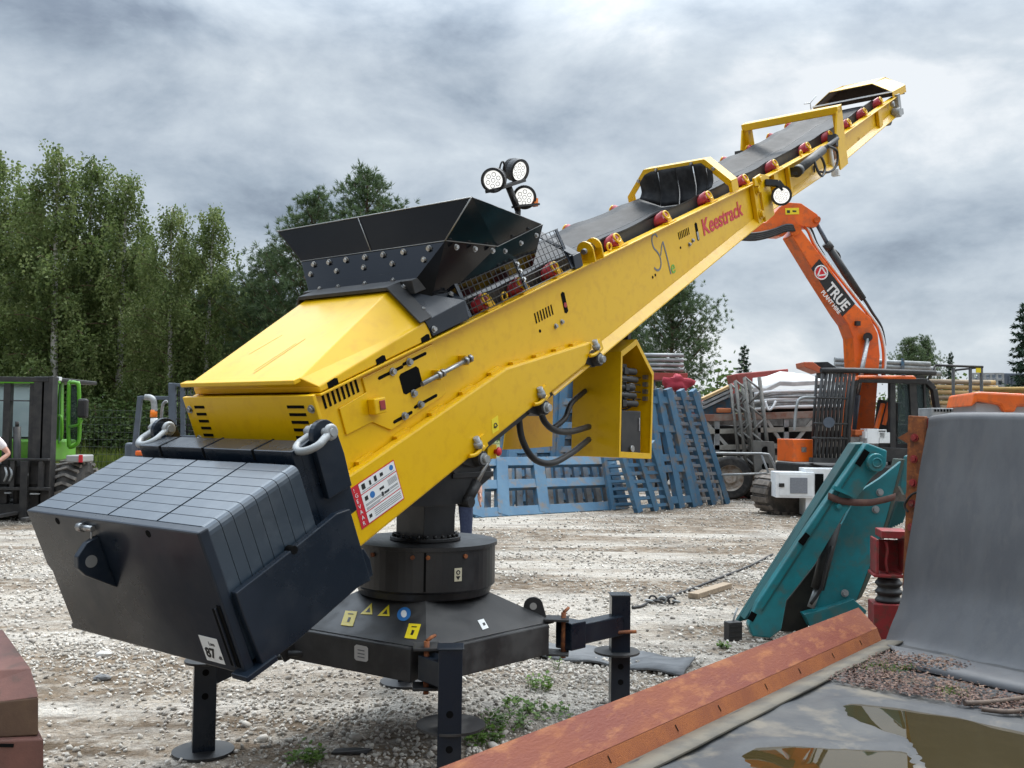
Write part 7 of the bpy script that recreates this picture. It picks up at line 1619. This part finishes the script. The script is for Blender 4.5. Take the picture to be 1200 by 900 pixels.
# far hedge line on the skyline
rr = np.random.default_rng(77); C_ = []; n = 16000
X_ = rr.uniform(-75, 110, n); Yh = rr.uniform(88, 96, n); hz = 2.6+1.1*np.sin(X_*0.21)+0.9*np.sin(X_*0.53+1)+0.6*np.sin(X_*1.3)
Z_ = rr.random(n)**0.7*hz
me = leaf_mesh('distant_hedge', np.stack([X_, Yh, Z_], 1), rr.normal(0, 1, (n, 3)), rr.normal(0, 1, (n, 3)), rr.uniform(0.3, 0.7, n), rr.uniform(0.2, 0.5, n), BUSHL)
o = bpy.data.objects.new('distant_hedge', me); COL.objects.link(o); tag(o, 'far low hedge and scrub along the skyline', 'hedge', kind='stuff')

# ------------------------------------------------------------------ right background: poles, rail, container, orange machine
RB_ = Fr(at(1120, 470, 30), 0); RB_.o.z = 0
rb_ = lambda px, py, y=0: RB_.Y(px, py, y)
e = thing('pole_stack', 'stack of pale timber poles on bearers behind the excavator', 'timber poles', RB_)
for k in range(15):
    i, j = k % 5, k//5; m = MB(); m.tube([rb_(1088+2*(k % 3), 447+6.2*i, 0.18*j), rb_(1160+3*(k % 4), 448.5+6.2*i, 0.18*j)], 0.075, 8); m.build('pole', PINEW if (k % 3) else WOOD, e)
for px in (1100, 1150): m = MB(); t_ = rb_(px, 475, 0.2); m.box((t_.x, 0.2, t_.z/2), (0.2, 0.9, t_.z)); m.build('bearer', WOOD, e)
e = thing('pole_stack', 'lower row of yellowish poles running behind the orange machine roof', 'timber poles', RB_)
for k in range(5): m = MB(); m.tube([rb_(1150, 456+2.6*k, -0.6+0.14*k), rb_(1290, 455+2.8*k, -0.6+0.14*k)], 0.06, 8); m.build('pole', pm('ochre_timber', (0.42, 0.27, 0.07), (0.35, 0.22, 0.08), 3, rough=0.7), e)
m = MB(); t_ = rb_(1220, 470, -0.4); m.box((t_.x, -0.4, t_.z/2), (2.6, 0.5, t_.z)); m.build('bearer', WOOD, e)
GP = Fr(at(1040, 440, 31.5), 0); GP.o.z = 0; gp = lambda px, py, y=0: GP.Y(px, py, y)
e = thing('pipe_stack', 'stack of grey steel pipes lying high behind the excavator boom', 'steel pipes', GP)
for k in range(9): i, j = k % 3, k//3; m = MB(); m.tube([gp(978, 421.5+5*i, 0.25*j), gp(1090+6*(k % 3), 427+5.5*i, 0.25*j)], 0.085, 10); m.build('pipe', GALV, e)
for px in (1000, 1072): m = MB(); t_ = gp(px, 441, 0.25); m.box((t_.x, 0.25, t_.z/2), (0.25, 1.0, t_.z)); m.build('trestle', MACH, e)
m = MB(); m.bar(gp(1058, 420, -0.1), gp(1058, 440, -0.1), 0.10, 0.02, (0, 1, 0)); m.build('blue_strap', BLUE, e)
CH_ = Fr(at(960, 435, 30), 0); CH_.o.z = 0; chp = lambda px, py, y=0: CH_.Y(px, py, y)
e = thing('conveyor_head', 'red orange conveyor head with a dark belt above the white tarpaulin', 'conveyor', CH_)
m = MB(); m.slab([chp(942, 424), (chp(953, 424)), chp(966, 434), chp(961, 437), chp(943, 430)], (0, 0.9, 0)); m.build('head_frame', pm('red_orange', (0.50, 0.10, 0.035), (0.42, 0.09, 0.035), 3, rough=0.5), e, 0.02)
m = MB(); m.slab([chp(953, 424.5, 0.1), chp(970, 424, 0.1), chp(990, 437, 0.1), chp(966, 437, 0.1)], (0, 0.7, 0)); m.build('head_belt', RUB, e)
m = MB()
for px in (962, 985): t_ = chp(px, 437, 0.45); m.box((t_.x, 0.45, t_.z/2), (0.14, 0.5, t_.z))
m.build('head_stand', MACH, e)
RL = Fr(at(1115, 470, 27.0), 0); RL.o.z = 0; rl = lambda px, py, y=0: RL.Y(px, py, y)
e = thing('guard_rail', 'black tubular guard rail with a small yellow sign behind the excavator', 'railing', RL)
m = MB()
for y_ in (0.0,):
    m.tube([rl(1096, 428), rl(1152, 430)], 0.035, 6); m.tube([rl(1087, 446), rl(1096, 428)], 0.03, 6); m.tube([rl(1117, 434, 0.5), rl(1152, 430, 0.0)], 0.03, 6)
    for px in (1117, 1137, 1150): a = rl(px, 431); m.tube([(a.x, 0, 0.0), a], 0.045, 6)
    m.tube([rl(1117, 464), rl(1137, 464)], 0.03, 6)
rail_ = m.build('rail_frame', MACH, e)
m = MB(); m.box(rl(1146.5, 434, -0.06), (0.13, 0.03, 0.13)); m.build('yellow_sign', YLAB, e)
CT = Fr(at(1190, 447, 40.0), 0); CT.o.z = 0; ctp = lambda px, py, y=0: CT.Y(px, py, y)
e = thing('shipping_container', 'dark blue grey container at the right edge behind the timber poles', 'container', CT)
a, b = ctp(1176, 437), ctp(1290, 437); m = MB(); m.box(((a.x+b.x)/2, 1.2, a.z/2), (b.x-a.x, 2.4, a.z)); bx_ = m.build('container_body', GREYB, e, 0.03)
m = MB()
for k in range(26): x = a.x+0.08+(b.x-a.x-0.16)*k/25; m.box((x, -0.012, a.z/2), (0.09, 0.03, a.z-0.25))
m.build('corrugation', GREYB, bx_)
e = thing('pallet_cage', 'pale grey metal cage standing left of the dark container', 'cage', CT)
m = MB()
for px in (1140, 1147, 1154, 1161, 1168, 1175): q = ctp(px, 438, -0.8); m.bar((q.x, -0.8, 0), q, 0.08, 0.08, (0, 1, 0))
for y_ in (438, 445, 452): m.bar(ctp(1139, y_, -0.8), ctp(1176, y_, -0.8), 0.07, 0.07)
m.build('cage_frame', GALV, e); a, b = ctp(1140, 440, -0.5), ctp(1175, 440, -0.5); m = MB(); m.box(((a.x+b.x)/2, -0.45, a.z/2-0.05), (b.x-a.x, 0.5, a.z-0.1)); m.build('cage_load', GREYB, e, 0.03)
OM = Fr(at(1180, 480, 13.0), -12); OM.o.z = 0; om = lambda px, py, y=0: OM.Y(px, py, y)
e = thing('orange_cab', 'grey windowed machine cab with a moulded orange roof behind the belt wall', 'machine cab', OM)
m = MB(); m.add([om(1138, 477), om(1142, 459.5), om(1150, 459), om(1290, 466), om(1290, 482), om(1192, 476), om(1190, 483), om(1176, 483), om(1172, 475), om(1146, 470)], [tuple(range(10))]); base_v = [Vector(v_) for v_ in m.v]; m = MB(); m.slab(base_v, (0, 1.5, 0)); rf_ = m.build('orange_roof', ORG, e, 0.03)
m = MB(1)
for k in range(5): a = om(1156+14*k, 461.5+0.7*k, 0.4); m.box(a+Vector((0, 0, 0.0)), (0.10, 0.6, 0.03))
m.build('roof_ridge', ORG, rf_)
a, b = om(1143, 471, 0.1), om(1290, 478, 0.1); m = MB(); m.slab([Vector((a.x, 0.1, 0)), Vector((b.x, 0.1, 0)), Vector((b.x, 0.1, b.z)), Vector((a.x, 0.1, a.z))], (0, 1.3, 0)); m.build('cab_body', pm('light_grey_panel', (0.42, 0.43, 0.46), (0.38, 0.39, 0.42), 3, rough=0.35), e, 0.02)
VG = Fr(at(1120, 482, 17.5), 0); VG.o.z = 0
e = thing('ribbed_duct', 'pale grey duct with a row of dark ribs behind the top of the belt wall', 'duct', VG)
a, b = VG.Y(1092, 478), VG.Y(1143, 478); m = MB(); m.box(((a.x+b.x)/2, 0.3, a.z/2), (b.x-a.x, 0.6, a.z)); m.build('duct_body', GALV, e, 0.01)
m = MB(1)
for k in range(12): q = VG.Y(1096+3.6*k, 481, -0.012); m.box(q, (0.026, 0.02, 0.045))
m.build('duct_rib', SLOT, e)

# ------------------------------------------------------------------ people
def body(name, J, E_, Rr, mt, parent, lvl=2):
    me = bpy.data.meshes.new(name); keys = list(J); ix = {k: i for i, k in enumerate(keys)}
    me.from_pydata([J[k] for k in keys], [(ix[a], ix[b]) for a, b in E_], []); me.update(); o = bpy.data.objects.new(name, me); COL.objects.link(o); o.parent = parent
    md = o.modifiers.new('skin', 'SKIN'); md.use_smooth_shade = True
    if not me.skin_vertices: 
        bm_ = __import__('bmesh').new(); bm_.from_mesh(me); bm_.verts.layers.skin.verify(); bm_.to_mesh(me); bm_.free()
    sv = me.skin_vertices[0].data
    for i, k in enumerate(keys): r_ = Rr[k]; sv[i].radius = (r_, r_) if not isinstance(r_, tuple) else r_
    sv[0].use_root = True
    s2 = o.modifiers.new('subdivision', 'SUBSURF'); s2.levels = lvl; s2.render_levels = lvl; me.materials.append(mt); return o
def person(label, fr, shirt, trouser, elbow_out=True):
    e = thing('person', label, 'person', fr)
    J = dict(pelvis=(0, 0, 0.95), belly=(0, -0.01, 1.10), chest=(0, 0, 1.30), neckb=(0, 0.0, 1.46), neck=(0, -0.01, 1.53), head=(0, -0.03, 1.62), crown=(0, -0.03, 1.73))
    Rr = dict(pelvis=(0.16, 0.115), belly=(0.145, 0.105), chest=(0.165, 0.12), neckb=(0.075, 0.065), neck=0.058, head=(0.078, 0.098), crown=(0.065, 0.08))
    Ed = [('pelvis', 'belly'), ('belly', 'chest'), ('chest', 'neckb'), ('neckb', 'neck'), ('neck', 'head'), ('head', 'crown')]
    for s, n in ((1, 'r'), (-1, 'l')):
        J.update({'hip'+n: (s*0.10, 0, 0.88), 'knee'+n: (s*0.115, -0.03, 0.49), 'ank'+n: (s*0.12, 0.02, 0.09), 'toe'+n: (s*0.135, -0.15, 0.035)}); Rr.update({'hip'+n: 0.095, 'knee'+n: 0.062, 'ank'+n: 0.044, 'toe'+n: 0.036})
        Ed += [('pelvis', 'hip'+n), ('hip'+n, 'knee'+n), ('knee'+n, 'ank'+n), ('ank'+n, 'toe'+n)]
        el = (s*0.40, -0.02, 1.16) if elbow_out else (s*0.27, 0.02, 1.12); wr = (s*0.24, -0.14, 1.02) if elbow_out else (s*0.27, -0.09, 0.88); hd_ = Vector(wr)+(Vector((-s*0.07, -0.03, -0.03)) if elbow_out else Vector((0, -0.03, -0.09)))
        J.update({'sho'+n: (s*0.19, 0, 1.42), 'elb'+n: el, 'wri'+n: wr, 'pal'+n: tuple(hd_)}); Rr.update({'sho'+n: 0.062, 'elb'+n: 0.044, 'wri'+n: 0.028, 'pal'+n: (0.036, 0.022)})
        Ed += [('chest', 'sho'+n), ('sho'+n, 'elb'+n), ('elb'+n, 'wri'+n), ('wri'+n, 'pal'+n)]
        d = (hd_-Vector(wr)).normalized(); sd = Vector((0, -1, 0)) if not elbow_out else Vector((0, 0, 1)); sd = (sd-d*sd.dot(d)).normalized()
        for k in range(4):
            b_ = hd_+sd*(0.028-0.019*k)+d*0.03; f1_ = b_+d*(0.035-0.004*abs(k-1)); f2_ = f1_+d*0.028+sd.cross(d)*0.012; J.update({f'f{k}{n}': tuple(b_), f'g{k}{n}': tuple(f1_), f'h{k}{n}': tuple(f2_)}); Rr.update({f'f{k}{n}': 0.010, f'g{k}{n}': 0.009, f'h{k}{n}': 0.008}); Ed += [('pal'+n, f'f{k}{n}'), (f'f{k}{n}', f'g{k}{n}'), (f'g{k}{n}', f'h{k}{n}')]
        t1_ = Vector(wr).lerp(hd_, 0.5)+sd*0.04; t2_ = t1_+sd*0.02+d*0.035; J.update({'t'+n: tuple(t1_), 'u'+n: tuple(t2_)}); Rr.update({'t'+n: 0.012, 'u'+n: 0.010}); Ed += [('wri'+n, 't'+n), ('t'+n, 'u'+n)]
    body('body', J, Ed, Rr, SKIN, e)
    sub = lambda ks, es, add: ({k: J[k] for k in ks}, es, {k: (tuple(x+add for x in Rr[k]) if isinstance(Rr[k], tuple) else Rr[k]+add) for k in ks})
    mid = {n: tuple(Vector(J['sho'+n]).lerp(Vector(J['elb'+n]), 0.75)) for n in 'rl'}
    for n in 'rl': J['slv'+n] = mid[n]; Rr['slv'+n] = 0.052
    body('shirt', *sub(['chest', 'belly', 'pelvis', 'neckb', 'shor', 'shol', 'slvr', 'slvl'], [('chest', 'belly'), ('belly', 'pelvis'), ('chest', 'neckb'), ('chest', 'shor'), ('shor', 'slvr'), ('chest', 'shol'), ('shol', 'slvl')], 0.018), shirt, e)
    body('trousers', *sub(['pelvis', 'hipr', 'kneer', 'ankr', 'hipl', 'kneel', 'ankl'], [('pelvis', 'hipr'), ('hipr', 'kneer'), ('kneer', 'ankr'), ('pelvis', 'hipl'), ('hipl', 'kneel'), ('kneel', 'ankl')], 0.022), trouser, e)
    m = MB()
    for s in (1, -1): m.box((s*0.13, -0.06, 0.04), (0.10, 0.28, 0.08))
    m.build('boots', MACH, e, 0.03)
    m = MB(); m.ball((0, -0.02, 1.68), 0.098, 14, 10, (0.92, 1.12, 1.0)); m.v = [v_ for v_ in m.v]; m.build('hair', HAIR, e)
    m = MB(1)
    for s in (1, -1): m.ball((s*0.032, -0.118, 1.635), 0.012, 8, 6)
    m.build('eye', BLACKP, e)
    m = MB(); m.ball((0, -0.135, 1.605), 0.018, 8, 6, (0.8, 1.1, 1.3)); m.build('nose', SKIN, e)
    m = MB(); m.ball((0, -0.118, 1.565), 0.02, 8, 6, (1.2, 0.4, 0.35)); m.build('mouth', DKRED, e)
    return e
P1 = at(-22, 500, 15.0); P1.z = 0; person('person in a pale shirt with bent elbows cut off at the left edge', Fr(P1, 20), PINKT, DENIM, True)
P2 = at(536, 560, 12.0); P2.z = 0; person('person in dark blue trousers hidden behind the slewing column', Fr(P2, 8), DENIM, DENIM, False)
